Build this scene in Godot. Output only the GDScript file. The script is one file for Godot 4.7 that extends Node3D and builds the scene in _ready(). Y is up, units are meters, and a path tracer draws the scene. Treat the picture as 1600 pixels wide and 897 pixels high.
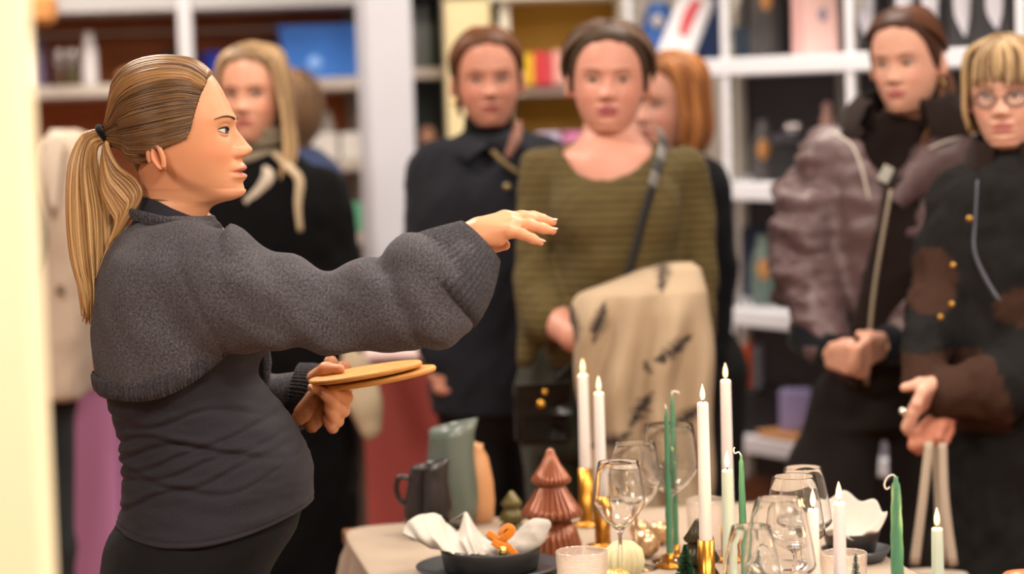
extends Node3D
# A talk at a laid table in a home shop: a presenter in the foreground, six listeners, shelves behind.
# Metres; y is up, the camera looks along -z.

var rng := RandomNumberGenerator.new()
var fold := FastNoiseLite.new()

func _ready() -> void:
	rng.seed = 7
	fold.seed = 11
	fold.frequency = 1.0
	fold.fractal_octaves = 2
	# camera: a long lens focused on the presenter
	var cam := Camera3D.new()
	cam.name = "camera"
	add_child(cam)
	var lens := CameraAttributesPhysical.new()
	lens.frustum_focal_length = 101.67
	lens.frustum_focus_distance = 3.88
	lens.exposure_aperture = 2.2
	cam.attributes = lens
	cam.fov = 13.462
	cam.near = 0.05
	cam.far = 60.0
	cam.position = Vector3(0, 1.58, 0)
	cam.rotation = Vector3(-0.0797, 0, -0.02967)
	cam.current = true
	# environment: the room is closed, all light comes from its lamps
	var env := Environment.new()
	env.background_mode = Environment.BG_COLOR
	env.background_color = Color(0.02, 0.02, 0.022)
	env.tonemap_mode = Environment.TONE_MAPPER_LINEAR
	env.tonemap_exposure = 1.0
	env.sdfgi_enabled = true
	env.ssao_enabled = true
	env.ssil_enabled = true
	var we := WorldEnvironment.new()
	we.name = "environment"
	we.environment = env
	add_child(we)
	ceiling_lamps()
	room()
	shelves_left()
	shelves_right()
	plinths()
	table()
	presenter()
	listeners()
	tableware()

func ceiling_lamps() -> void:
	var white := mat("f4f4f4", 0.5)
	var glow := mat("ffffff", 0.6, {"emission_enabled": true, "emission": Color(1.0, 0.95, 0.88), "emission_energy_multiplier": 3.0})
	var spots := [[-1.9, -1.6, 1.5], [0.5, -1.2, 2.0], [2.3, -1.8, 2.0], [-1.0, -4.7, 1.0], [0.55, -3.7, 0.62], [2.4, -4.3, 0.9], [-1.5, -6.3, 0.9], [0.6, -5.9, 0.8], [2.6, -6.3, 0.9]]
	var where := ["over the entrance side on the left", "over the aisle before the table", "over the entrance side on the right", "above the presenter's back", "above the laid table", "above the right end of the shelving", "above the wood backed shelves", "above the yellow cabinet", "above the grey steel shelving"]
	for i in spots.size():
		var s = spots[i]
		var t := thing("ceiling_lamp", "square white ceiling lamp panel " + where[i], "lamp", Vector3(s[0], 2.99, s[1]), "ceiling lamp panels")
		part(t, "frame", boxed(Vector3(0.72, 0.03, 0.72), Vector3(0, -0.005, 0), 0.006), white, true)
		part(t, "diffuser", boxed(Vector3(0.64, 0.012, 0.64), Vector3(0, -0.02, 0), 0.002), glow, true)
		var l := AreaLight3D.new()
		l.name = "lamp_light"
		l.area_size = Vector2(0.62, 0.62)
		l.light_color = Color(1.0, 0.955, 0.90)
		l.light_energy = 4.3 * s[2]
		l.area_range = 12.0
		l.area_attenuation = 2.0
		l.shadow_enabled = true
		l.rotation.x = -PI / 2
		l.position.y = -0.04
		t.add_child(l)

func room() -> void:
	var plaster := cloth("d9d6d0", "e2dfda", 2.0, 0.9, 0.0, 0.02)
	var g := Geo.new()
	g.box(Vector3(10.4, 0.2, 13.4), Transform3D(Basis(), Vector3(0, 3.1, -3.5)), 0.001)
	struct("ceiling", g, plaster)
	var spec := {"wall_left": [Vector3(0.2, 3.0, 13), Vector3(-5.1, 1.5, -3.5)], "wall_right": [Vector3(0.2, 3.0, 13), Vector3(5.1, 1.5, -3.5)], "wall_back": [Vector3(10, 3.0, 0.2), Vector3(0, 1.5, -9.1)], "wall_front": [Vector3(10, 3.0, 0.2), Vector3(0, 1.5, 2.1)]}
	for k in spec:
		var w := Geo.new()
		w.box(spec[k][0], Transform3D(Basis(), spec[k][1]), 0.001)
		struct(k, w, plaster)
	# floor: planks seen only in slivers
	var f := Geo.new()
	f.box(Vector3(10.4, 0.2, 13.4), Transform3D(Basis(), Vector3(0, -0.112, -3.5)), 0.001)
	var fl := struct("floor", f, mat("4a2c1a", 0.7))
	var tones := [mat("8f4f2c", 0.45), mat("9c5a34", 0.5), mat("844628", 0.42)]
	var plank := boxed(Vector3(0.158, 0.012, 2.4), Vector3.ZERO, 0.002).mesh(true)
	for i in 62:
		for j in 4:
			var o := part(fl, "plank", plank, tones[(i * 2 + j * 5 + i / 3) % 3])
			o.position = Vector3(-4.9 + 0.16 * i, -0.006, -0.6 - 2.402 * j + (0.4 if i % 2 else 0.0))

# ---------------------------------------------------------------- the presenter
func presenter() -> void:
	var skin := Color(0.68, 0.315, 0.165)
	var p := thing("person", "pregnant woman with blond ponytail in grey cropped sweater, one arm stretched out", "person", Vector3(-0.5, 0, -3.92))
	var tilt := Basis(Vector3.BACK, -0.0297)
	# skin: head, neck, both hands, and the arms inside the sleeves
	var h := make_head(PROFILE, Transform3D(tilt * Basis(Vector3.UP, deg_to_rad(88.0)), Vector3(-0.5502, 1.5348, -3.92)), skin, Color(0.52, 0.17, 0.125), 120, 120)
	var g := Geo.new()
	h.ear = Vector3(0.069, -0.043, 0.0)
	h.ear_size = 0.78
	head_skin(g, h, skin)
	eyelids(g, h, skin, 0.95)
	blob(g, right_hand(), 0.0028, 0.007, skin)
	blob(g, left_hand(), 0.0028, 0.006, skin)
	g.tube([Vector3(-0.5149, 1.2981, -3.83), Vector3(-0.3788, 1.2687, -3.77), Vector3(-0.1981, 1.2659, -3.74), Vector3(-0.0519, 1.3639, -3.75)], [0.05, 0.042, 0.036, 0.022], 14, skin, 4)
	g.tube([Vector3(-0.5338, 1.2815, -4.05), Vector3(-0.5022, 1.0988, -4.13), Vector3(-0.4074, 1.0712, -4.1), Vector3(-0.3289, 1.0934, -4.078)], [0.05, 0.036, 0.026, 0.020], 14, skin, 4)
	g.tube([Vector3(-0.531, 1.2587, -3.94), Vector3(-0.5353, 1.3318, -3.94), Vector3(-0.532, 1.405, -3.93)], [0.12, 0.10, 0.045], 16, skin, 3)
	var skin_m := vertex_mat(0.42, {"subsurf_scatter_enabled": true, "subsurf_scatter_strength": 0.12, "metallic_specular": 0.45})
	part(p, "body", g, skin_m, false, true)
	face_parts(p, h, Color(0.07, 0.10, 0.13), Color(0.075, 0.036, 0.018), Vector2(0.004, 0.0012), 0.95)
	nails(p)
	presenter_hair(p, h)
	presenter_clothes(p, h)
	held_wood()

func right_hand() -> Array:
	var out := []
	var w := Vector3(-0.0559, 1.3639, -3.752)
	out.append_array(chain([Vector3(-0.0719, 1.3584, -3.752), w], [0.022, 0.0225]))
	for m in [[Vector3(-0.0087, 1.3862, -3.772), 0.0205, 0.0125], [Vector3(-0.0019, 1.3838, -3.757), 0.021, 0.0125], [Vector3(0.0019, 1.3776, -3.741), 0.021, 0.012], [Vector3(-0.0024, 1.3686, -3.727), 0.0205, 0.0115]]:
		out.push_back(Cap.new(w.lerp(m[0], 0.22), m[0], m[1], m[2]))
	out.push_back(Cap.new(Vector3(-0.0451, 1.3563, -3.74), Vector3(-0.0184, 1.3578, -3.735), 0.018, 0.013))
	out.append_array(chain([Vector3(-0.0087, 1.3872, -3.772), Vector3(0.0192, 1.3881, -3.776), Vector3(0.0361, 1.3876, -3.777), Vector3(0.049, 1.3863, -3.776)], [0.0098, 0.0082, 0.0073, 0.0058]))
	out.append_array(chain([Vector3(-0.0009, 1.3838, -3.757), Vector3(0.0288, 1.3849, -3.757), Vector3(0.0506, 1.3822, -3.757), Vector3(0.0663, 1.3788, -3.756)], [0.0100, 0.0086, 0.0077, 0.0062]))
	out.append_array(chain([Vector3(0.0029, 1.3776, -3.741), Vector3(0.0304, 1.3759, -3.738), Vector3(0.0499, 1.3706, -3.735), Vector3(0.0655, 1.3663, -3.733)], [0.0098, 0.0085, 0.0076, 0.0061]))
	out.append_array(chain([Vector3(-0.0014, 1.3686, -3.727), Vector3(0.0181, 1.3635, -3.72), Vector3(0.0335, 1.3564, -3.716), Vector3(0.046, 1.3504, -3.713)], [0.0092, 0.0078, 0.0068, 0.0054]))
	out.append_array(chain([Vector3(-0.0405, 1.3561, -3.775), Vector3(-0.024, 1.345, -3.785), Vector3(-0.009, 1.344, -3.778)], [0.016, 0.0115, 0.0085]))
	return out

func left_hand() -> Array:
	var out := []
	out.append_array(chain([Vector3(-0.3511, 1.0932, -4.085), Vector3(-0.3267, 1.0974, -4.08), Vector3(-0.2992, 1.0916, -4.085)], [0.022, 0.023, 0.018]))
	out.append_array(chain([Vector3(-0.3267, 1.0996, -4.08), Vector3(-0.2886, 1.0929, -4.09)], [0.02, 0.014]))
	out.append_array(chain([Vector3(-0.3239, 1.0865, -4.08), Vector3(-0.294, 1.0544, -4.085)], [0.02, 0.014]))
	out.append_array(chain([Vector3(-0.3355, 1.1109, -4.06), Vector3(-0.3147, 1.1294, -4.035), Vector3(-0.2905, 1.1298, -4.025)], [0.0150, 0.0115, 0.0085]))
	out.append_array(chain([Vector3(-0.2862, 1.0913, -4.085), Vector3(-0.2826, 1.0794, -4.04), Vector3(-0.3046, 1.0894, -4.008), Vector3(-0.3362, 1.1033, -3.998)], [0.0115, 0.0105, 0.0095, 0.0072]))
	out.append_array(chain([Vector3(-0.2902, 1.0707, -4.085), Vector3(-0.2883, 1.0586, -4.035), Vector3(-0.3035, 1.0762, -4.002), Vector3(-0.3173, 1.0925, -3.995)], [0.0115, 0.0105, 0.0095, 0.0075]))
	out.append_array(chain([Vector3(-0.2962, 1.0523, -4.085), Vector3(-0.2993, 1.0404, -4.045), Vector3(-0.3051, 1.0536, -4.012), Vector3(-0.3113, 1.0678, -4.003)], [0.0110, 0.0100, 0.0088, 0.0070]))
	out.append_array(chain([Vector3(-0.3042, 1.0416, -4.085), Vector3(-0.3079, 1.0284, -4.055), Vector3(-0.3112, 1.0384, -4.03), Vector3(-0.3166, 1.0494, -4.022)], [0.0100, 0.0090, 0.0078, 0.0060]))
	return out

func nails(p: Node3D) -> void:
	var m := vertex_mat(0.25)
	for q in [[Vector3(0.051, 1.3892, -3.775), 0.0052, 0], [Vector3(0.0683, 1.3828, -3.7545), 0.0056, 0], [Vector3(0.068, 1.3698, -3.731), 0.0055, 0], [Vector3(0.0491, 1.3538, -3.711), 0.0048, 1], [Vector3(-0.3377, 1.1063, -3.9915), 0.0050, 2], [Vector3(-0.3172, 1.0965, -3.9885), 0.0052, 2]]:
		var g := Geo.new()
		var r: float = q[1]
		var along: Vector3 = [Vector3(1, -0.05, 0), Vector3(1, -0.4, 0), Vector3(-0.7, 0.6, 0.2)][q[2]]
		g.tube([q[0] - along * r * 1.3, q[0], q[0] + along * r * 0.9], [r * 0.6, r * 0.78, r * 0.5], 10, Color(0.66, 0.37, 0.28), 3, 0.35, Vector3(0, 1, 0.3))
		part(p, "fingernail", g, m, false, true)

func presenter_hair(p: Node3D, h: Head) -> void:
	var lo := Color(0.085, 0.042, 0.018)
	var hi := Color(0.46, 0.25, 0.095)
	var g := Geo.new()
	var grows := func(q: Vector3) -> float:
		var e := q.z - hair_line(q.y)
		return smoothstep(0.002, -0.016, e) * smoothstep(-0.080, -0.070, q.y)
	scalp(g, h, grows, 0.0035, Color(0.16, 0.085, 0.035))
	# combed strands from the hairline to the tie at the back
	var tie := Vector3(0.0, -0.006, -0.098)
	var gd := []
	for s in 37:
		var f := s / 18.0 - 1.0                       # -1 under one ear ... 0 over the crown ... 1 under the other
		var a := f * 2.5                              # angle round the axis that runs from tie to forehead
		var line := []
		var z0 := hair_line(0.022 + cos(a) * 0.09) + 0.002
		for j in 9:
			var t := j / 8.0
			var z := lerpf(z0, tie.z + 0.006, t)
			var q := Vector3(sin(a) * 0.08, 0.022 - 0.028 * t + cos(a) * 0.09, z)
			var sq := sqrt(maxf(0.02, 1.0 - pow(t, 2.6)))
			q.x *= sq
			q.y = lerpf(tie.y, q.y, sq)
			line.push_back(on_head(h, q, 0.0015 + 0.008 * smoothstep(0.0, 0.35, t) * smoothstep(1.0, 0.6, t)) if j < 8 else tie + Vector3(sin(a) * 0.012, cos(a) * 0.014, 0.0))
		gd.push_back(line)
	locks(g, h, gd.slice(0, 13), 150, 0.0024, 0.0032, 0.0008, Color(0.050, 0.024, 0.010), Color(0.26, 0.135, 0.050), 3, 0.5)
	locks(g, h, gd.slice(12, 25), 170, 0.0026, 0.0032, 0.0008, lo, hi, 3, 0.5)
	locks(g, h, gd.slice(24, 37), 110, 0.0024, 0.0032, 0.0008, Color(0.050, 0.024, 0.010), Color(0.26, 0.135, 0.050), 3, 0.5)
	var hair_m := vertex_mat(0.36, {"metallic_specular": 0.5})
	part(p, "hair", g, hair_m, false, true)
	# the tail: it falls outwards from the tie and down the back
	var t := Geo.new()
	var tails := [[Vector3(-0.6549, 1.5379, -3.925), Vector3(-0.6813, 1.5306, -3.915), Vector3(-0.6992, 1.4865, -3.895), Vector3(-0.7048, 1.4123, -3.885), Vector3(-0.7018, 1.3405, -3.885), Vector3(-0.6908, 1.2832, -3.89), Vector3(-0.6873, 1.2353, -3.905)],
		[Vector3(-0.6411, 1.523, -3.925), Vector3(-0.6649, 1.5112, -3.935), Vector3(-0.6651, 1.4736, -3.945), Vector3(-0.6472, 1.4077, -3.945), Vector3(-0.6466, 1.3355, -3.935), Vector3(-0.6589, 1.2798, -3.92), Vector3(-0.6749, 1.2349, -3.905)]]
	var plain := Head.new()
	locks(t, plain, tails, 120, 0.0045, 0.0042, 0.0045, Color(0.30, 0.155, 0.050), Color(0.72, 0.47, 0.215), 4, 0.55)
	# the side of the tail that swings forward over the collar
	locks(t, plain, [
		[Vector3(-0.6415, 1.5285, -3.91), Vector3(-0.6386, 1.5101, -3.9), Vector3(-0.6218, 1.4813, -3.89), Vector3(-0.5953, 1.4602, -3.885), Vector3(-0.5855, 1.4346, -3.88), Vector3(-0.6041, 1.4045, -3.88), Vector3(-0.632, 1.3671, -3.885)],
		[Vector3(-0.6431, 1.5283, -3.92), Vector3(-0.6457, 1.5019, -3.91), Vector3(-0.6384, 1.4661, -3.9), Vector3(-0.6174, 1.4402, -3.89), Vector3(-0.6062, 1.4217, -3.885), Vector3(-0.6208, 1.3893, -3.885), Vector3(-0.6494, 1.3386, -3.89)],
		[Vector3(-0.6468, 1.5283, -3.93), Vector3(-0.655, 1.4916, -3.92), Vector3(-0.6555, 1.4405, -3.91), Vector3(-0.6408, 1.4097, -3.9), Vector3(-0.6327, 1.3892, -3.895), Vector3(-0.6467, 1.3484, -3.895), Vector3(-0.6662, 1.2971, -3.9)]], 46, 0.0032, 0.0030, 0.0022, Color(0.22, 0.105, 0.035), Color(0.64, 0.39, 0.165), 4, 0.55)
	var tail := part(p, "ponytail", t, hair_m, false, true)
	var b := Geo.new()
	var ring := []
	for i in 9:
		var a := TAU * i / 8.0
		ring.push_back(Vector3(-0.648, 1.5304, -3.925) + (tilt_axis(0.62) * Vector3(0, cos(a) * 0.0165, sin(a) * 0.0165)))
	b.tube(ring, [0.006, 0.006, 0.006, 0.006, 0.006, 0.006, 0.006, 0.006, 0.006], 8, Color.WHITE, 3)
	part(tail, "hair_tie", b, cloth("0a0a0c", "1c1c20", 20.0, 0.9, 0.2), false, true)

func hair_line(y: float) -> float:   # how far forward hair grows at a height of the presenter's head
	var t := [[-0.09, -0.045], [-0.072, -0.036], [-0.040, -0.018], [-0.024, -0.004], [-0.020, 0.030], [-0.008, 0.050], [0.005, 0.056], [0.036, 0.066], [0.070, 0.077], [0.088, 0.086], [0.13, 0.088]]
	for i in t.size() - 1:
		if y < t[i + 1][0]:
			return lerpf(t[i][1], t[i + 1][1], clampf((y - t[i][0]) / (t[i + 1][0] - t[i][0]), 0.0, 1.0))
	return 0.088

func tilt_axis(a: float) -> Basis:
	return Basis(Vector3.BACK, a)

func hem_y(x: float) -> float:   # lower edge of the sweater: low at the back, rising to the front
	var t := clampf((x + 0.60) / 0.155, 0.0, 1.0)
	return 1.1255 + 0.068 * t * t

func presenter_clothes(p: Node3D, h: Head) -> void:
	var wool := cloth("2a292c", "747176", 9.0, 0.95, 0.12, 0.10)
	var trunk := Stk.new([[1.3969, -0.5386, -3.93, 0.0641, 0.062], [1.3826, -0.5464, -3.93, 0.0755, 0.085], [1.3661, -0.5471, -3.93, 0.092, 0.125], [1.341, -0.5424, -3.93, 0.1132, 0.168], [1.3014, -0.5378, -3.93, 0.1319, 0.192], [1.2492, -0.5347, -3.93, 0.1432, 0.2], [1.197, -0.5327, -3.93, 0.1474, 0.202], [1.1499, -0.5309, -3.93, 0.1479, 0.196], [1.0922, -0.5301, -3.93, 0.1448, 0.188]])
	var prims := [trunk]
	prims.append_array(chain([Vector3(-0.518, 1.3141, -3.82), Vector3(-0.4374, 1.2828, -3.765), Vector3(-0.3655, 1.2673, -3.735), Vector3(-0.2812, 1.2588, -3.725), Vector3(-0.2074, 1.2595, -3.725), Vector3(-0.158, 1.266, -3.725), Vector3(-0.1201, 1.2843, -3.728), Vector3(-0.0858, 1.3124, -3.735), Vector3(-0.0533, 1.3492, -3.748)], [0.082, 0.083, 0.067, 0.058, 0.062, 0.070, 0.068, 0.050, 0.026], Vector3.BACK, 0.85))
	prims.append_array(chain([Vector3(-0.5351, 1.2808, -4.06), Vector3(-0.4956, 1.0998, -4.12), Vector3(-0.4359, 1.0642, -4.11), Vector3(-0.3416, 1.0709, -4.078)], [0.06, 0.055, 0.042, 0.050], Vector3(-0.3, 0, 1), 0.62))
	var cuts := [func(q: Vector3) -> float: return hem_y(q.x) - q.y if (q.z > -4.03 or q.x < -0.42) and q.x < -0.36 else -1.0,
		func(q: Vector3) -> float: return q.x + 0.3265 - 0.55 * (q.y - 1.175) * 0.35 if q.z < -4.0 else -1.0]
	var g := Geo.new()
	var disp := func(q: Vector3, n: Vector3) -> float:
		var d := 0.006 * fold.get_noise_3d(q.x * 9.0, q.y * 9.0, q.z * 9.0)
		if q.x > -0.44 and q.z > -3.95:   # sleeve: long soft folds across the upper side, a tuck before the cuff
			var up := smoothstep(-0.3, 0.7, n.y)
			d += 0.0065 * up * sin(q.x * 64.0 + 2.6 + 9.0 * (q.y - 1.2)) * smoothstep(-0.10, -0.22, q.x)
			d += 0.012 * fold.get_noise_3d(q.x * 7.0 + q.y * 9.0, q.y * 4.0 - q.x * 4.0, q.z * 6.0 + 3.0)
			var s := (q.x + 0.135) * 0.79 + (q.y - 1.243) * 0.62 + 0.0     # along the forearm
			var e := s - 0.03 * sin((q.y - 1.243) * 10.0)
			d += 0.010 * (smoothstep(-0.024, 0.004, e) - smoothstep(0.004, 0.012, e) * 0.0) * smoothstep(0.10, 0.02, e) - 0.004 * exp(-pow((e + 0.020) / 0.008, 2.0))
		# the seams of the sleeve
		var l1 := absf((q.x + 0.465) * 0.91 + (q.y - 1.23) * 0.41)
		if n.z > 0.2 and q.y < 1.32 and q.y > 1.18:
			d -= 0.0035 * exp(-pow(l1 / 0.005, 2.0))
		return d
	blob(g, prims, 0.0068, 0.035, Color.WHITE, cuts, disp)
	var sw := part(p, "sweater", g, wool, false, true)
	# ribbed bands: hem, collar, cuffs
	var rib := cloth("242326", "605e63", 9.0, 0.95, 0.12, 0.08)
	var band := Geo.new()
	var rows := []
	for r in 7:
		var row := PackedVector3Array()
		for i in 640:
			var a := TAU * i / 640.0
			var edge := trunk.rim(1.15, a)
			var y := hem_y(edge.x) - 0.008 + 0.034 * r / 6.0
			row.push_back(trunk.rim(y, a, [-0.004, 0.001, 0.0025, 0.003, 0.003, 0.003, 0.000][r] + 0.0016 * signf(sin(a * 160.0)) + 0.004 * fold.get_noise_1d(a * 6.0)))
		rows.push_back(row)
	band.grid(rows, true, false, false)
	part(sw, "ribbed_hem", band, rib, false, true)
	var nk := Geo.new()
	rows = []
	for r in 5:
		var row := PackedVector3Array()
		for i in 320:
			var a := TAU * i / 320.0
			var q := trunk.rim(1.385, a, [0.004, 0.006, 0.005, 0.002, -0.004][r] + 0.001 * signf(sin(a * 80.0)))
			q.y += -0.010 + 0.018 * [0.0, 0.4, 0.8, 1.0, 1.0][r] - 0.028 * clampf((q.x + 0.58) / 0.12, -0.3, 1.0) + 0.016
			row.push_back(q)
		rows.push_back(row)
	nk.grid(rows, true, false, false)
	part(sw, "collar", nk, rib, false, true)
	# right cuff: turned up ribbed end of the sleeve
	cuff(sw, rib, [Vector3(-0.119, 1.2881, -3.73), Vector3(-0.0979, 1.305, -3.734), Vector3(-0.0777, 1.3219, -3.738), Vector3(-0.0595, 1.3387, -3.745), Vector3(-0.0463, 1.3528, -3.75)], [0.085, 0.078, 0.066, 0.052, 0.039], 0.85)
	cuff(sw, rib, [Vector3(-0.3732, 1.0859, -4.088), Vector3(-0.35, 1.0829, -4.08), Vector3(-0.3336, 1.0775, -4.076)], [0.046, 0.049, 0.052], 0.6)
	# inner collar of the black top
	var top := cloth("26252b", "36353c", 14.0, 0.62, 0.06, 0.03)
	var c2 := Geo.new()
	var crow := []
	for k in 6:
		var row := PackedVector3Array()
		for i in 64:
			var a := TAU * i / 64.0
			var y: float = -0.168 + 0.046 * [0.0, 0.4, 0.75, 0.95, 1.0, 0.97][k] - 0.020 * cos(a)
			var f := table_at(PROFILE, 1, y)
			var bk := table_at(PROFILE, 2, y)
			var e: float = [0.010, 0.007, 0.005, 0.004, 0.0025, 0.0][k]
			row.push_back(h.at * Vector3(sin(a) * (table_at(PROFILE, 3, y) * 0.93 + e), y, (f + bk) / 2.0 + cos(a) * ((f - bk) / 2.0 + e)))
		crow.push_back(row)
	c2.grid(crow, true, false, false)
	part(p, "undershirt_collar", c2, top, false, true)
	# black jersey top stretched over the belly
	var body := Stk.new([[1.2284, -0.535, -3.93, 0.1303, 0.175], [1.1814, -0.5349, -3.93, 0.1365, 0.172], [1.1429, -0.5411, -3.93, 0.1246, 0.165], [1.108, -0.531, -3.93, 0.1298, 0.16], [1.0707, -0.5122, -3.93, 0.1417, 0.158], [1.0282, -0.4962, -3.93, 0.1489, 0.16], [0.9859, -0.4885, -3.93, 0.1541, 0.165], [0.949, -0.4899, -3.93, 0.1551, 0.17], [0.9123, -0.4966, -3.93, 0.1541, 0.176], [0.8809, -0.5083, -3.93, 0.15, 0.18]])
	var tg := Geo.new()
	rows = []
	for r in 121:
		var row := PackedVector3Array()
		for i in 160:
			var a := TAU * i / 160.0
			var y := lerpf(body.y0, body.y1, r / 120.0)
			var q := body.rim(y, a)
			var lowest := 0.885 + 0.028 * cos(a) * cos(a) + 0.012 * cos(a)      # hem, lowest at her hip
			if y < 1.05:
				q.y = lerpf(lowest, 1.05, (y - body.y0) / (1.05 - body.y0))
				q = body.rim(q.y, a)
			var back := smoothstep(-0.33, -0.52, q.x)
			var wr := 0.0
			for k in [[1.085, 0.05], [1.052, 0.10], [1.036, 0.07], [1.022, 0.12], [1.008, 0.10], [0.990, 0.16], [0.968, 0.2]]:
				var yy: float = k[0] + k[1] * (q.x + 0.5) + 0.012 * sin(q.x * 30.0 + k[0] * 90.0)
				var e: float = (q.y - yy) / 0.0045
				wr += -0.0035 * exp(-e * e) + 0.0022 * exp(-(e - 2.2) * (e - 2.2) * 0.6)
			var out := wr * (0.10 + 0.80 * back) + 0.003 * fold.get_noise_3d(q.x * 10.0, q.y * 24.0, q.z * 8.0)
			out += 0.003 * smoothstep(14.0, 2.0, float(r))
			if r == 4 or r == 3:
				out -= 0.0012
			if r == 0:
				out -= 0.006
			row.push_back(q + Vector3(cos(a), 0, sin(a)) * out)
		rows.push_back(row)
	tg.grid(rows, true, false, true)
	part(p, "top", tg, top, false, true)
	# long black skirt
	var sk := Stk.new([[0.9702, -0.4922, -3.93, 0.1417, 0.15], [0.9229, -0.4972, -3.93, 0.1448, 0.162], [0.8999, -0.5065, -3.93, 0.1489, 0.17], [0.8759, -0.5189, -3.93, 0.1531, 0.178], [0.8394, -0.5366, -3.93, 0.1453, 0.186], [0.8079, -0.5473, -3.93, 0.1381, 0.186], [0.7231, -0.5544, -3.93, 0.1272, 0.18], [0.4341, -0.5565, -3.93, 0.0993, 0.15], [0.0983, -0.5658, -3.93, 0.0745, 0.125]])
	var sg := Geo.new()
	rows = []
	for r in 90:
		var row := PackedVector3Array()
		for i in 120:
			var a := TAU * i / 120.0
			var q := sk.rim(lerpf(sk.y0, sk.y1, r / 89.0), a)
			row.push_back(q + Vector3(cos(a), 0, sin(a)) * 0.002 * fold.get_noise_3d(q.x * 12.0, q.y * 16.0, q.z * 9.0))
		rows.push_back(row)
	sg.grid(rows, true, true, true)
	part(p, "skirt", sg, cloth("131315", "202023", 16.0, 0.8, 0.06, 0.05), false, true)
	for s in [-1.0, 1.0]:
		var sh := Geo.new()
		sh.tube([Vector3(-0.60, 0.045, -3.93 + s * 0.085), Vector3(-0.53, 0.06, -3.93 + s * 0.085), Vector3(-0.44, 0.04, -3.93 + s * 0.09), Vector3(-0.37, 0.03, -3.93 + s * 0.095)], [0.03, 0.042, 0.042, 0.026], 14, Color.WHITE, 4, 0.72, Vector3.UP)
		part(p, "shoe", sh, mat("151517", 0.5), false, true)

func cuff(p: Node3D, m: Material, pts: Array, radii: Array, flat: float) -> void:
	var d: Vector3 = (pts[pts.size() - 1] - pts[0]).normalized()
	var side := d.cross(Vector3.BACK).normalized()
	var rows := []
	var n := pts.size()
	for r in 9:
		var t := clampf((r - 1) / 6.0, 0.0, 1.0) * (n - 1)
		var k := mini(int(t), n - 2)
		var o: Vector3 = pts[k].lerp(pts[k + 1], t - k)
		var rad: float = lerpf(radii[k], radii[k + 1], t - k) + 0.004
		if r == 0 or r == 8:
			rad -= 0.010
		var row := PackedVector3Array()
		for i in 240:
			var a := TAU * i / 240.0
			var rr := rad + 0.0011 * signf(sin(a * 48.0))
			row.push_back(o + side * cos(a) * rr + d.cross(side) * sin(a) * rr * flat)
		rows.push_back(row)
	var g := Geo.new()
	g.grid(rows, true, false, false)
	part(p, "cuff", g, m, false, true)

# two small cutting boards and the salad servers she holds in her left hand
func held_wood() -> void:
	var oak := mat("ffffff", 0.5, {"albedo_texture": noise_tex(0.02, ["b8762f", "d79a4d", "c58639", "e0a95f"], 5, 3), "uv1_triplanar": true, "uv1_scale": Vector3(3, 40, 12)})
	var dark := mat("ffffff", 0.45, {"albedo_texture": noise_tex(0.02, ["7a4520", "a5683a", "8b5228"], 8, 3), "uv1_triplanar": true, "uv1_scale": Vector3(6, 30, 12)})
	var lab := ["upper oval wooden cutting board held in the presenter's hand", "lower oval wooden cutting board under the other one in the presenter's hand"]
	var mid := [Vector3(-0.2478, 1.1237, -4.02), Vector3(-0.2228, 1.1138, -4.025)]
	for i in 2:
		var g := Geo.new()
		var rows := []
		for q in [[0.90, -1.0], [0.985, -0.75], [1.0, 0.0], [0.985, 0.75], [0.90, 1.0], [0.0, 1.0]]:
			var row := PackedVector3Array()
			for k in 48:
				var a := TAU * k / 48.0
				row.push_back(Vector3(signf(cos(a)) * pow(absf(cos(a)), 0.85) * (0.096 if i == 0 else 0.094) * q[0], q[1] * 0.0046, sin(a) * 0.052 * q[0]))
			rows.push_back(row)
		g.grid(rows, true, true, false)
		var o := single("cutting_board", lab[i], "cutting board", g, oak, mid[i], "boards in the presenter's hand")
		o.rotation = Vector3(0.03, 0.06, 0.135 + 0.012 * i)
	var ends := [[Vector3(-0.3682, 1.0426, -4.012), Vector3(-0.3629, 1.0486, -4.014), Vector3(-0.3532, 1.0596, -4.018), Vector3(-0.3341, 1.0843, -4.03), Vector3(-0.3157, 1.1131, -4.055), Vector3(-0.3077, 1.1365, -4.075), Vector3(-0.3045, 1.1457, -4.08)], [Vector3(-0.3472, 1.0277, -4.022), Vector3(-0.3429, 1.0338, -4.024), Vector3(-0.3353, 1.047, -4.028), Vector3(-0.3193, 1.0718, -4.04), Vector3(-0.2996, 1.1026, -4.066), Vector3(-0.2871, 1.1261, -4.085), Vector3(-0.2828, 1.1363, -4.09)]]
	for i in 2:
		var g := Geo.new()
		var o: Vector3 = ends[i][0]
		g.tube(ends[i].map(func(q): return q - o), [0.004, 0.0120, 0.0160, 0.0150, 0.010, 0.0135, 0.004], 16, Color.WHITE, 5, 0.55, Vector3(0.3, 0.3, 1))
		single("salad_server", ["brown wooden server handle at the presenter's wrist, nearer the boards' ends", "brown wooden server handle behind the other, below the presenter's fingers"][i], "utensil", g, dark, o, "wooden servers in the presenter's hand")

# ---------------------------------------------------------------- the listeners
func hp(h: Head, az: float, el: float, off := 0.009) -> Vector3:   # a point over the skull: azimuth 0 = face, + = the person's left
	var a := deg_to_rad(az)
	var e := deg_to_rad(el)
	return on_head(h, Vector3(0, 0.02, 0) + Vector3(sin(a) * cos(e), sin(e), cos(a) * cos(e)) * 0.1, off)

func mirror(guides: Array) -> Array:
	return guides.map(func(q): return q.map(func(v): return Vector3(-v.x, v.y, v.z)))

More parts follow.
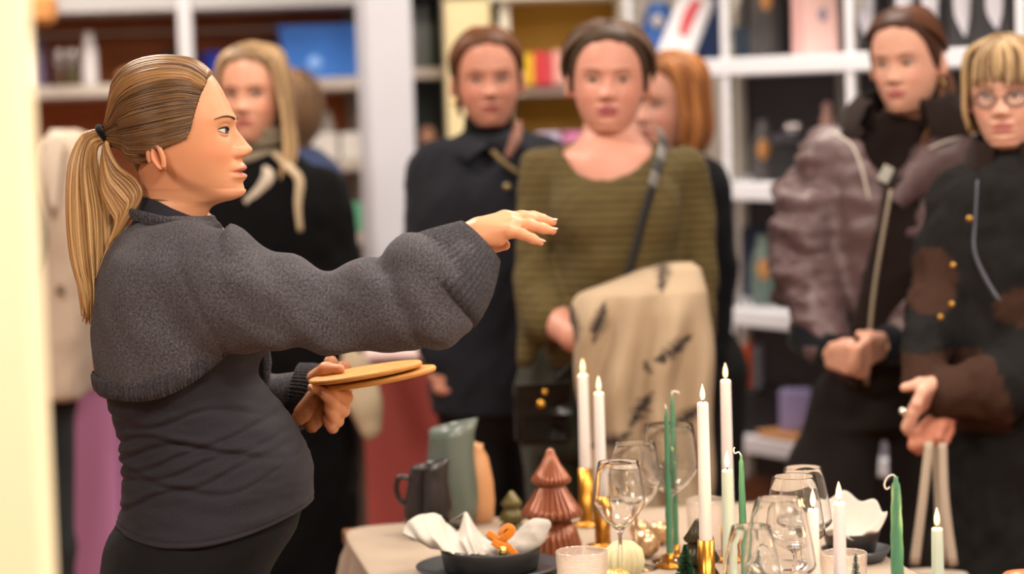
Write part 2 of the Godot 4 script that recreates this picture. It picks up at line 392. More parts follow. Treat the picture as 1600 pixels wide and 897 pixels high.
func usual_line(q: Vector3) -> float:
	var t := [[-0.12, -0.055], [-0.06, -0.036], [-0.030, -0.008], [-0.010, 0.022], [0.020, 0.040], [0.050, 0.052], [0.072, 0.064], [0.086, 0.078], [0.13, 0.09]]
	for i in t.size() - 1:
		if q.y < t[i + 1][0]:
			var z := lerpf(t[i][1], t[i + 1][1], clampf((q.y - t[i][0]) / (t[i + 1][0] - t[i][0]), 0.0, 1.0))
			return smoothstep(0.003, -0.005, q.z - z) * smoothstep(-0.115, -0.095, q.y)
	return 1.0

func face_at(eye: Vector3, yaw: float, pitch: float, roll: float, size: float) -> Transform3D:
	return Transform3D(Basis(Vector3.BACK, roll - 0.0297) * Basis(Vector3.UP, deg_to_rad(yaw)) * Basis(Vector3.RIGHT, deg_to_rad(pitch)) * Basis.from_scale(Vector3.ONE * size), eye)

func skin_mat() -> StandardMaterial3D:
	return vertex_mat(0.45, {"subsurf_scatter_enabled": true, "subsurf_scatter_strength": 0.1, "metallic_specular": 0.45})

func soft(amp: float, fx: float, fy: float) -> Callable:
	return func(q: Vector3, _n: Vector3) -> float: return amp * fold.get_noise_3d(q.x * fx, q.y * fy, q.z * fx) + amp * 0.6 * fold.get_noise_3d(q.x * fx * 2.3 + 5.0, q.y * fy * 2.3, q.z * fx * 2.3)

func wear(p: Node3D, called: String, prims: Array, m: Material, k := 0.03, disp = null, cuts := [], cell := 0.012) -> MeshInstance3D:
	var g := Geo.new()
	blob(g, prims, cell, k, Color.WHITE, cuts, disp)
	return part(p, called, g, m, false, true)

func legs(at: Vector3, hip: float, wide := 0.085, thick := 0.085) -> Array:   # two legs from the hips to the floor
	var out := [Cap.new(Vector3(at.x - wide * 0.6, hip, at.z), Vector3(at.x + wide * 0.6, hip, at.z), thick * 1.5, thick * 1.5)]
	for s in [-1.0, 1.0]:
		out.append_array(chain([Vector3(at.x + s * wide, hip - 0.03, at.z), Vector3(at.x + s * wide * 1.05, 0.48, at.z + 0.01), Vector3(at.x + s * wide, 0.08, at.z)], [thick * 1.1, thick * 0.75, thick * 0.6]))
	return out

func shoes(p: Node3D, at: Vector3, wide := 0.085) -> void:
	for s in [-1.0, 1.0]:
		var g := Geo.new()
		var o := Vector3(at.x + s * wide, 0, at.z)
		g.tube([o + Vector3(0, 0.045, -0.05), o + Vector3(0, 0.055, 0.02), o + Vector3(s * 0.01, 0.04, 0.11), o + Vector3(s * 0.015, 0.03, 0.17)], [0.03, 0.042, 0.042, 0.028], 12, Color.WHITE, 3, 0.75)
		part(p, "shoe", g, mat("1d1b1a", 0.5), false, true)

# a loose hand: palm from wrist to knuckles and four fingers bending towards tip; s mirrors the thumb
func hand(wrist: Vector3, knuckle: Vector3, tip: Vector3, across: Vector3, thumb: Vector3, size := 1.0) -> Array:
	var out := []
	for i in 4:
		var w := (i - 1.5) * 0.019 * size
		var kn := knuckle + across * w
		var l: float = [0.92, 1.0, 0.96, 0.8][i]
		out.push_back(Cap.new(wrist + across * w * 0.7, kn, 0.015 * size, 0.0115 * size))
		var e := kn.lerp(tip + across * w * 0.8, l)
		var mid := kn.lerp(e, 0.5) + (knuckle - wrist).normalized() * 0.012 * size
		out.append_array(chain([kn, mid, e], [0.0105 * size, 0.0092 * size, 0.0075 * size]))
	out.append_array(chain([wrist.lerp(knuckle, 0.25) + across * 0.02 * size, thumb.lerp(wrist, 0.45) + across * 0.01, thumb], [0.015 * size, 0.0115 * size, 0.0085 * size]))
	return out

# a thick collar that stands round the neck and flares over the shoulders, open in front by gap degrees
func collar_band(mid: Vector3, rx: float, rz: float, tall: float, flare: float, gap: float, yaw: float) -> Geo:
	var rows := []
	for k in 13:
		var row := PackedVector3Array()
		for i in 49:
			var a := deg_to_rad(90.0 + gap / 2.0 + (360.0 - gap) * i / 48.0) - yaw
			# a section: up the inside, over the top, down the outside
			var t := k / 12.0
			var up := sin(t * PI)
			var out := smoothstep(0.35, 1.0, t)
			var front := 0.5 + 0.5 * cos(a - PI / 2.0 + yaw)
			var r := 1.0 + 0.06 * fold.get_noise_2d(i * 4.0, k * 9.0)
			row.push_back(mid + Vector3(cos(a) * (rx + flare * out) * r, tall * (up * 0.9 - out * 0.35) * (1.0 - 0.35 * front), sin(a) * (rz + flare * out) * r))
		rows.push_back(row)
	var g := Geo.new()
	g.grid(rows, false)
	return g

func listeners() -> void:
	blond_woman()
	dark_jacket_woman()
	olive_woman()
	ginger_woman()
	brown_jacket_woman()
	glasses_woman()
	man_behind()

func blond_woman() -> void:
	var skin := Color(0.58, 0.29, 0.19)
	var p := thing("person", "blond woman in black coat and beige scarf, standing behind the presenter", "person", Vector3(-0.56, 0, -5.75))
	var h := make_head(FACE, face_at(Vector3(-0.5986, 1.5919, -5.75), -10, 0, 0.03, 0.96), skin, Color(0.42, 0.13, 0.11))
	var g := Geo.new()
	head_skin(g, h, skin)
	eyelids(g, h, skin, 1.0)
	blob(g, hand(Vector3(-0.6684, 0.9839, -5.6), Vector3(-0.6411, 0.9608, -5.56), Vector3(-0.6176, 0.9317, -5.55), Vector3(0.6, 0.6, 0.4), Vector3(-0.6032, 0.9738, -5.54), 0.95), 0.006, 0.008, skin)
	limbs(g, skin, Vector3(-0.6041, 1.462, -5.77), Vector3(-0.5709, 0.9051, -5.76), [[Vector3(-0.6674, 1.3657, -5.76), Vector3(-0.7063, 1.1715, -5.73), Vector3(-0.6684, 0.9839, -5.6)], [Vector3(-0.4478, 1.3592, -5.76), Vector3(-0.4147, 1.1628, -5.73), Vector3(-0.4117, 0.9847, -5.66)]])
	part(p, "body", g, skin_mat(), false, true)
	face_parts(p, h, Color(0.05, 0.05, 0.05), Color(0.09, 0.05, 0.03), Vector2(0.002, 0), 1.0)
	var hair := Geo.new()
	scalp(hair, h, usual_line, 0.008, Color(0.16, 0.095, 0.05))
	var side := [
		[hp(h, 8, 66, 0.004), hp(h, 48, 40, 0.010), Vector3(0.080, 0.0, 0.050), Vector3(0.088, -0.07, 0.050), Vector3(0.090, -0.14, 0.060), Vector3(0.078, -0.215, 0.085)],
		[hp(h, 40, 84, 0.008), hp(h, 85, 45, 0.014), Vector3(0.094, 0.0, 0.005), Vector3(0.102, -0.07, 0.005), Vector3(0.108, -0.14, 0.025), Vector3(0.096, -0.22, 0.06)],
		[hp(h, 120, 84, 0.010), hp(h, 125, 45, 0.014), Vector3(0.080, 0.0, -0.06), Vector3(0.085, -0.07, -0.06), Vector3(0.09, -0.15, -0.05), Vector3(0.085, -0.22, -0.03)],
		[hp(h, 178, 82, 0.010), hp(h, 178, 45, 0.014), Vector3(0.01, 0.0, -0.105), Vector3(0.02, -0.07, -0.09), Vector3(0.02, -0.15, -0.08), Vector3(0.02, -0.22, -0.08)]]
	for sd in [side, mirror(side)]:
		locks(hair, h, sd, 80, 0.0065, 0.0065, 0.003, Color(0.15, 0.085, 0.04), Color(0.50, 0.34, 0.18), 4, 0.6)
	part(p, "hair", hair, vertex_mat(0.5, {"metallic_specular": 0.3}), false, true)
	var black := cloth("060607", "0e0e10", 12.0, 0.95, 0.05, 0.06)
	var trunk := Stk.new([[1.4721, -0.5957, -5.78, 0.0441, 0.06], [1.4461, -0.5868, -5.78, 0.0875, 0.09], [1.4003, -0.5685, -5.77, 0.1291, 0.115], [1.3169, -0.557, -5.76, 0.1531, 0.13], [1.18, -0.5568, -5.76, 0.1554, 0.14], [0.9659, -0.5534, -5.76, 0.1637, 0.15], [0.6582, -0.561, -5.76, 0.1781, 0.15], [0.348, -0.5709, -5.76, 0.1796, 0.15]], 0.0, 2.3)
	var prims := [trunk]
	prims.append_array(chain([Vector3(-0.4402, 1.3589, -5.76), Vector3(-0.4117, 1.1627, -5.73), Vector3(-0.4118, 0.9802, -5.66)], [0.062, 0.058, 0.05]))
	prims.append_array(chain([Vector3(-0.6826, 1.3661, -5.76), Vector3(-0.7093, 1.1715, -5.73), Vector3(-0.6728, 0.9901, -5.64)], [0.062, 0.058, 0.05]))
	wear(p, "coat", prims, black, 0.04, soft(0.007, 8.0, 5.0))
	wear(p, "trousers", legs(Vector3(-0.56, 0, -5.76), 0.7), mat("0c0c0e", 0.9), 0.03, null, [], 0.016)
	shoes(p, Vector3(-0.56, 0, -5.76))
	# scarf: wound round the neck, two ends
	var sc := Geo.new()
	for k in 4:
		var ring := []
		for i in 11:
			var a := TAU * i / 10.0
			ring.push_back(Vector3(-0.5998, 1.4573, -5.77) + Vector3(cos(a) * (0.068 + 0.008 * (k % 2)), 0.036 - 0.022 * k + 0.012 * sin(a + k), sin(a) * 0.070))
		sc.tube(ring, [0.015, 0.016, 0.017, 0.016, 0.015, 0.016, 0.017, 0.016, 0.015, 0.016, 0.015], 10, [Color(0.20, 0.165, 0.115), Color(0.15, 0.125, 0.085)][k % 2], 3)
	sc.tube([Vector3(-0.5722, 1.4403, -5.7), Vector3(-0.5577, 1.4037, -5.66), Vector3(-0.5819, 1.3676, -5.65), Vector3(-0.6126, 1.3418, -5.65)], [0.014, 0.016, 0.014, 0.010], 10, Color(0.42, 0.36, 0.29), 4, 0.6)
	sc.tube([Vector3(-0.5447, 1.4544, -5.7), Vector3(-0.5103, 1.4214, -5.67), Vector3(-0.4867, 1.3912, -5.66), Vector3(-0.4903, 1.3384, -5.645), Vector3(-0.4863, 1.273, -5.64)], [0.012, 0.016, 0.015, 0.012, 0.010], 10, Color(0.40, 0.31, 0.20), 4, 0.5)
	part(p, "scarf", sc, vertex_mat(0.95), false, true)
	# the light bag of cloth that hangs from her forearm
	var bag := thing("cloth_bag", "beige cloth bag hanging from the black coat's forearm beside the red plinth", "bag", Vector3(-0.3535, 0.7803, -5.62))
	var bg := Geo.new()
	blob(bg, chain([Vector3(-0.3907, 0.9943, -5.62), Vector3(-0.3683, 0.9533, -5.62), Vector3(-0.3504, 0.8703, -5.62), Vector3(-0.3404, 0.813, -5.62)], [0.020, 0.034, 0.040, 0.030], Vector3(0.2, 0, 1), 0.5), 0.010, 0.02, Color.WHITE, [], soft(0.004, 14.0, 6.0))
	part(bag, "pouch", bg, cloth("a8997f", "bdae94", 8.0, 0.95, 0.2, 0.05), false, true)

func dark_jacket_woman() -> void:
	var skin := Color(0.50, 0.225, 0.155)
	var p := thing("person", "woman with centre-parted auburn hair in a charcoal jacket and black turtleneck", "person", Vector3(-0.04, 0, -5.74))
	var h := make_head(FACE, face_at(Vector3(-0.0427, 1.613, -5.74), 3, 2, 0.06, 0.98), skin, Color(0.36, 0.10, 0.09))
	var g := Geo.new()
	head_skin(g, h, skin)
	eyelids(g, h, skin, 0.95)
	blob(g, hand(Vector3(-0.1697, 0.9624, -5.66), Vector3(-0.1645, 0.9224, -5.64), Vector3(-0.1535, 0.8842, -5.63), Vector3(0.9, 0, 0.4), Vector3(-0.1374, 0.9149, -5.62), 0.95), 0.005, 0.008, skin)
	limbs(g, skin, Vector3(-0.0423, 1.4762, -5.74), Vector3(-0.0506, 0.9531, -5.74), [[Vector3(-0.1579, 1.4085, -5.75), Vector3(-0.1952, 1.1714, -5.73), Vector3(-0.1697, 0.9624, -5.66)], [Vector3(0.0768, 1.4118, -5.76), Vector3(0.0965, 1.1904, -5.77), Vector3(0.0732, 1.0428, -5.72)]])
	part(p, "body", g, skin_mat(), false, true)
	face_parts(p, h, Color(0.04, 0.04, 0.04), Color(0.07, 0.035, 0.02), Vector2.ZERO, 0.95)
	var hair := Geo.new()
	var lo := Color(0.075, 0.030, 0.014)
	var hi := Color(0.25, 0.105, 0.048)
	scalp(hair, h, usual_line, 0.007, lo)
	var side := [
		[hp(h, 6, 64, 0.003), hp(h, 42, 45, 0.009), hp(h, 68, 22, 0.010), hp(h, 95, 0, 0.012), hp(h, 130, -18, 0.012), hp(h, 168, -28, 0.014)],
		[hp(h, 8, 80, 0.006), hp(h, 70, 60, 0.011), hp(h, 95, 30, 0.012), hp(h, 118, 6, 0.012), hp(h, 145, -12, 0.014), hp(h, 172, -24, 0.02)],
		[hp(h, 170, 88, 0.008), hp(h, 140, 66, 0.011), hp(h, 150, 40, 0.012), hp(h, 160, 14, 0.012), hp(h, 168, -8, 0.014), hp(h, 176, -20, 0.024)]]
	for sd in [side, mirror(side)]:
		locks(hair, h, sd, 70, 0.0042, 0.0045, 0.0012, lo, hi, 3, 0.5)
	locks(hair, h, [[Vector3(-0.05, -0.03, -0.02), Vector3(-0.066, -0.06, 0.0), Vector3(-0.07, -0.09, 0.01)], [Vector3(-0.07, 0.0, 0.02), Vector3(-0.078, -0.04, 0.02), Vector3(-0.076, -0.08, 0.02)]], 8, 0.004, 0.003, 0.002, lo, hi)
	part(p, "hair", hair, vertex_mat(0.5, {"metallic_specular": 0.3}), false, true)
	var er := Geo.new()
	er.tube([h.at * Vector3(-0.079, -0.046, -0.004), h.at * Vector3(-0.080, -0.058, -0.003)], [0.008, 0.010], 10, Color.WHITE, 3)
	part(p, "earring", er, mat("d8b46a", 0.25, {"metallic": 1.0}), false, true)
	var neck := Geo.new()
	neck.tube([Vector3(-0.0434, 1.4386, -5.74), Vector3(-0.0438, 1.4762, -5.74), Vector3(-0.0443, 1.5094, -5.735), Vector3(-0.0438, 1.523, -5.73)], [0.09, 0.066, 0.060, 0.058], 20, Color.WHITE, 4, 0.95)
	part(p, "turtleneck", neck, cloth("060607", "121214", 14.0, 0.95, 0.05, 0.05), false, true)
	var denim := cloth("191a1f", "2a2b32", 14.0, 0.9, 0.08, 0.05)
	var trunk := Stk.new([[1.4893, -0.0368, -5.76, 0.0705, 0.075], [1.465, -0.0352, -5.76, 0.1213, 0.1], [1.4259, -0.0425, -5.76, 0.1576, 0.12], [1.3476, -0.0425, -5.75, 0.1702, 0.14], [1.1959, -0.0433, -5.75, 0.1543, 0.15], [1.0129, -0.0427, -5.75, 0.1604, 0.155], [0.829, -0.0376, -5.75, 0.1649, 0.16]], 0.0, 2.4)
	var prims := [trunk]
	prims.append_array(chain([Vector3(-0.176, 1.409, -5.75), Vector3(-0.1975, 1.2011, -5.74), Vector3(-0.1947, 1.0812, -5.72), Vector3(-0.1727, 0.9704, -5.67)], [0.065, 0.058, 0.055, 0.045]))
	prims.append_array(chain([Vector3(0.0876, 1.419, -5.76), Vector3(0.1058, 1.1894, -5.78), Vector3(0.0724, 1.0125, -5.72)], [0.062, 0.055, 0.05]))
	var jk := wear(p, "jacket", prims, denim, 0.03, soft(0.007, 9.0, 6.0), [func(q: Vector3) -> float: return 0.055 - (q - Vector3(-0.0347, 1.4533, -5.61)).length()])
	# collar flaps, chest pocket flap, buttons
	for sd in [[Vector3(-0.1055, 1.4941, -5.68), Vector3(-0.1354, 1.4558, -5.63), Vector3(-0.0944, 1.4287, -5.605), Vector3(-0.0464, 1.4621, -5.63)], [Vector3(0.0202, 1.5036, -5.69), Vector3(0.0787, 1.4756, -5.66), Vector3(0.0712, 1.4381, -5.62), Vector3(0.0217, 1.4663, -5.615)]]:
		var c := Geo.new()
		c.grid([PackedVector3Array([sd[0], sd[0].lerp(sd[3], 0.5), sd[3]]), PackedVector3Array([sd[0].lerp(sd[1], 0.5) + Vector3(0, 0, 0.012), (sd[0] + sd[1] + sd[2] + sd[3]) / 4.0 + Vector3(0, 0, 0.016), sd[3].lerp(sd[2], 0.5) + Vector3(0, 0, 0.012)]), PackedVector3Array([sd[1], sd[1].lerp(sd[2], 0.5), sd[2]])], false)
		part(jk, "collar_flap", c, denim, false, true)
	for q in [Vector3(-0.0049, 1.3642, -5.603), Vector3(-0.0046, 1.2762, -5.592)]:
		var bt := Geo.new()
		bt.lathe([Vector2(0.0, 0.004), Vector2(0.008, 0.003), Vector2(0.009, 0.0)], 12, Transform3D(Basis(Vector3.RIGHT, PI / 2), q))
		part(jk, "button", bt, mat("9a8a62", 0.35, {"metallic": 0.8}), false, true)
	var tie := Geo.new()   # patterned scarf tucked under the collar
	tie.tube([Vector3(0.0263, 1.5126, -5.67), Vector3(0.019, 1.4751, -5.62), Vector3(-0.0029, 1.432, -5.6)], [0.008, 0.014, 0.008], 10, Color(0.16, 0.07, 0.045), 4, 0.4)
	tie.tube([Vector3(-0.0349, 1.4474, -5.61), Vector3(-0.0135, 1.4235, -5.6), Vector3(0.0254, 1.3931, -5.595)], [0.010, 0.012, 0.008], 10, Color(0.12, 0.075, 0.02), 4, 0.4)
	part(p, "neckerchief", tie, vertex_mat(0.8), false, true)
	wear(p, "trousers", legs(Vector3(0.0, 0, -5.74), 0.88, 0.085, 0.092), mat("0a0a0c", 0.9), 0.03, null, [], 0.016)
	shoes(p, Vector3(0, 0, -5.74))

func olive_woman() -> void:
	var skin := Color(0.54, 0.255, 0.185)
	var p := thing("person", "older woman in an olive knit sweater with short brown hair, a shawl over her arm", "person", Vector3(0.22, 0, -5.3))
	var h := make_head(FACE, face_at(Vector3(0.2231, 1.5999, -5.3), -4, 0, 0.0, 1.0), skin, Color(0.33, 0.085, 0.09), 84, 72, 1.05)
	var g := Geo.new()
	head_skin(g, h, skin)
	eyelids(g, h, skin, 0.9)
	var chest := Stk.new([[1.4886, 0.2275, -5.31, 0.0475, 0.055], [1.4665, 0.2221, -5.31, 0.0734, 0.085], [1.4413, 0.2235, -5.31, 0.1146, 0.105], [1.4063, 0.2282, -5.31, 0.1286, 0.118], [1.3573, 0.2311, -5.31, 0.116, 0.128], [1.3153, 0.2314, -5.31, 0.1006, 0.126]], 0.0, 2.3)
	blob(g, [chest, Cap.new(Vector3(0.2257, 1.455, -5.32), Vector3(0.2244, 1.5109, -5.32), 0.058, 0.052)], 0.010, 0.05, skin)
	limbs(g, skin, Vector3(0.2225, 1.4411, -5.32), Vector3(0.2127, 0.9934, -5.3), [[Vector3(0.098, 1.4063, -5.3), Vector3(0.0534, 1.1848, -5.25), Vector3(0.0564, 1.1109, -5.22), Vector3(0.1306, 1.0652, -5.06)], [Vector3(0.3726, 1.3982, -5.3), Vector3(0.3986, 1.1614, -5.24), Vector3(0.3738, 1.0637, -5.18)]])
	blob(g, chain([Vector3(0.0575, 1.1273, -5.27), Vector3(0.0855, 1.093, -5.18), Vector3(0.1312, 1.0659, -5.08), Vector3(0.1833, 1.0485, -5.05)], [0.036, 0.038, 0.031, 0.026]), 0.008, 0.02, skin)
	part(p, "body", g, skin_mat(), false, true)
	face_parts(p, h, Color(0.05, 0.045, 0.04), Color(0.10, 0.055, 0.035), Vector2(0.001, 0), 0.85, Color(0.05, 0.03, 0.025), 0.003)
	var hair := Geo.new()
	var lo := Color(0.050, 0.028, 0.018)
	var hi := Color(0.20, 0.125, 0.085)
	scalp(hair, h, usual_line, 0.009, lo)
	var side := [
		[hp(h, 20, 56, 0.002), hp(h, 48, 42, 0.012), hp(h, 74, 22, 0.018), hp(h, 92, 2, 0.020), hp(h, 108, -18, 0.014)],
		[hp(h, 10, 70, 0.006), hp(h, 70, 58, 0.016), hp(h, 98, 30, 0.020), hp(h, 115, 6, 0.020), hp(h, 130, -20, 0.012)],
		[hp(h, 0, 86, 0.012), hp(h, 130, 70, 0.016), hp(h, 142, 40, 0.018), hp(h, 155, 10, 0.018), hp(h, 165, -22, 0.012)]]
	for sd in [side, mirror(side)]:
		locks(hair, h, sd, 60, 0.005, 0.005, 0.003, lo, hi, 3, 0.6)
	part(p, "hair", hair, vertex_mat(0.55, {"metallic_specular": 0.3}), false, true)
	var ribs := stripes_tex()
	var knit := mat("5a4c24", 0.95, {"uv1_triplanar": true, "uv1_scale": Vector3(7, 7, 7), "albedo_texture": ribs, "heightmap_enabled": true, "heightmap_texture": ribs, "heightmap_scale": 0.35, "rim_enabled": true, "rim": 0.1, "rim_tint": 0.7})
	var trunk := Stk.new([[1.4888, 0.2192, -5.31, 0.0699, 0.07], [1.4665, 0.22, -5.31, 0.0992, 0.1], [1.4413, 0.2249, -5.31, 0.1411, 0.115], [1.4021, 0.2295, -5.31, 0.1579, 0.13], [1.3158, 0.2309, -5.3, 0.1451, 0.162], [1.2179, 0.2284, -5.3, 0.1367, 0.165], [1.1058, 0.224, -5.3, 0.1437, 0.16], [0.9861, 0.2195, -5.3, 0.1646, 0.168]], 0.0, 2.4)
	var prims := [trunk]
	prims.append_array(chain([Vector3(0.0799, 1.4068, -5.3), Vector3(0.0571, 1.3011, -5.28), Vector3(0.0462, 1.1789, -5.24), Vector3(0.0663, 1.0935, -5.18)], [0.056, 0.044, 0.041, 0.052]))
	prims.append_array(chain([Vector3(0.0487, 1.1319, -5.22), Vector3(0.0257, 1.0099, -5.2)], [0.04, 0.022], Vector3.BACK, 0.6))
	prims.append_array(chain([Vector3(0.3837, 1.3978, -5.3), Vector3(0.399, 1.284, -5.28), Vector3(0.4013, 1.1613, -5.24), Vector3(0.3777, 1.0567, -5.18)], [0.056, 0.045, 0.042, 0.05]))
	prims.append_array([Cap.new(Vector3(0.1584, 1.3152, -5.215), Vector3(0.1579, 1.3018, -5.21), 0.074, 0.072), Cap.new(Vector3(0.2903, 1.3141, -5.215), Vector3(0.2897, 1.3006, -5.21), 0.074, 0.072)])
	var scoop := func(q: Vector3) -> float:
		var o: Vector3 = q - Vector3(0.2135, 1.4734, -5.25)
		return 1.0 - Vector3(o.x / 0.102, o.y / 0.088, o.z / 0.2).length() if q.z > -5.36 else -1.0
	wear(p, "sweater", prims, knit, 0.022, soft(0.009, 7.0, 5.0), [func(q: Vector3) -> float: return scoop.call(q) * 0.08], 0.011)
	var trous := cloth("2b2f26", "3c4034", 10.0, 0.9, 0.2, 0.05)
	var lg := legs(Vector3(0.212, 0.9345, -5.32), 0.93, 0.10, 0.098)
	lg.push_back(Stk.new([[0.9992, 0.2189, -5.31, 0.1691, 0.15], [0.9074, 0.2108, -5.31, 0.1775, 0.165], [0.794, 0.2078, -5.31, 0.1719, 0.16]], 0.0, 2.3))
	wear(p, "trousers", lg, trous, 0.04, soft(0.005, 9.0, 6.0), [], 0.016)
	shoes(p, Vector3(0.212, 0.9345, -5.32), 0.1)
	# shoulder bag: strap over her left shoulder, bag at her right hip
	var bag := thing("shoulder_bag", "black shoulder bag with gold clasp at the olive sweater woman's hip", "bag", Vector3(0.0512, 0.8431, -5.1))
	var b := Geo.new()
	b.box(Vector3(0.118, 0.125, 0.045), Transform3D(Basis(Vector3.UP, 0.2), Vector3(0.0568, 0.9016, -5.09)), 0.012)
	part(bag, "pouch", b, mat("14100e", 0.45), false, true)
	var fl := Geo.new()
	fl.box(Vector3(0.122, 0.07, 0.006), Transform3D(Basis(Vector3.UP, 0.2), Vector3(0.0587, 0.9377, -5.062)), 0.003)
	var flap := part(bag, "flap", fl, mat("1c1714", 0.4), false, true)
	var cl := Geo.new()
	cl.lathe([Vector2(0.0, 0.004), Vector2(0.009, 0.004), Vector2(0.010, 0.0)], 14, Transform3D(Basis(Vector3.RIGHT, PI / 2), Vector3(0.053, 0.9278, -5.056)))
	cl.lathe([Vector2(0.0, 0.003), Vector2(0.006, 0.003), Vector2(0.007, 0.0)], 12, Transform3D(Basis(Vector3.RIGHT, PI / 2), Vector3(0.0617, 0.9532, -5.056)))
	part(flap, "clasp", cl, mat("c99a45", 0.25, {"metallic": 1.0}), false, true)
	var st := Geo.new()
	st.tube([Vector3(0.3031, 1.3761, -5.128), Vector3(0.2791, 1.303, -5.118), Vector3(0.2582, 1.2295, -5.115), Vector3(0.2222, 1.1353, -5.12), Vector3(0.1375, 1.0165, -5.11), Vector3(0.0857, 0.9714, -5.09)], [0.014, 0.014, 0.014, 0.014, 0.013, 0.012], 8, Color(0.012, 0.012, 0.014), 4, 0.22, Vector3(0.6, 0.3, 0.4))
	part(bag, "strap", st, vertex_mat(0.7), false, true)
	var sp := Geo.new()
	var pat := [Color(0.16, 0.15, 0.14), Color(0.03, 0.03, 0.03)]
	var top := [Vector3(0.3321, 1.4894, -5.33), Vector3(0.3376, 1.4722, -5.27), Vector3(0.3325, 1.4513, -5.22), Vector3(0.3219, 1.4283, -5.17), Vector3(0.3112, 1.4024, -5.14), Vector3(0.3016, 1.3735, -5.127)]
	for i in 5:
		sp.tube([top[i], top[i].lerp(top[i + 1], 0.5), top[i + 1]], [0.014, 0.014, 0.014], 8, pat[i % 2], 2, 0.25, Vector3(0.5, 0.3, 0.4))
	part(bag, "shoulder_pad", sp, vertex_mat(0.8), false, true)
	shawl()

func stripes_tex() -> ImageTexture:   # ridged knit: rows of yarn
	var im := Image.create(128, 128, false, Image.FORMAT_RGB8)
	for y in 128:
		for x in 128:
			var r := 0.5 + 0.5 * sin(TAU * y * 8.0 / 128.0)
			var w := 0.5 + 0.5 * sin(TAU * (x * 32.0 / 128.0 + 0.5 * floorf(y * 8.0 / 128.0)))
			var v := 0.70 + 0.22 * r + 0.08 * w
			im.set_pixel(x, y, Color(v, v, v))
	return ImageTexture.create_from_image(im)

# the shawl: a folded cloth with printed fern leaves
func shawl() -> void:
	var t := thing("shawl", "beige shawl printed with dark fern leaves, draped over the olive sweater woman's arm", "shawl", Vector3(0.2662, 0.826, -5.08))
	var s := Stk.new([[1.2115, 0.3505, -5.12, 0.0317, 0.03], [1.2005, 0.3341, -5.11, 0.0632, 0.045], [1.1777, 0.3066, -5.1, 0.0973, 0.06], [1.1534, 0.2705, -5.08, 0.1364, 0.07], [1.1115, 0.2615, -5.07, 0.1474, 0.075], [1.0371, 0.2697, -5.07, 0.1441, 0.075], [0.9492, 0.2755, -5.07, 0.1441, 0.078], [0.8256, 0.2797, -5.08, 0.1377, 0.078], [0.703, 0.2766, -5.08, 0.1297, 0.075]], 0.0, 2.5)
	var leaves := [[Vector3(0.3167, 1.2, -5.05), 1.4, 0.046], [Vector3(0.1775, 1.1004, -5), 1.25, 0.046], [Vector3(0.1243, 1.0927, -5), 1.6, 0.042], [Vector3(0.3294, 1.0427, -5), 0.55, 0.05], [Vector3(0.2601, 0.9182, -5), 1.0, 0.046], [Vector3(0.3524, 0.8954, -5), 0.7, 0.046], [Vector3(0.2755, 1.0044, -5), 2.2, 0.018], [Vector3(0.1961, 0.8532, -5), 0.4, 0.046], [Vector3(0.3138, 0.7827, -5), 1.2, 0.046]]
	var rows := []
	var cols := []
	for r in 150:
		var row := PackedVector3Array()
		var cl := PackedColorArray()
		for i in 220:
			var a := TAU * i / 220.0
			var y := lerpf(s.y0, s.y1, r / 149.0)
			var q := s.rim(y, a)
			var down := 1.0 - r / 149.0
			var wave := sin(q.x * 70.0 + 2.4 * sin(y * 9.0) + 4.0 * y) * 0.022 * smoothstep(0.02, 0.35, down) + 0.02 * fold.get_noise_3d(q.x * 6.0, q.y * 4.0, q.z * 6.0)
			q += Vector3(cos(a) * 0.3, 0, sin(a)) * wave
			row.push_back(q)
			var c := Color(0.385, 0.30, 0.205)
			for lf in leaves:
				var d := Vector2(q.x - lf[0].x, q.y - lf[0].y).rotated(-lf[1])
				var l: float = lf[2]
				if sin(a) > 0.0 and absf(d.x) < l:
					var edge := 0.42 * l * (1.0 - pow(absf(d.x) / l, 1.6)) * (0.55 + 0.45 * sin(d.x * 900.0 + absf(d.y) * 500.0))
					if absf(d.y) < edge + 0.0015:
						c = Color(0.055, 0.045, 0.04)
			cl.push_back(c)
		rows.push_back(row)
		cols.push_back(cl)
	var g := Geo.new()
	g.grid(rows, true, true, true, cols)
	part(t, "cloth", g, vertex_mat(0.95, {"metallic_specular": 0.2}), false, true)

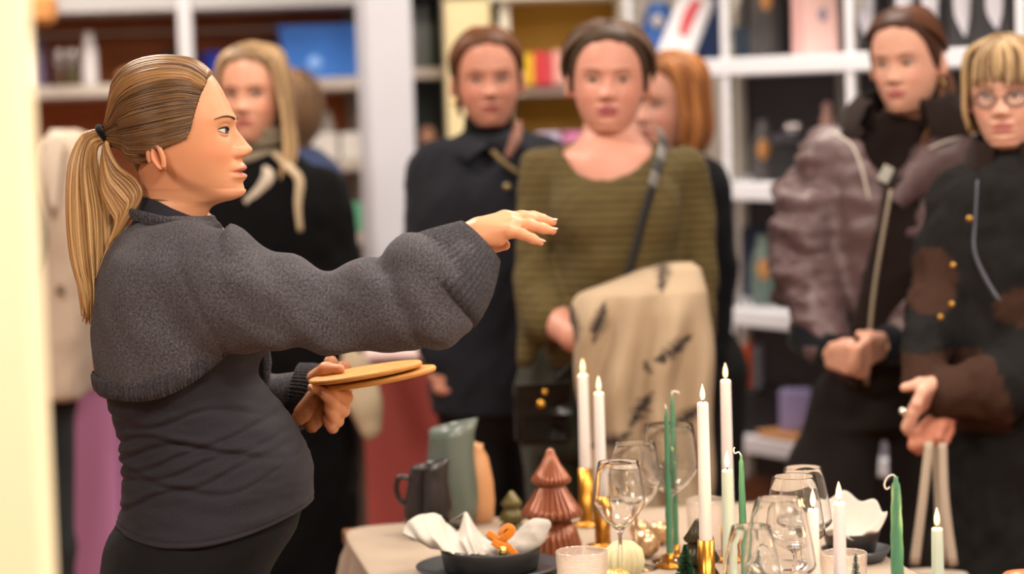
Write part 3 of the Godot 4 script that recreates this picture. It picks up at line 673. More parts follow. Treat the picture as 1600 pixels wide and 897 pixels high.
func ginger_woman() -> void:
	var skin := Color(0.52, 0.26, 0.19)
	var p := thing("person", "ginger-haired woman in a dark jacket, half hidden behind the olive sweater", "person", Vector3(0.42, 0, -5.85))
	var h := make_head(FACE, face_at(Vector3(0.3905, 1.5411, -5.85), -48, 4, -0.05, 0.98), skin, Color(0.36, 0.11, 0.10))
	var g := Geo.new()
	head_skin(g, h, skin)
	eyelids(g, h, skin, 0.9)
	part(p, "body", g, skin_mat(), false, true)
	face_parts(p, h, Color(0.05, 0.05, 0.05), Color(0.16, 0.075, 0.035), Vector2.ZERO, 0.9)
	var hair := Geo.new()
	var lo := Color(0.16, 0.055, 0.018)
	var hi := Color(0.55, 0.235, 0.075)
	scalp(hair, h, usual_line, 0.010, lo)
	var side := [
		[hp(h, 10, 62, 0.003), hp(h, 46, 42, 0.012), Vector3(0.080, 0.0, 0.045), Vector3(0.085, -0.05, 0.045), Vector3(0.078, -0.10, 0.045)],
		[hp(h, 50, 82, 0.010), hp(h, 85, 42, 0.018), Vector3(0.096, 0.0, 0.0), Vector3(0.102, -0.06, 0.0), Vector3(0.092, -0.115, 0.01)],
		[hp(h, 130, 80, 0.012), hp(h, 128, 42, 0.018), Vector3(0.082, 0.0, -0.065), Vector3(0.086, -0.06, -0.062), Vector3(0.078, -0.115, -0.05)],
		[hp(h, 178, 80, 0.012), hp(h, 178, 40, 0.018), Vector3(0.0, 0.0, -0.112), Vector3(0.0, -0.06, -0.10), Vector3(0.0, -0.115, -0.08)]]
	for sd in [side, mirror(side)]:
		locks(hair, h, sd, 70, 0.0065, 0.0065, 0.003, lo, hi, 4, 0.6)
	part(p, "hair", hair, vertex_mat(0.5, {"metallic_specular": 0.3}), false, true)
	var trunk := Stk.new([[1.4345, 0.3923, -5.88, 0.058, 0.07], [1.4067, 0.3916, -5.88, 0.0967, 0.11], [1.3525, 0.3965, -5.88, 0.1184, 0.13], [1.1741, 0.3937, -5.88, 0.1199, 0.14], [0.8622, 0.3822, -5.88, 0.1161, 0.14]], 0.0, 2.4)
	var prims := [trunk]
	prims.append_array(chain([Vector3(0.4776, 1.3508, -5.86), Vector3(0.492, 1.1423, -5.85), Vector3(0.4783, 0.9307, -5.8)], [0.055, 0.048, 0.04]))
	wear(p, "jacket", prims, cloth("111215", "1c1d21", 12.0, 0.9, 0.08, 0.05), 0.03, soft(0.006, 8.0, 6.0))
	wear(p, "trousers", legs(Vector3(0.3853, 0.8621, -5.88), 0.9), mat("0d0d10", 0.9), 0.03, null, [], 0.018)
	shoes(p, Vector3(0.3853, 0.8621, -5.88))

func brown_jacket_woman() -> void:
	var skin := Color(0.60, 0.325, 0.235)
	var p := thing("person", "young woman in a mauve-brown puffer jacket, hands clasped in front", "person", Vector3(0.88, 0, -5.4))
	var h := make_head(FACE, face_at(Vector3(0.8878, 1.6217, -5.4), -30, 3, 0.08, 0.96), skin, Color(0.42, 0.13, 0.115))
	var g := Geo.new()
	head_skin(g, h, skin)
	eyelids(g, h, skin, 0.9)
	limbs(g, skin, Vector3(0.8816, 1.476, -5.42), Vector3(0.8541, 0.9622, -5.41), [[Vector3(0.7351, 1.4163, -5.42), Vector3(0.6502, 1.1469, -5.33), Vector3(0.6756, 1.0026, -5.14)], [Vector3(1.013, 1.4009, -5.42), Vector3(1.0002, 1.1108, -5.3), Vector3(0.7805, 1.0224, -5.13)]])
	# clasped hands: one over the other
	blob(g, hand(Vector3(0.6756, 1.0026, -5.14), Vector3(0.7039, 1.0017, -5.09), Vector3(0.7432, 0.9794, -5.085), Vector3(0.1, 0.9, 0.35), Vector3(0.7127, 1.0367, -5.09), 0.95), 0.005, 0.008, skin)
	blob(g, hand(Vector3(0.7805, 1.0224, -5.13), Vector3(0.7424, 1.0184, -5.075), Vector3(0.7022, 0.9889, -5.06), Vector3(-0.1, 0.85, 0.45), Vector3(0.7236, 1.0546, -5.07), 0.95), 0.005, 0.008, skin)
	part(p, "body", g, skin_mat(), false, true)
	face_parts(p, h, Color(0.06, 0.06, 0.06), Color(0.09, 0.045, 0.025), Vector2(-0.003, 0), 0.85)
	var rg := Geo.new()
	rg.tube([Vector3(0.7149, 1.0163, -5.052), Vector3(0.7209, 1.0112, -5.048)], [0.006, 0.006], 8, Color.WHITE, 3)
	part(p, "ring", rg, mat("e8e4dc", 0.2, {"metallic": 1.0}), false, true)
	var hair := Geo.new()
	var lo := Color(0.045, 0.018, 0.010)
	var hi := Color(0.19, 0.078, 0.040)
	scalp(hair, h, usual_line, 0.007, lo)
	var side := [
		[hp(h, 8, 60, 0.003), hp(h, 44, 44, 0.008), hp(h, 70, 30, 0.010), hp(h, 98, 14, 0.011), hp(h, 130, 0, 0.012), hp(h, 168, -8, 0.014)],
		[hp(h, 6, 74, 0.006), hp(h, 72, 60, 0.010), hp(h, 98, 38, 0.011), hp(h, 120, 18, 0.012), hp(h, 145, 4, 0.014), hp(h, 172, -4, 0.02)],
		[hp(h, 170, 88, 0.008), hp(h, 140, 66, 0.011), hp(h, 150, 42, 0.012), hp(h, 160, 20, 0.012), hp(h, 168, 4, 0.014), hp(h, 176, -2, 0.024)]]
	for sd in [side, mirror(side)]:
		locks(hair, h, sd, 70, 0.0042, 0.0045, 0.0012, lo, hi, 3, 0.5)
	# the length of it falls behind the ear and over the collar
	locks(hair, h, [
		[Vector3(0.066, -0.015, -0.035), Vector3(0.074, -0.06, -0.02), Vector3(0.070, -0.11, 0.01), Vector3(0.062, -0.155, 0.05), Vector3(0.045, -0.20, 0.085)],
		[Vector3(0.06, 0.0, -0.07), Vector3(0.082, -0.06, -0.06), Vector3(0.088, -0.12, -0.03), Vector3(0.082, -0.17, 0.02), Vector3(0.066, -0.23, 0.07)],
		[Vector3(0.0, 0.0, -0.105), Vector3(0.04, -0.07, -0.10), Vector3(0.06, -0.13, -0.08), Vector3(0.07, -0.19, -0.05), Vector3(0.07, -0.25, -0.02)]], 60, 0.006, 0.006, 0.004, lo, hi)
	locks(hair, h, [
		[Vector3(-0.05, -0.10, -0.02), Vector3(-0.062, -0.13, 0.03), Vector3(-0.055, -0.17, 0.07), Vector3(-0.04, -0.22, 0.09)],
		[Vector3(-0.05, -0.08, -0.05), Vector3(-0.075, -0.13, 0.0), Vector3(-0.07, -0.18, 0.05), Vector3(-0.055, -0.24, 0.085)]], 24, 0.006, 0.006, 0.003, lo, hi)
	part(p, "hair", hair, vertex_mat(0.5, {"metallic_specular": 0.3}), false, true)
	var hoop := Geo.new()
	var ring := []
	for i in 9:
		var a := TAU * i / 8.0
		ring.push_back(h.at * (Vector3(0.079, -0.052, -0.008) + Vector3(0.0, cos(a) * 0.009, sin(a) * 0.009)))
	hoop.tube(ring, [0.002, 0.002, 0.002, 0.002, 0.002, 0.002, 0.002, 0.002, 0.002], 6, Color.WHITE, 2)
	part(p, "earring", hoop, mat("d9bd7a", 0.25, {"metallic": 1.0}), false, true)
	var puff := mat("ffffff", 0.48, {"albedo_texture": noise_tex(0.03, ["4a3537", "5c4547"], 4, 3), "uv1_triplanar": true, "uv1_scale": Vector3(3, 3, 3), "rim_enabled": true, "rim": 0.15})
	var dark := cloth("1e1614", "2e2422", 10.0, 0.95, 0.1, 0.08)
	var trunk := Stk.new([[1.5042, 0.8892, -5.42, 0.0642, 0.09], [1.4815, 0.8881, -5.42, 0.1162, 0.12], [1.4547, 0.8819, -5.42, 0.1533, 0.145], [1.405, 0.8775, -5.42, 0.1712, 0.165], [1.2915, 0.8719, -5.41, 0.1758, 0.185], [1.1487, 0.8645, -5.41, 0.1708, 0.19], [1.0199, 0.8501, -5.41, 0.1545, 0.185], [0.9194, 0.8405, -5.41, 0.1409, 0.175]], 0.12, 2.4)
	var prims := [trunk]
	prims.append_array(chain([Vector3(0.7209, 1.4167, -5.42), Vector3(0.6591, 1.285, -5.38), Vector3(0.6502, 1.1469, -5.33), Vector3(0.6704, 1.0322, -5.2)], [0.075, 0.070, 0.070, 0.052]))
	prims.append_array(chain([Vector3(1.0272, 1.4005, -5.42), Vector3(1.0457, 1.2451, -5.38), Vector3(1.0002, 1.1108, -5.3), Vector3(0.8306, 1.0305, -5.17)], [0.075, 0.07, 0.068, 0.05]))
	var puffed := func(q: Vector3, n: Vector3) -> float:
		var arm := smoothstep(0.70, 0.64, q.x) + smoothstep(1.0, 1.06, q.x)
		return 0.020 * fold.get_noise_3d(q.x * 6.0 + q.y * 3.0, q.y * 15.0, q.z * 6.0) * (0.5 + arm) + 0.009 * fold.get_noise_3d(q.x * 16.0, q.y * 30.0, q.z * 16.0) * (0.4 + arm)
	var jk := wear(p, "jacket", prims, puff, 0.04, puffed, [func(q: Vector3) -> float: return 0.085 - (q - Vector3(0.8565, 1.5064, -5.28)).length(),
		func(q: Vector3) -> float:   # the V between the open fronts
			var low: Vector3 = Vector3(0.8155, 1.3341, -5.25)
			var lf: Vector3 = Vector3(0.7591, 1.4869, -5.3)
			var rt: Vector3 = Vector3(0.9484, 1.473, -5.3)
			var t := (q.y - low.y) / (lf.y - low.y)
			return minf(minf(q.x - lerpf(low.x, lf.x, t), lerpf(low.x, rt.x, t) - q.x), q.y - low.y) if q.z > -5.40 else -1.0])
	# dark lining: open fronts and the stand-up collar
	var lin := Geo.new()
	blob(lin, [Cap.new(Vector3(0.8712, 1.4254, -5.405), Vector3(0.8462, 1.3223, -5.375), 0.100, 0.115, Vector3(0, 0, 1), 0.45), Cap.new(Vector3(0.8326, 1.3425, -5.235), Vector3(0.7877, 0.9834, -5.235), 0.030, 0.075, Vector3(0.1, 0, 1), 0.55), Cap.new(Vector3(0.85, 1.3418, -5.24), Vector3(0.8699, 1.0923, -5.235), 0.03, 0.05, Vector3(0, 0, 1), 0.5)], 0.011, 0.03, Color.WHITE, [], soft(0.004, 8.0, 8.0))
	part(p, "vest", lin, dark, false, true)
	var col := collar_band(Vector3(0.8845, 1.4816, -5.42), 0.098, 0.10, 0.10, 0.060, 60.0, -0.35)
	part(jk, "collar", col, dark, false, true)
	var lp := Geo.new()
	lp.grid([PackedVector3Array([Vector3(0.8112, 1.3334, -5.205), Vector3(0.8577, 1.3865, -5.215), Vector3(0.914, 1.4282, -5.235)]), PackedVector3Array([Vector3(0.8294, 1.3194, -5.2), Vector3(0.8794, 1.359, -5.2), Vector3(0.9394, 1.4057, -5.225)]), PackedVector3Array([Vector3(0.8426, 1.3073, -5.215), Vector3(0.8981, 1.3414, -5.215), Vector3(0.9675, 1.3823, -5.245)])], false)
	part(jk, "lapel", lp, puff, false, true)
	var zip := mat("b9b2a6", 0.45)
	var zg := Geo.new()
	zg.tube([Vector3(0.706, 1.4746, -5.3), Vector3(0.7409, 1.4467, -5.255), Vector3(0.7577, 1.3974, -5.225), Vector3(0.77, 1.3291, -5.205)], [0.0025, 0.003, 0.003, 0.0025], 8, Color.WHITE, 4)
	part(jk, "piping", zg, zip, false, true)
	var z2 := Geo.new()
	z2.tube([Vector3(1.0269, 1.4616, -5.34), Vector3(0.9509, 1.4484, -5.27), Vector3(0.9058, 1.434, -5.235)], [0.002, 0.003, 0.002], 8, Color.WHITE, 4)
	part(jk, "piping", z2, zip, false, true)
	var z3 := Geo.new()
	z3.tube([Vector3(0.8147, 1.3503, -5.19), Vector3(0.7875, 1.2237, -5.17), Vector3(0.7684, 1.1152, -5.165), Vector3(0.7553, 0.992, -5.165), Vector3(0.7552, 0.9339, -5.19)], [0.004, 0.0045, 0.0045, 0.0045, 0.006], 8, Color.WHITE, 4)
	part(jk, "zip", z3, mat("8d8170", 0.45), false, true)
	var tg := Geo.new()
	tg.box(Vector3(0.024, 0.036, 0.004), Transform3D(Basis(Vector3.BACK, -0.5), Vector3(0.8082, 1.3825, -5.215)), 0.001)
	part(p, "shirt_front", tg, mat("a9aaa2", 0.8), true, true)
	for q in [[[Vector3(0.6382, 1.0421, -5.25), Vector3(0.6688, 1.0167, -5.19), Vector3(0.6858, 1.0061, -5.155)], [0.052, 0.046, 0.040]], [[Vector3(0.8447, 1.0225, -5.19), Vector3(0.8027, 1.0224, -5.15), Vector3(0.7805, 1.021, -5.13)], [0.050, 0.044, 0.040]]]:
		var cf := Geo.new()
		cf.tube(q[0], q[1], 18, Color.WHITE, 4)
		part(p, "sleeve_cuff", cf, cloth("0b0f14", "171c22", 12.0, 0.9, 0.2, 0.04), false, true)
	var trous := cloth("2a2726", "3a3635", 16.0, 0.9, 0.1, 0.05)
	var lg := [Stk.new([[0.9616, 0.8399, -5.42, 0.1269, 0.13], [0.8895, 0.833, -5.42, 0.1326, 0.14], [0.8173, 0.8274, -5.42, 0.1426, 0.13]], 0.0, 2.3)]
	lg.append_array(chain([Vector3(0.7417, 0.8488, -5.42), Vector3(0.7044, 0.7048, -5.42), Vector3(0.6739, 0.4723, -5.42), Vector3(0.6514, 0.0605, -5.42)], [0.085, 0.092, 0.095, 0.09]))
	lg.append_array(chain([Vector3(0.9112, 0.8438, -5.42), Vector3(0.9262, 0.6982, -5.42), Vector3(0.934, 0.4644, -5.42), Vector3(0.9304, 0.0521, -5.42)], [0.082, 0.078, 0.08, 0.08]))
	wear(p, "trousers", lg, trous, 0.04, soft(0.005, 9.0, 6.0), [], 0.016)
	shoes(p, Vector3(0.8078, 0.8469, -5.42), 0.13)

func glasses_woman() -> void:
	var skin := Color(0.60, 0.335, 0.245)
	var p := thing("person", "blond woman with fringe and glasses in a black and brown wool coat", "person", Vector3(1.06, 0, -4.98))
	var h := make_head(FACE, face_at(Vector3(1.0216, 1.546, -4.98), -20, 2, 0.06, 0.94), skin, Color(0.44, 0.16, 0.14), 84, 72, 1.0, 1.0)
	var g := Geo.new()
	head_skin(g, h, skin)
	eyelids(g, h, skin, 0.85)
	limbs(g, skin, Vector3(1.0306, 1.4185, -5), Vector3(1.0277, 1.0019, -5), [[Vector3(0.9465, 1.3355, -5), Vector3(0.8607, 1.1063, -4.93), Vector3(0.8449, 0.9076, -4.8)], [Vector3(1.1241, 1.3171, -5), Vector3(1.0935, 1.0131, -4.88), Vector3(0.8357, 0.9707, -4.8)]])
	blob(g, hand(Vector3(0.8357, 0.9707, -4.8), Vector3(0.787, 0.9466, -4.74), Vector3(0.7755, 0.907, -4.735), Vector3(0.35, 0.85, 0.3), Vector3(0.7625, 0.9802, -4.74), 1.0), 0.005, 0.008, skin)
	blob(g, hand(Vector3(0.8449, 0.9076, -4.8), Vector3(0.814, 0.8909, -4.77), Vector3(0.815, 0.8507, -4.765), Vector3(0.9, 0.3, 0.3), Vector3(0.8473, 0.8683, -4.76), 1.0), 0.005, 0.008, Color(0.50, 0.20, 0.13))
	part(p, "body", g, skin_mat(), false, true)
	face_parts(p, h, Color(0.05, 0.06, 0.07), Color(0.20, 0.12, 0.07), Vector2(-0.002, -0.001), 0.8, Color(0.06, 0.035, 0.03), 0.003)
	var rg := Geo.new()
	rg.tube([Vector3(0.7548, 0.939, -4.728), Vector3(0.7603, 0.9317, -4.724)], [0.007, 0.007], 8, Color.WHITE, 3)
	part(p, "ring", rg, mat("e8e4dc", 0.2, {"metallic": 1.0}), false, true)
	var hair := Geo.new()
	var lo := Color(0.19, 0.115, 0.055)
	var hi := Color(0.64, 0.46, 0.25)
	scalp(hair, h, usual_line, 0.006, lo)
	var fringe := []
	for i in 7:
		var az := -52.0 + 104.0 * i / 6.0
		var y0 := 0.034 - 0.00030 * absf(az + 12.0)
		fringe.push_back([hp(h, az * 0.5, 82, 0.008), hp(h, az * 0.85, 58, 0.010), hp(h, az, 38, 0.009), Vector3(sin(deg_to_rad(az)) * 0.085, y0, h.base(sin(deg_to_rad(az)) * 0.072, y0) + 0.006)])
	locks(hair, h, fringe, 70, 0.0045, 0.0035, 0.0032, Color(0.13, 0.075, 0.035), hi, 3, 0.5)
	var side := [
		[hp(h, 40, 62, 0.012), hp(h, 62, 40, 0.014), Vector3(0.083, 0.01, 0.035), Vector3(0.086, -0.03, 0.030), Vector3(0.080, -0.068, 0.025)],
		[hp(h, 60, 80, 0.014), hp(h, 92, 42, 0.018), Vector3(0.094, 0.0, -0.01), Vector3(0.095, -0.04, -0.01), Vector3(0.086, -0.08, -0.01)],
		[hp(h, 150, 82, 0.014), hp(h, 135, 42, 0.018), Vector3(0.078, 0.0, -0.068), Vector3(0.078, -0.04, -0.066), Vector3(0.068, -0.085, -0.055)],
		[hp(h, 178, 80, 0.014), hp(h, 178, 40, 0.018), Vector3(0.0, 0.0, -0.112), Vector3(0.0, -0.04, -0.10), Vector3(0.0, -0.09, -0.07)]]
	for sd in [side, mirror(side)]:
		locks(hair, h, sd, 60, 0.0055, 0.0055, 0.002, lo, hi, 4, 0.55)
	part(p, "hair", hair, vertex_mat(0.5, {"metallic_specular": 0.3}), false, true)
	# glasses
	var sp := thing("eyeglasses", "thin dark metal eyeglasses worn by the blond woman with fringe", "glasses", h.at * Vector3(0, 0, 0.1))
	var fr := Geo.new()
	for s in [-1.0, 1.0]:
		var ring := []
		var rad := []
		for i in 13:
			var a := TAU * i / 12.0
			ring.push_back(h.at * Vector3(s * 0.033 + 0.0245 * cos(a), -0.004 + 0.0175 * sin(a) * (1.0 if sin(a) > 0 else 1.1), h.base(0.033, 0.0) + 0.011 - 0.004 * s * cos(a)))
			rad.push_back(0.0010)
		fr.tube(ring, rad, 6, Color.WHITE, 2)
		fr.tube([h.at * Vector3(s * 0.057, 0.004, h.base(0.033, 0.0) + 0.006), h.at * Vector3(s * 0.076, 0.003, 0.04), h.at * Vector3(s * 0.080, -0.004, -0.01)], [0.0012, 0.0012, 0.0012], 6, Color.WHITE, 3)
	fr.tube([h.at * Vector3(-0.009, 0.0, h.base(0.0, 0.0) + 0.012), h.at * Vector3(0.0, 0.003, h.base(0.0, 0.0) + 0.014), h.at * Vector3(0.009, 0.0, h.base(0.0, 0.0) + 0.012)], [0.0014, 0.0014, 0.0014], 6, Color.WHITE, 2)
	var frame := part(sp, "frame", fr, mat("54423a", 0.35, {"metallic": 0.5}), false, true)
	for s in [-1.0, 1.0]:
		var ln := Geo.new()
		ln.lathe([Vector2(0.0, 0.0), Vector2(0.0235, 0.0)], 20, h.at * Transform3D(Basis(Vector3.UP, s * 0.16) * Basis(Vector3.RIGHT, PI / 2) * Basis.from_scale(Vector3(1, 1, 0.72)), Vector3(s * 0.033, -0.0045, h.base(0.033, 0.0) + 0.011)))
		part(frame, "lens", ln, mat("ffffff", 0.03, {"transparency": BaseMaterial3D.TRANSPARENCY_ALPHA, "albedo_color": Color(1, 1, 1, 0.04)}), false, true)
	var wool := vertex_mat(0.95, {"metallic_specular": 0.15, "heightmap_enabled": true, "heightmap_texture": noise_tex(0.16, [], 31, 3), "heightmap_scale": 0.25, "uv1_triplanar": true, "uv1_scale": Vector3(8, 8, 8)})
	var trunk := Stk.new([[1.4302, 1.0366, -5, 0.0559, 0.085], [1.3961, 1.0329, -5, 0.0987, 0.115], [1.3459, 1.0388, -5, 0.125, 0.14], [1.241, 1.0386, -4.99, 0.1412, 0.155], [1.109, 1.0323, -4.99, 0.1523, 0.165], [0.9498, 1.0276, -4.99, 0.1576, 0.17], [0.7362, 1.0254, -4.99, 0.1609, 0.17], [0.413, 1.0211, -4.99, 0.1609, 0.17]], 0.1, 2.4)
	var prims := [trunk]
	prims.append_array(chain([Vector3(0.9333, 1.3359, -5), Vector3(0.8905, 1.2204, -4.97), Vector3(0.8607, 1.1063, -4.93), Vector3(0.8114, 0.9896, -4.82)], [0.066, 0.060, 0.058, 0.044]))
	prims.append_array(chain([Vector3(1.1373, 1.3167, -5), Vector3(1.1547, 1.1467, -4.97), Vector3(1.0935, 1.0131, -4.88), Vector3(0.9563, 0.9695, -4.78), Vector3(0.8634, 0.9615, -4.785)], [0.07, 0.072, 0.072, 0.064, 0.052]))
	# panels of brown wool: both cuffs, the upper sleeve and the elbow
	var tone := func(q: Vector3) -> Color:
		var brown := Color(0.052, 0.031, 0.022)
		var black := Color(0.0157, 0.0157, 0.0196)
		var a := Vector3(0.8114, 0.9896, -4.82)
		var b := Vector3(0.8801, 0.9539, -4.78)
		var c := Vector3(0.8436, 1.1746, -4.9)
		var e := Vector3(1.0303, 1.1241, -4.82)
		var in_cuff := absf(q.x - b.x + (q.y - b.y) * 0.35) < 0.085 and absf(q.y - b.y) < 0.085 and q.z > -4.90
		if in_cuff or (q.y < a.y + 0.045 and q.x < a.x + 0.04 and q.z > -4.95) or ((q - c) * Vector3(1, 0.75, 0.6)).length() < 0.055 or ((q - e) * Vector3(0.8, 1.5, 0.6)).length() < 0.06:
			return brown
		return black
	var cg := Geo.new()
	blob(cg, prims, 0.010, 0.035, tone, [], soft(0.010, 10.0, 6.5))
	var coat := part(p, "coat", cg, wool, false, true)
	var cl := collar_band(Vector3(1.033, 1.4014, -5), 0.070, 0.074, 0.085, 0.030, 36.0, -0.3)
	part(coat, "collar", cl, cloth("1d1311", "2b1e1a", 12.0, 0.95, 0.1, 0.12), false, true)
	var gold := mat("a8823e", 0.3, {"metallic": 0.9})
	for q in [Vector3(0.9103, 1.3041, -4.812), Vector3(0.8752, 1.2126, -4.808), Vector3(0.8704, 1.1355, -4.802), Vector3(0.8491, 1.1103, -4.806)]:
		var b := Geo.new()
		b.lathe([Vector2(0.0, 0.005), Vector2(0.006, 0.004), Vector2(0.007, 0.0), Vector2(0.006, -0.004)], 12, Transform3D(Basis(Vector3.RIGHT, PI / 2), q))
		part(coat, "button", b, gold, false, true)
	var st := Geo.new()
	st.tube([Vector3(0.9329, 1.3783, -4.845), Vector3(0.9242, 1.3056, -4.825), Vector3(0.9194, 1.2424, -4.818), Vector3(0.9378, 1.1888, -4.812), Vector3(0.9652, 1.138, -4.8)], [0.006, 0.006, 0.010, 0.013, 0.013], 8, Color(0.10, 0.11, 0.15), 4, 0.3, Vector3.RIGHT)
	part(p, "bag_strap", st, vertex_mat(0.5), false, true)
	wear(p, "trousers", legs(Vector3(1.0308, 0.7344, -5), 0.62), mat("0c0c0e", 0.9), 0.03, null, [], 0.018)
	shoes(p, Vector3(1.0308, 0.7344, -5))
	# the tote bag: its cotton handles hang from her hands
	var t := thing("tote_bag", "cream cotton tote bag hanging by its long handles from the woman with glasses", "bag", Vector3(0.8318, 0.5227, -4.76))
	var hm := cloth("a89c8b", "bfb3a2", 10.0, 0.95, 0.2, 0.04)
	for q in [[Vector3(0.8101, 0.8731, -4.735), Vector3(0.7949, 0.76, -4.73), Vector3(0.7772, 0.6296, -4.735)], [Vector3(0.8211, 0.8698, -4.755), Vector3(0.8316, 0.7786, -4.765), Vector3(0.8359, 0.6174, -4.775)], [Vector3(0.8365, 0.8697, -4.735), Vector3(0.8377, 0.7587, -4.73), Vector3(0.8529, 0.6248, -4.735)]]:
		var hd := Geo.new()
		hd.tube(q, [0.009, 0.0095, 0.0105], 8, Color.WHITE, 5, 0.22, Vector3(0.2, 0, 1))
		part(t, "handle", hd, hm, false, true)
	var bd := Geo.new()
	blob(bd, [Cap.new(Vector3(0.775, 0.5962, -4.755), Vector3(0.87, 0.5934, -4.755), 0.022, 0.022, Vector3.BACK, 0.6), Cap.new(Vector3(0.7776, 0.3705, -4.755), Vector3(0.873, 0.3676, -4.755), 0.05, 0.05, Vector3.BACK, 0.6), Cap.new(Vector3(0.7772, 0.4996, -4.755), Vector3(0.8711, 0.4968, -4.755), 0.04, 0.04, Vector3.BACK, 0.7)], 0.012, 0.05, Color.WHITE, [], soft(0.004, 9.0, 7.0))
	part(t, "pouch", bd, hm, false, true)

func man_behind() -> void:
	var skin := Color(0.50, 0.26, 0.18)
	var p := thing("person", "brown-haired person in a dark blue shirt, mostly hidden behind the blond woman", "person", Vector3(-0.62, 0, -6.5))
	var h := make_head(FACE, face_at(Vector3(-0.5836, 1.5294, -6.5), -140, 0, 0.0, 1.0), skin, skin)
	var g := Geo.new()
	head_skin(g, h, skin)
	part(p, "body", g, skin_mat(), false, true)
	var hair := Geo.new()
	scalp(hair, h, usual_line, 0.010, Color(0.13, 0.075, 0.04))
	var side := []
	for i in 7:
		var az := -170.0 + 340.0 * i / 6.0
		side.push_back([hp(h, az, 84, 0.012), hp(h, az, 55, 0.014), hp(h, az, 25, 0.013), hp(h, az, 2 if absf(az) > 60 else 24, 0.010)])
	locks(hair, h, side, 110, 0.006, 0.005, 0.003, Color(0.10, 0.055, 0.03), Color(0.30, 0.18, 0.09), 3, 0.6)
	part(p, "hair", hair, vertex_mat(0.5, {"metallic_specular": 0.3}), false, true)
	var trunk := Stk.new([[1.449, -0.572, -6.5, 0.0573, 0.08], [1.4215, -0.5662, -6.5, 0.0984, 0.11], [1.3752, -0.561, -6.5, 0.1223, 0.14], [1.1612, -0.5671, -6.5, 0.124, 0.15], [0.8165, -0.5832, -6.5, 0.1206, 0.15]], 0.0, 2.4)
	wear(p, "shirt", [trunk], cloth("2a3350", "3a4566", 12.0, 0.9, 0.2, 0.04), 0.03, soft(0.006, 8.0, 6.0), [], 0.014)
	wear(p, "trousers", legs(Vector3(-0.584, 0.8166, -6.5), 0.8), mat("15161c", 0.9), 0.03, null, [], 0.02)
	shoes(p, Vector3(-0.584, 0.8166, -6.5))

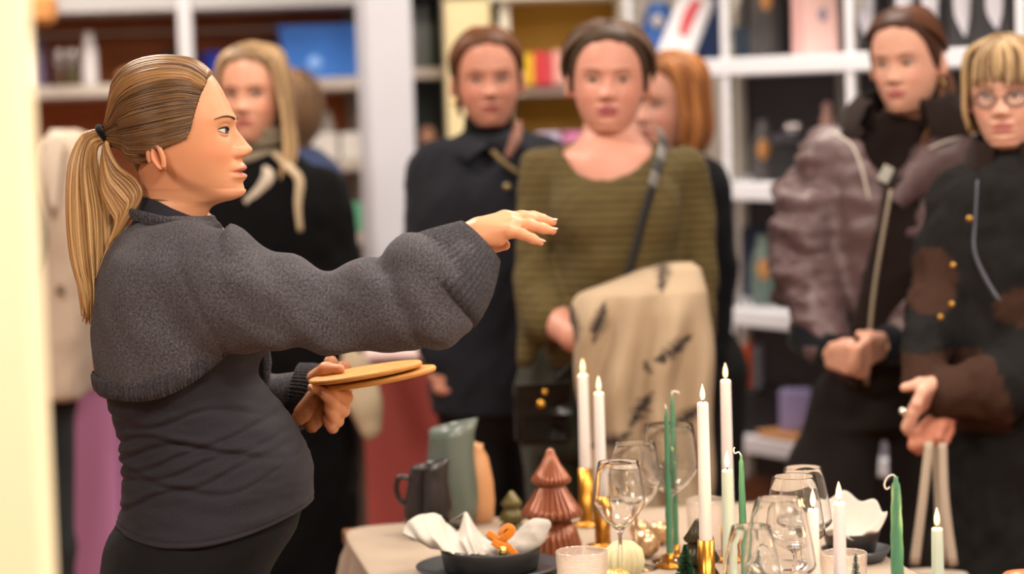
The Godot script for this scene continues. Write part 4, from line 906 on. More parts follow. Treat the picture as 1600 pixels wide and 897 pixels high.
# ---------------------------------------------------------------- shelves, cabinet, plinths
func shelves_left() -> void:
	var z := -7.4
	var board := mat("b9b0a6", 0.6)
	var grey := mat("b4b4b6", 0.55)
	var white := mat("d5d6dc", 0.45)
	var wood := mat("ffffff", 0.6, {"albedo_texture": noise_tex(0.02, ["7a3a12", "a8581f", "8f4717", "b96a2c"], 5, 4), "uv1_triplanar": true, "uv1_scale": Vector3(0.6, 6, 2)})
	var u := thing("shelving_unit", "tall shelving with brown wooden back boards and grey shelves behind the presenter", "shelf", Vector3(-1.02, 0, z))
	for i in 12:
		part(u, "back_board", boxed(Vector3(1.25, 0.196, 0.02), Vector3(0.0, 0.10 + 0.2 * i, -0.22), 0.004), wood, true)
	for y in [0.12, 0.62, 0.92, 1.18, 1.40, 1.64]:
		if y != 1.40:
			part(u, "shelf_board", boxed(Vector3(1.24, 0.036, 0.40), Vector3(0, y - 0.018, 0), 0.003), board, true)
	part(u, "shelf_board", boxed(Vector3(0.42, 0.036, 0.40), Vector3(0.40, 1.40 - 0.018, 0), 0.003), board, true)
	part(u, "top_panel", boxed(Vector3(1.26, 0.5, 0.42), Vector3(0, 2.10, 0.0), 0.004), grey, true)
	for x in [-0.615, 0.082, 0.615]:
		part(u, "post", boxed(Vector3(0.042, 2.3, 0.03), Vector3(x, 1.15, 0.205), 0.003), white, true)
	part(u, "rear_post", boxed(Vector3(0.05, 2.3, 0.03), Vector3(0.55, 1.15, -0.19), 0.003), mat("8d857c", 0.6), true)
	# what stands on it
	var steel := mat("c7c3c6", 0.25, {"metallic": 0.8})
	var jar := mat("6a5a52", 0.2)
	for q in [[Vector3(-1.3425, 1.668, -7.35), "brown spice mill with a steel cap on the wooden shelf beside the tall glass", "5b4030"], [Vector3(-1.3021, 1.6668, -7.35), "olive spice mill with a steel cap on the wooden shelf beside the white bottle", "5c5a3c"]]:
		var t := thing("spice_mill", q[1], "mill", Vector3(q[0].x, 1.64, q[0].z), "spice mills")
		var b := Geo.new()
		b.lathe([Vector2(0.015, 0.0), Vector2(0.018, 0.004), Vector2(0.018, 0.05), Vector2(0.012, 0.058)], 16)
		part(t, "jar", b, mat(q[2], 0.2))
		var c := Geo.new()
		c.lathe([Vector2(0.012, 0.056), Vector2(0.017, 0.064), Vector2(0.017, 0.105), Vector2(0.013, 0.115), Vector2(0.0, 0.117)], 16)
		part(t, "cap", c, steel)
	var bt := Geo.new()
	bt.lathe([Vector2(0.021, 0.0), Vector2(0.024, 0.006), Vector2(0.024, 0.10), Vector2(0.018, 0.125), Vector2(0.013, 0.135), Vector2(0.013, 0.158), Vector2(0.0, 0.160)], 20)
	single("bottle", "tall white bottle on the wooden shelf beside the spice mills", "bottle", bt, mat("e9e6ea", 0.35), Vector3(Vector3(-1.2467, 1.665, -7.33).x, 1.64, -7.33))
	var gl := Geo.new()
	gl.lathe([Vector2(0.022, 0.0), Vector2(0.027, 0.01), Vector2(0.025, 0.135), Vector2(0.022, 0.137), Vector2(0.0, 0.02)], 20)
	single("tall_glass", "tall purplish glass at the end of the wooden shelf beside the yellow board", "glass", gl, mat("6d6280", 0.15), Vector3(Vector3(-1.406, 1.6699, -7.35).x, 1.64, -7.35))
	var bx := Geo.new()
	bx.box(Vector3(0.11, 0.17, 0.10), Transform3D(Basis(Vector3.UP, 0.2), Vector3(0, 0.085, 0)), 0.004)
	single("carton", "white carton at the end of the wooden shelf", "box", bx, mat("e9e8e6", 0.6), Vector3(Vector3(-1.469, 1.6714, -7.3).x, 1.64, -7.32), "", true)
	var tr := Geo.new()
	tr.box(Vector3(0.10, 0.09, 0.10), Transform3D(Basis(Vector3.UP, 0.1), Vector3.ZERO), 0.02)
	var tl := thing("wooden_lantern", "tan wooden box lantern hung above the glasses at the end of the wooden shelf", "lantern", Vector3(-1.3457, 1.8608, -7.1))
	part(tl, "box", tr, mat("c98a4c", 0.5), true)
	part(tl, "cord", boxed(Vector3(0.006, 1.1, 0.006), Vector3(0, 0.58, 0), 0.001), mat("3a2c22", 0.8), true)
	var wp := Geo.new()
	wp.tube([Vector3(-0.045, 0.0, 0), Vector3(0.0, 0.012, 0), Vector3(0.05, 0.0, 0.0)], [0.018, 0.024, 0.016], 12, Color.WHITE, 4, 0.8)
	single("wooden_block", "pale wooden rounded block lying on the wooden shelf", "block", wp, mat("c49464", 0.6), Vector3(Vector3(-1.1206, 1.719, -7.35).x, 1.662, -7.35))
	var bl := Geo.new()
	bl.lathe([Vector2(0.0, 0.0), Vector2(0.016, 0.004), Vector2(0.024, 0.024), Vector2(0.017, 0.042), Vector2(0.0, 0.048)], 18)
	single("steel_ball", "small shiny steel ball on the wooden shelf beside a black speaker", "ball", bl, steel, Vector3(Vector3(-1.0437, 1.7167, -7.35).x, 1.64, -7.33))
	var sb := Geo.new()
	sb.box(Vector3(0.11, 0.10, 0.08), Transform3D(Basis(), Vector3(0, 0.05, 0)), 0.012)
	single("speaker_box", "small black speaker box on the wooden shelf", "speaker", sb, mat("16161a", 0.5), Vector3(Vector3(-0.9858, 1.6769, -7.38).x, 1.64, -7.40), "", true)
	# the large blue plastic bin and its neighbours
	var bin := thing("plastic_bin", "large bright blue plastic bin on the wooden shelf beside the white column", "bin", Vector3(Vector3(-0.548, 1.6484, -7.36).x, 1.64, -7.36))
	var pb := Geo.new()
	var rows := []
	for q in [[0.115, 0.0], [0.118, 0.004], [0.128, 0.146], [0.134, 0.150], [0.134, 0.158], [0.122, 0.158], [0.112, 0.01]]:
		var row := PackedVector3Array()
		for i in 48:
			var a := TAU * i / 48.0
			row.push_back(Vector3(signf(cos(a)) * pow(absf(cos(a)), 0.22) * q[0], q[1], signf(sin(a)) * pow(absf(sin(a)), 0.25) * q[0] * 0.6))
		rows.push_back(row)
	pb.grid(rows, true, true, true)
	part(bin, "tub", pb, mat("5aa4ff", 0.35, {"backlight_enabled": true, "backlight": Color(0.12, 0.32, 0.9)}))
	var dot := Geo.new()
	dot.lathe([Vector2(0.0, 0.002), Vector2(0.020, 0.002), Vector2(0.022, 0.0)], 20, Transform3D(Basis(Vector3.RIGHT, PI / 2), Vector3(-0.02, 0.045, 0.0735)))
	part(bin, "emblem", dot, mat("7fb0f5", 0.4))
	var s2 := Geo.new()
	s2.box(Vector3(0.07, 0.11, 0.07), Transform3D(Basis(Vector3.UP, 0.3), Vector3(0, 0.055, 0)), 0.006)
	single("storage_box", "small violet-blue box on the wooden shelf beside the blue bin", "box", s2, mat("3a2fae", 0.5), Vector3(Vector3(-0.7332, 1.6542, -7.4).x, 1.64, -7.42), "", true)
	var s3 := Geo.new()
	s3.box(Vector3(0.10, 0.09, 0.07), Transform3D(Basis(Vector3.UP, -0.2), Vector3(0, 0.045, 0)), 0.006)
	single("storage_box", "deep blue box on the wooden shelf by the white post", "box", s3, mat("1c3fc4", 0.5), Vector3(Vector3(-0.8631, 1.658, -7.4).x, 1.64, -7.42), "", true)
	var wb := Geo.new()
	wb.lathe([Vector2(0.0, 0.0), Vector2(0.016, 0.003), Vector2(0.024, 0.022), Vector2(0.016, 0.042), Vector2(0.0, 0.046)], 18)
	single("white_ball", "small white ball ornament on the wooden shelf before the violet box", "ornament", wb, mat("eceae8", 0.4), Vector3(Vector3(-0.6842, 1.6517, -7.25).x, 1.64, -7.26))
	# lower shelves
	for i in 3:
		var x: float = [Vector3(-1.3726, 1.5535, -7.35).x, Vector3(-1.2801, 1.5508, -7.35).x, Vector3(-1.3522, 1.552, -7.45).x][i]
		var dj := Geo.new()
		dj.lathe([Vector2(0.032, 0.0), Vector2(0.036, 0.006), Vector2(0.036, 0.075), Vector2(0.028, 0.085), Vector2(0.028, 0.10), Vector2(0.0, 0.102)], 18)
		single("storage_jar", ["dark blue-grey jar on the lower wooden shelf by the beige coat", "dark jar with a pale lid on the lower wooden shelf beside the ponytail", "black jar on the lower wooden shelf behind two other jars"][i], "jar", dj, mat(["2c2d3a", "55505a", "141418"][i], 0.3), Vector3(x, 1.40 if x > -0.9 else 1.18 + 0.0, -7.36 - 0.1 * (i / 2)), "jars on the lower wooden shelf")
	for i in 2:
		var b := Geo.new()
		b.box(Vector3(0.085, 0.075, 0.12), Transform3D(Basis(), Vector3(0, 0.0375, 0)), 0.004)
		single("carton", ["white carton on the shelf beside the column", "pale grey carton on the shelf beside the white carton"][i], "box", b, mat(["e4e0dc", "cfcac6"][i], 0.6), Vector3(Vector3(-0.4736, 1.4029, -7.3).x - 0.095 * i + 0.02, 1.40, -7.32), "", true)
	for i in 2:
		var b := Geo.new()
		b.lathe([Vector2(0.02, 0.0), Vector2(0.022, 0.01), Vector2(0.022, 0.09), Vector2(0.010, 0.115), Vector2(0.010, 0.14), Vector2(0.0, 0.141)], 16)
		single("bottle", ["grey bottle on the shelf behind the blond woman", "pale grey bottle next to the cartons behind the blond woman"][i], "bottle", b, mat(["8d8a86", "b5b1ab"][i], 0.3), Vector3(Vector3(-0.5887, 1.4063, -7.3).x + 0.05 * i, 1.40, -7.34), "grey bottles")
	var gb := Geo.new()
	gb.box(Vector3(0.11, 0.085, 0.12), Transform3D(Basis(), Vector3(0, 0.0425, 0)), 0.008)
	single("storage_box", "mint green box on the shelf beside the white column", "box", gb, mat("5fb08c", 0.5), Vector3(Vector3(-0.4512, 1.2197, -7.3).x, 1.18, -7.30), "", true)
	# white column and the narrow shelf next to it
	var col := Geo.new()
	col.box(Vector3(0.13, 3.0, 0.16), Transform3D(Basis(Vector3.UP, 0.25), Vector3(Vector3(-0.3405, 1.3097, -6.9).x, 1.5, -6.9)), 0.006)
	struct("column", col, mat("c9cad2", 0.55))
	var nr := thing("narrow_shelf", "narrow dark-backed shelf between the white column and the yellow cabinet", "shelf", Vector3(Vector3(-0.2561, 1.2868, -7.4).x, 0, -7.4))
	part(nr, "back_panel", boxed(Vector3(0.13, 2.4, 0.02), Vector3(0, 1.2, -0.16), 0.002), mat("25343a", 0.6), true)
	for y in [0.3, 0.7, 1.05, 1.33, 1.66, 1.92]:
		part(nr, "shelf_board", boxed(Vector3(0.13, 0.03, 0.32), Vector3(0, y - 0.015, 0), 0.003), board, true)
	for i in 3:
		var b := Geo.new()
		b.lathe([Vector2(0.014, 0.0), Vector2(0.017, 0.01), Vector2(0.017, 0.12), Vector2(0.009, 0.15), Vector2(0.009, 0.19), Vector2(0.0, 0.191)], 16)
		single("bottle", ["pale glass bottle on the narrow shelf beside the column", "grey glass bottle on the narrow shelf in the middle", "dark green bottle on the narrow shelf by the yellow cabinet"][i], "bottle", b, mat(["a7b2b8", "8d989c", "20302a"][i], 0.2), Vector3(Vector3(-0.2419, 1.6739, -7.35).x - 0.036 + 0.036 * i, 1.66, -7.36), "bottles on the narrow shelf")
	var fg := Geo.new()
	fg.lathe([Vector2(0.03, 0.0), Vector2(0.036, 0.02), Vector2(0.030, 0.07), Vector2(0.018, 0.10), Vector2(0.026, 0.125), Vector2(0.018, 0.15), Vector2(0.0, 0.158)], 18)
	single("figurine", "pale pink rounded figurine on the narrow shelf behind the charcoal jacket", "figurine", fg, mat("d8a894", 0.5), Vector3(Vector3(-0.2414, 1.4432, -7.34).x, 1.33, -7.34))
	cabinet()
	mannequin()
	var yb := thing("display_board", "pale yellow display board standing close at the edge of the scene", "board", Vector3(-0.62, 0, -2.34))
	part(yb, "panel", boxed(Vector3(0.30, 2.4, 0.07), Vector3(0.012, 1.2, 0), 0.003), mat("f4ebc4", 0.6), true)
	part(yb, "foot", boxed(Vector3(0.34, 0.03, 0.3), Vector3(-0.01, 0.015, 0), 0.003), mat("d9cf93", 0.6), true)

func cabinet() -> void:
	var cream := mat("efdfae", 0.6)
	var white := mat("ece8da", 0.5)
	var z := -7.2
	var x0: float = Vector3(-0.1748, 1.6701, -7.2).x
	var x1: float = Vector3(0.3685, 1.654, -7.2).x
	var c := thing("cabinet", "cream and mustard yellow open cabinet behind the women", "cabinet", Vector3((x0 + x1) / 2.0, 0, z))
	var w := x1 - x0
	var inner: float = Vector3(-0.0408, 1.6661, -7.2).x
	part(c, "side_panel", boxed(Vector3(inner - x0, 2.4, 0.36), Vector3((x0 + inner) / 2.0 - c.position.x, 1.2, -0.10), 0.004), cream, true)
	part(c, "side_panel", boxed(Vector3(0.032, 2.4, 0.36), Vector3(w / 2.0 - 0.016, 1.2, -0.10), 0.004), white, true)
	part(c, "back_panel", boxed(Vector3(w, 2.4, 0.02), Vector3(0, 1.2, -0.28), 0.002), mat("c99a3e", 0.7), true)
	part(c, "top_panel", boxed(Vector3(w, 0.5, 0.36), Vector3(0, 2.10, -0.10), 0.004), white, true)
	part(c, "divider", boxed(Vector3(0.03, 2.0, 0.30), Vector3(Vector3(0.0006, 1.6649, -7.2).x - c.position.x, 1.0, -0.12), 0.003), white, true)
	for y in [0.5, 0.95, 1.26, 1.60]:
		part(c, "shelf_board", boxed(Vector3(w - 0.12, 0.03, 0.34), Vector3(0.05, y - 0.015, -0.10), 0.003), white, true)
	var cols := ["e8c52e", "e3b81f", "d2383e", "cf4450", "e8a79c", "e6d8c8"]
	var names := ["yellow", "mustard yellow", "red", "dark pink", "salmon", "cream"]
	for i in 6:
		var b := Geo.new()
		b.box(Vector3(0.026, 0.098 - 0.006 * (i % 2), 0.14), Transform3D(Basis(), Vector3(0, 0.049 - 0.003 * (i % 2), 0)), 0.002)
		single("book", names[i] + " book standing on the yellow cabinet's shelf", "book", b, mat(cols[i], 0.6), Vector3(Vector3(0.0406, 1.6256, -7.12).x + 0.0275 * i, 1.60, -7.14), "books in the yellow cabinet", true)
	for i in 3:
		var b := Geo.new()
		b.box(Vector3(0.07, 0.20, 0.10), Transform3D(Basis(Vector3.UP, 0.1 * i), Vector3(0, 0.1, 0)), 0.004)
		single("gift_box", ["pale lilac box on the lower shelf of the yellow cabinet", "pink box on the lower shelf of the yellow cabinet", "white box on the lower shelf of the yellow cabinet"][i], "box", b, mat(["cfc6e6", "d77fb0", "e6e2e0"][i], 0.6), Vector3(Vector3(0.119, 1.4928, -7.12).x + 0.076 * i, 1.26, -7.14), "boxes on the yellow cabinet's lower shelf", true)

func mannequin() -> void:
	var m := thing("mannequin", "headless shop mannequin in a long beige linen coat and dark trousers", "mannequin", Vector3(-1.1478, 0.4107, -6) * Vector3(1, 0, 1))
	var linen := cloth("a89684", "bdab99", 9.0, 0.95, 0.2, 0.05)
	var s := Stk.new([[1.5182, -1.0892, -6, 0.0332, 0.06], [1.5008, -1.0853, -6, 0.0663, 0.1], [1.455, -1.0826, -6, 0.0868, 0.12], [1.3211, -1.0916, -6, 0.0868, 0.13], [1.163, -1.1033, -6, 0.0789, 0.13], [0.9883, -1.1142, -6, 0.0726, 0.14], [0.8639, -1.1206, -6, 0.0687, 0.145]], 0.0, 2.4)
	var g := Geo.new()
	blob(g, [s], 0.014, 0.03, Color.WHITE, [], soft(0.008, 7.0, 4.0))
	part(m, "coat", g, linen, false, true)
	var lp := Geo.new()
	lp.tube([Vector3(-1.0781, 1.5093, -5.86), Vector3(-1.098, 1.4363, -5.85), Vector3(-1.0976, 1.3283, -5.855)], [0.018, 0.024, 0.008], 8, Color.WHITE, 4, 0.3, Vector3(0.2, 0, 1))
	part(m, "lapel", lp, cloth("c2b3a2", "cfc1b1", 9.0, 0.95, 0.2, 0.05), false, true)
	var b := Geo.new()
	b.lathe([Vector2(0.0, 0.004), Vector2(0.010, 0.003), Vector2(0.011, 0.0)], 12, Transform3D(Basis(Vector3.RIGHT, PI / 2), Vector3(-1.0909, 1.1386, -5.865)))
	part(m, "button", b, mat("6a5644", 0.5), false, true)
	var neck := Geo.new()
	neck.tube([Vector3(-1.0914, 1.5041, -6), Vector3(-1.0907, 1.5214, -6)], [0.04, 0.035], 16, Color.WHITE, 2)
	part(m, "neck_stub", neck, mat("cfc4b4", 0.5), false, true)
	var at := Vector3(-1.174, 0.7311, -6.02)
	wear(m, "trousers", legs(at, 0.86, 0.030, 0.042), cloth("26292b", "363a3c", 12.0, 0.9, 0.2, 0.05), 0.03, null, [], 0.016)
	shoes(m, at, 0.045)
	part(m, "base_plate", boxed(Vector3(0.2, 0.012, 0.3), Vector3(-0.04, -0.002, 0), 0.003), mat("dedcd8", 0.4), true)
	var strap := Geo.new()
	strap.tube([Vector3(-1.1536, 1.3744, -5.9), Vector3(-1.1342, 1.305, -5.88), Vector3(-1.1343, 1.2351, -5.88), Vector3(-1.1534, 1.172, -5.9)], [0.02, 0.03, 0.03, 0.02], 8, Color.WHITE, 4, 0.4)
	part(m, "shoulder_bag", strap, mat("241812", 0.6), false, true)

func plinths() -> void:
	var list := [["coral red display plinth with a pale pink top behind the laid table", "e6716a", "f3cfcb", Vector3(-0.2526, 0.9282, -6.25), 0.26, 0.93], ["lilac pink display plinth behind the presenter", "d695cb", "dba4d0", Vector3(-1.1082, 0.8487, -6.42), 0.13, 0.86], ["orange red display plinth beside the lilac one", "cf5236", "d86a4e", Vector3(-1.071, 0.862, -6.85), 0.17, 0.93]]
	for q in list:
		var t := thing("plinth", q[0], "plinth", Vector3(q[3].x, 0, q[3].z), "display plinths")
		part(t, "body", boxed(Vector3(q[4], q[5] - 0.02, 0.3), Vector3(0, (q[5] - 0.02) / 2.0, 0), 0.004), mat(q[1], 0.65), true)
		part(t, "top", boxed(Vector3(q[4] + 0.004, 0.02, 0.304), Vector3(0, q[5] - 0.01, 0), 0.003), mat(q[2], 0.5), true)

# white steel shelving that runs away obliquely behind the right-hand listeners
func shelves_right() -> void:
	var white := mat("eceef6", 0.4)
	var perf := mat("a9a399", 0.5)
	var u := thing("steel_shelving", "long white slotted steel shelving behind the women on the right", "shelf", Vector3(0.585, 0, -6.6))
	u.rotation.y = -1.0123
	var posts := [-0.4507, 0.0, 0.5186, 1.1259, 1.5358]
	var depth := 0.40
	for x in posts:
		part(u, "post", boxed(Vector3(0.030, 2.4, 0.005), Vector3(x + 0.015, 1.2, 0.0), 0.001), white, true)
		part(u, "post_flange", boxed(Vector3(0.004, 2.4, 0.038), Vector3(x, 1.2, -0.02), 0.001), perf, true)
		part(u, "rear_post", boxed(Vector3(0.034, 2.4, 0.004), Vector3(x + 0.015, 1.2, -depth), 0.001), perf, true)
		# slots punched in the flanges
		var h := Geo.new()
		for i in 38:
			h.box(Vector3(0.0052, 0.020, 0.010), Transform3D(Basis(), Vector3(x, 0.45 + 0.045 * i, -0.022)), 0.0005)
		var sl := part(u, "slots", h, mat("3c3a38", 0.8), true)
		sl.set_meta("kind", "stuff")
	for b in posts.size() - 1:
		var w: float = posts[b + 1] - posts[b]
		var mid: float = (posts[b + 1] + posts[b]) / 2.0
		for y in [0.12, 0.635, 0.98, 1.32, 1.655, 2.02]:
			part(u, "shelf_board", boxed(Vector3(w - 0.004, 0.046, depth), Vector3(mid, y - 0.023, -depth / 2.0 + 0.006), 0.003), white, true)
		part(u, "back_panel", boxed(Vector3(w, 2.2, 0.006), Vector3(mid, 1.1, -depth - 0.01), 0.001), mat("39363a", 0.7), true)
		var g := Geo.new()
		g.box(Vector3(0.024, 0.10, 0.005), Transform3D(Basis(Vector3.BACK, -0.65), Vector3(posts[b] + 0.035, 1.78, -0.012)), 0.001)
		part(u, "corner_brace", g, perf, true)
	# goods: [x at inner depth, inner depth, shelf height]
	var at := func(x: float, d: float, y: float) -> Vector3: return u.transform * Vector3(x, y, -d)
	var flask := func(label: String, where: Vector3, colour: String, h: float, r: float) -> void:
		var t := thing("flask", label, "flask", where, "flasks with wooden discs")
		var g := Geo.new()
		g.lathe([Vector2(r * 0.9, 0.0), Vector2(r, 0.008), Vector2(r, h * 0.58), Vector2(r * 0.62, h * 0.80), Vector2(r * 0.5, h * 0.84), Vector2(r * 0.5, h * 0.94), Vector2(r * 0.36, h), Vector2(0.0, h * 1.005)], 24)
		part(t, "vessel", g, mat(colour, 0.4))
		var d := Geo.new()
		d.lathe([Vector2(0.0, 0.003), Vector2(0.021, 0.003), Vector2(0.022, 0.0)], 18, Transform3D(Basis(Vector3.RIGHT, PI / 2) * Basis.from_scale(Vector3(0.8, 1, 1.3)), Vector3(-r * 0.15, h * 0.52, r * 0.99)))
		part(t, "wooden_disc", d, mat("d99a5a", 0.5))
	flask.call("large dark grey flask with an orange wooden disc on the upper steel shelf", at.call(-0.0008, 0.16, 1.655), "4a4646", 0.30, 0.050)
	flask.call("grey flask with an orange wooden disc on the middle steel shelf", at.call(0.0219, 0.12, 1.32), "5a5556", 0.165, 0.034)
	flask.call("grey-green flask with an orange wooden disc on the lower steel shelf", at.call(0.0106, 0.12, 0.98), "6d8078", 0.19, 0.036)
	var crate := func(called: String, label: String, cat: String, where: Vector3, size: Vector3, colour: String, turn: float, grp := "") -> Node3D:
		var g := Geo.new()
		g.box(size, Transform3D(Basis(), Vector3(0, size.y / 2.0, 0)), 0.006)
		var o := single(called, label, cat, g, mat(colour, 0.6), where, grp, true)
		o.rotation.y = turn
		return o
	crate.call("case", "black case standing behind the large dark flask on the upper steel shelf", "case", at.call(-0.0307, 0.26, 1.655), Vector3(0.10, 0.26, 0.06), "17161a", -0.3)
	crate.call("case", "dark blue case low on the upper steel shelf by the white post", "case", at.call(-0.1761, 0.22, 1.655), Vector3(0.07, 0.09, 0.08), "26384c", -0.3)
	# pink pack with a printed mark
	var pk := thing("gift_pack", "pale pink pack with a grey mark on the upper steel shelf", "pack", at.call(0.2873, 0.10, 1.655))
	pk.rotation.y = -0.35
	part(pk, "pack", boxed(Vector3(0.12, 0.21, 0.05), Vector3(0, 0.105, 0), 0.008), mat("dbb3ad", 0.6), true)
	part(pk, "flap", boxed(Vector3(0.035, 0.21, 0.054), Vector3(-0.048, 0.105, 0), 0.006), mat("c69a97", 0.6), true)
	var mk := Geo.new()
	mk.tube([Vector3(0.022, 0.085, 0.026), Vector3(0.018, 0.105, 0.026), Vector3(0.022, 0.125, 0.026)], [0.006, 0.013, 0.004], 10, Color.WHITE, 3, 0.15, Vector3.BACK)
	part(pk, "mark", mk, mat("8a7f92", 0.7))
	# blue pouch, white and red pouch
	var p1 := thing("pouch", "bright blue pouch with a white disc on the far end of the upper steel shelf", "pouch", at.call(-0.4144, 0.08, 1.655))
	p1.rotation.y = -0.3
	var g1 := Geo.new()
	g1.tube([Vector3(-0.015, 0, 0), Vector3(-0.008, 0.06, 0), Vector3(0.008, 0.12, 0), Vector3(0.012, 0.17, 0)], [0.036, 0.045, 0.042, 0.03], 16, Color.WHITE, 4, 0.5, Vector3.BACK)
	part(p1, "bag", g1, mat("2f66b4", 0.5))
	var d1 := Geo.new()
	d1.lathe([Vector2(0, 0.004), Vector2(0.018, 0.004), Vector2(0.019, 0.0)], 16, Transform3D(Basis(Vector3.RIGHT, PI / 2), Vector3(0.010, 0.115, 0.022)))
	part(p1, "disc", d1, mat("d8d2cc", 0.5))
	var p2 := thing("pouch", "white pouch with red print leaning on the upper steel shelf", "pouch", at.call(-0.2503, 0.08, 1.655))
	p2.rotation.y = -0.3
	var g2 := Geo.new()
	g2.box(Vector3(0.10, 0.20, 0.03), Transform3D(Basis(Vector3.BACK, -0.42), Vector3(-0.01, 0.095, 0)), 0.008)
	part(p2, "bag", g2, mat("e9e8ec", 0.5), true)
	var r2 := Geo.new()
	r2.tube([Vector3(-0.018, 0.07, 0.016), Vector3(0.0, 0.12, 0.016), Vector3(0.022, 0.155, 0.016), Vector3(0.034, 0.150, 0.016)], [0.012, 0.017, 0.015, 0.010], 10, Color.WHITE, 4, 0.12, Vector3.BACK)
	part(p2, "print", r2, mat("d9505c", 0.5))
	crate.call("case", "dark blue case behind the white and red pouch on the steel shelf", "case", at.call(-0.3299, 0.2, 1.655), Vector3(0.12, 0.22, 0.08), "27406e", -0.3)
	# black bags with white print in the bay behind the young woman
	var k := 0
	for x in [0.5113, 0.6577, 0.7521, 0.8667, 0.9776, 0.9582]:
		var t := thing("printed_bag", "black bag with a large white print, %s from the steel shelving's middle post" % ["first", "second", "third", "fourth", "fifth", "sixth"][k], "bag", at.call(x, 0.08, 1.655), "black bags with white print")
		t.rotation.y = -0.35
		part(t, "bag", boxed(Vector3(0.075, 0.24, 0.035), Vector3(0, 0.12, 0), 0.008), mat("2c2b2e", 0.7), true)
		var w := Geo.new()
		w.tube([Vector3(0.004, 0.03 + 0.012 * (k % 3), 0.018), Vector3(-0.002, 0.09, 0.018), Vector3(0.0, 0.16, 0.018), Vector3(-0.004, 0.23, 0.018)], [0.004, 0.020, 0.024, 0.018], 10, Color.WHITE, 4, 0.1, Vector3.BACK)
		part(t, "print", w, mat("d6d4de", 0.6))
		k += 1
	# darker goods on the lower shelves
	crate.call("box", "black box on the middle steel shelf beside the grey flask", "box", at.call(0.1193, 0.14, 1.32), Vector3(0.10, 0.10, 0.12), "17161a", -0.3, "black boxes on the middle steel shelf")
	crate.call("box", "flat grey box on top of the black box on the middle steel shelf", "box", at.call(0.1193, 0.14, 1.421), Vector3(0.09, 0.028, 0.11), "4a4750", -0.3)
	crate.call("box", "black box under the pale figurine on the middle steel shelf", "box", at.call(0.2411, 0.14, 1.32), Vector3(0.11, 0.14, 0.12), "121114", -0.3, "black boxes on the middle steel shelf")
	var fg := Geo.new()
	fg.lathe([Vector2(0.016, 0.0), Vector2(0.019, 0.02), Vector2(0.010, 0.045), Vector2(0.014, 0.06), Vector2(0.0, 0.075)], 14)
	single("figurine", "small pinkish figurine on a black box on the middle steel shelf", "figurine", fg, mat("b78d80", 0.5), at.call(0.2703, 0.14, 1.461))
	for i in 2:
		var b := Geo.new()
		b.lathe([Vector2(0, 0.0), Vector2(0.012, 0.004), Vector2(0.016, 0.014), Vector2(0.012, 0.026), Vector2(0.0, 0.030)], 14)
		single("steel_ball", ["small steel ball on the flat grey box, nearer the grey flask", "small steel ball on the flat grey box, nearer the pale figurine"][i], "ball", b, mat("cfcacb", 0.15, {"metallic": 0.9}), at.call(0.1638 + 0.026 * i, 0.10, 1.45), "steel balls on the grey box")
	crate.call("box", "dark blue box behind the grey-green flask on the lower steel shelf", "box", at.call(-0.182, 0.3, 0.98), Vector3(0.16, 0.20, 0.10), "1f2c44", -0.3)
	crate.call("book", "orange book on the bottom steel shelf beside the white post", "book", at.call(0.0143, 0.06, 0.76), Vector3(0.024, 0.12, 0.12), "c8501e", -0.2)
	crate.call("book", "grey book next to the orange book on the bottom steel shelf", "book", at.call(0.0596, 0.06, 0.76), Vector3(0.024, 0.115, 0.12), "5d6068", -0.2)
	crate.call("crate", "black crate on the bottom steel shelf carrying the books", "crate", at.call(0.0165, 0.10, 0.635), Vector3(0.15, 0.124, 0.18), "1d1c22", -0.3)
	crate.call("paper_box", "lilac paper box on the bottom steel shelf", "box", at.call(0.1889, 0.08, 0.655), Vector3(0.085, 0.11, 0.06), "a99fd0", -0.2)
	crate.call("tray", "flat light wooden tray on the bottom steel shelf under the lilac box", "tray", at.call(0.1912, 0.05, 0.635), Vector3(0.16, 0.02, 0.10), "c08a5a", -1.0123)
	crate.call("box", "brown box on the floor shelf under the steel shelving", "box", at.call(-0.0034, 0.1, 0.12), Vector3(0.09, 0.38, 0.12), "8a5638", -0.3)
	crate.call("box", "slate blue box on the floor shelf under the steel shelving", "box", at.call(0.1282, 0.1, 0.12), Vector3(0.09, 0.36, 0.12), "50608a", -0.3)
	crate.call("basket", "small grey basket on the bottom steel shelf behind the young woman's legs", "basket", at.call(0.5913, 0.06, 0.635), Vector3(0.12, 0.09, 0.12), "8a8490", -0.3)

# ---------------------------------------------------------------- the laid table
const TABLE_U := Vector3(0.9843, 0, -0.1765)
const TABLE_V := Vector3(0.1765, 0, 0.9843)
const TABLE_CORNER := Vector3(-0.355, 0, -4.729)

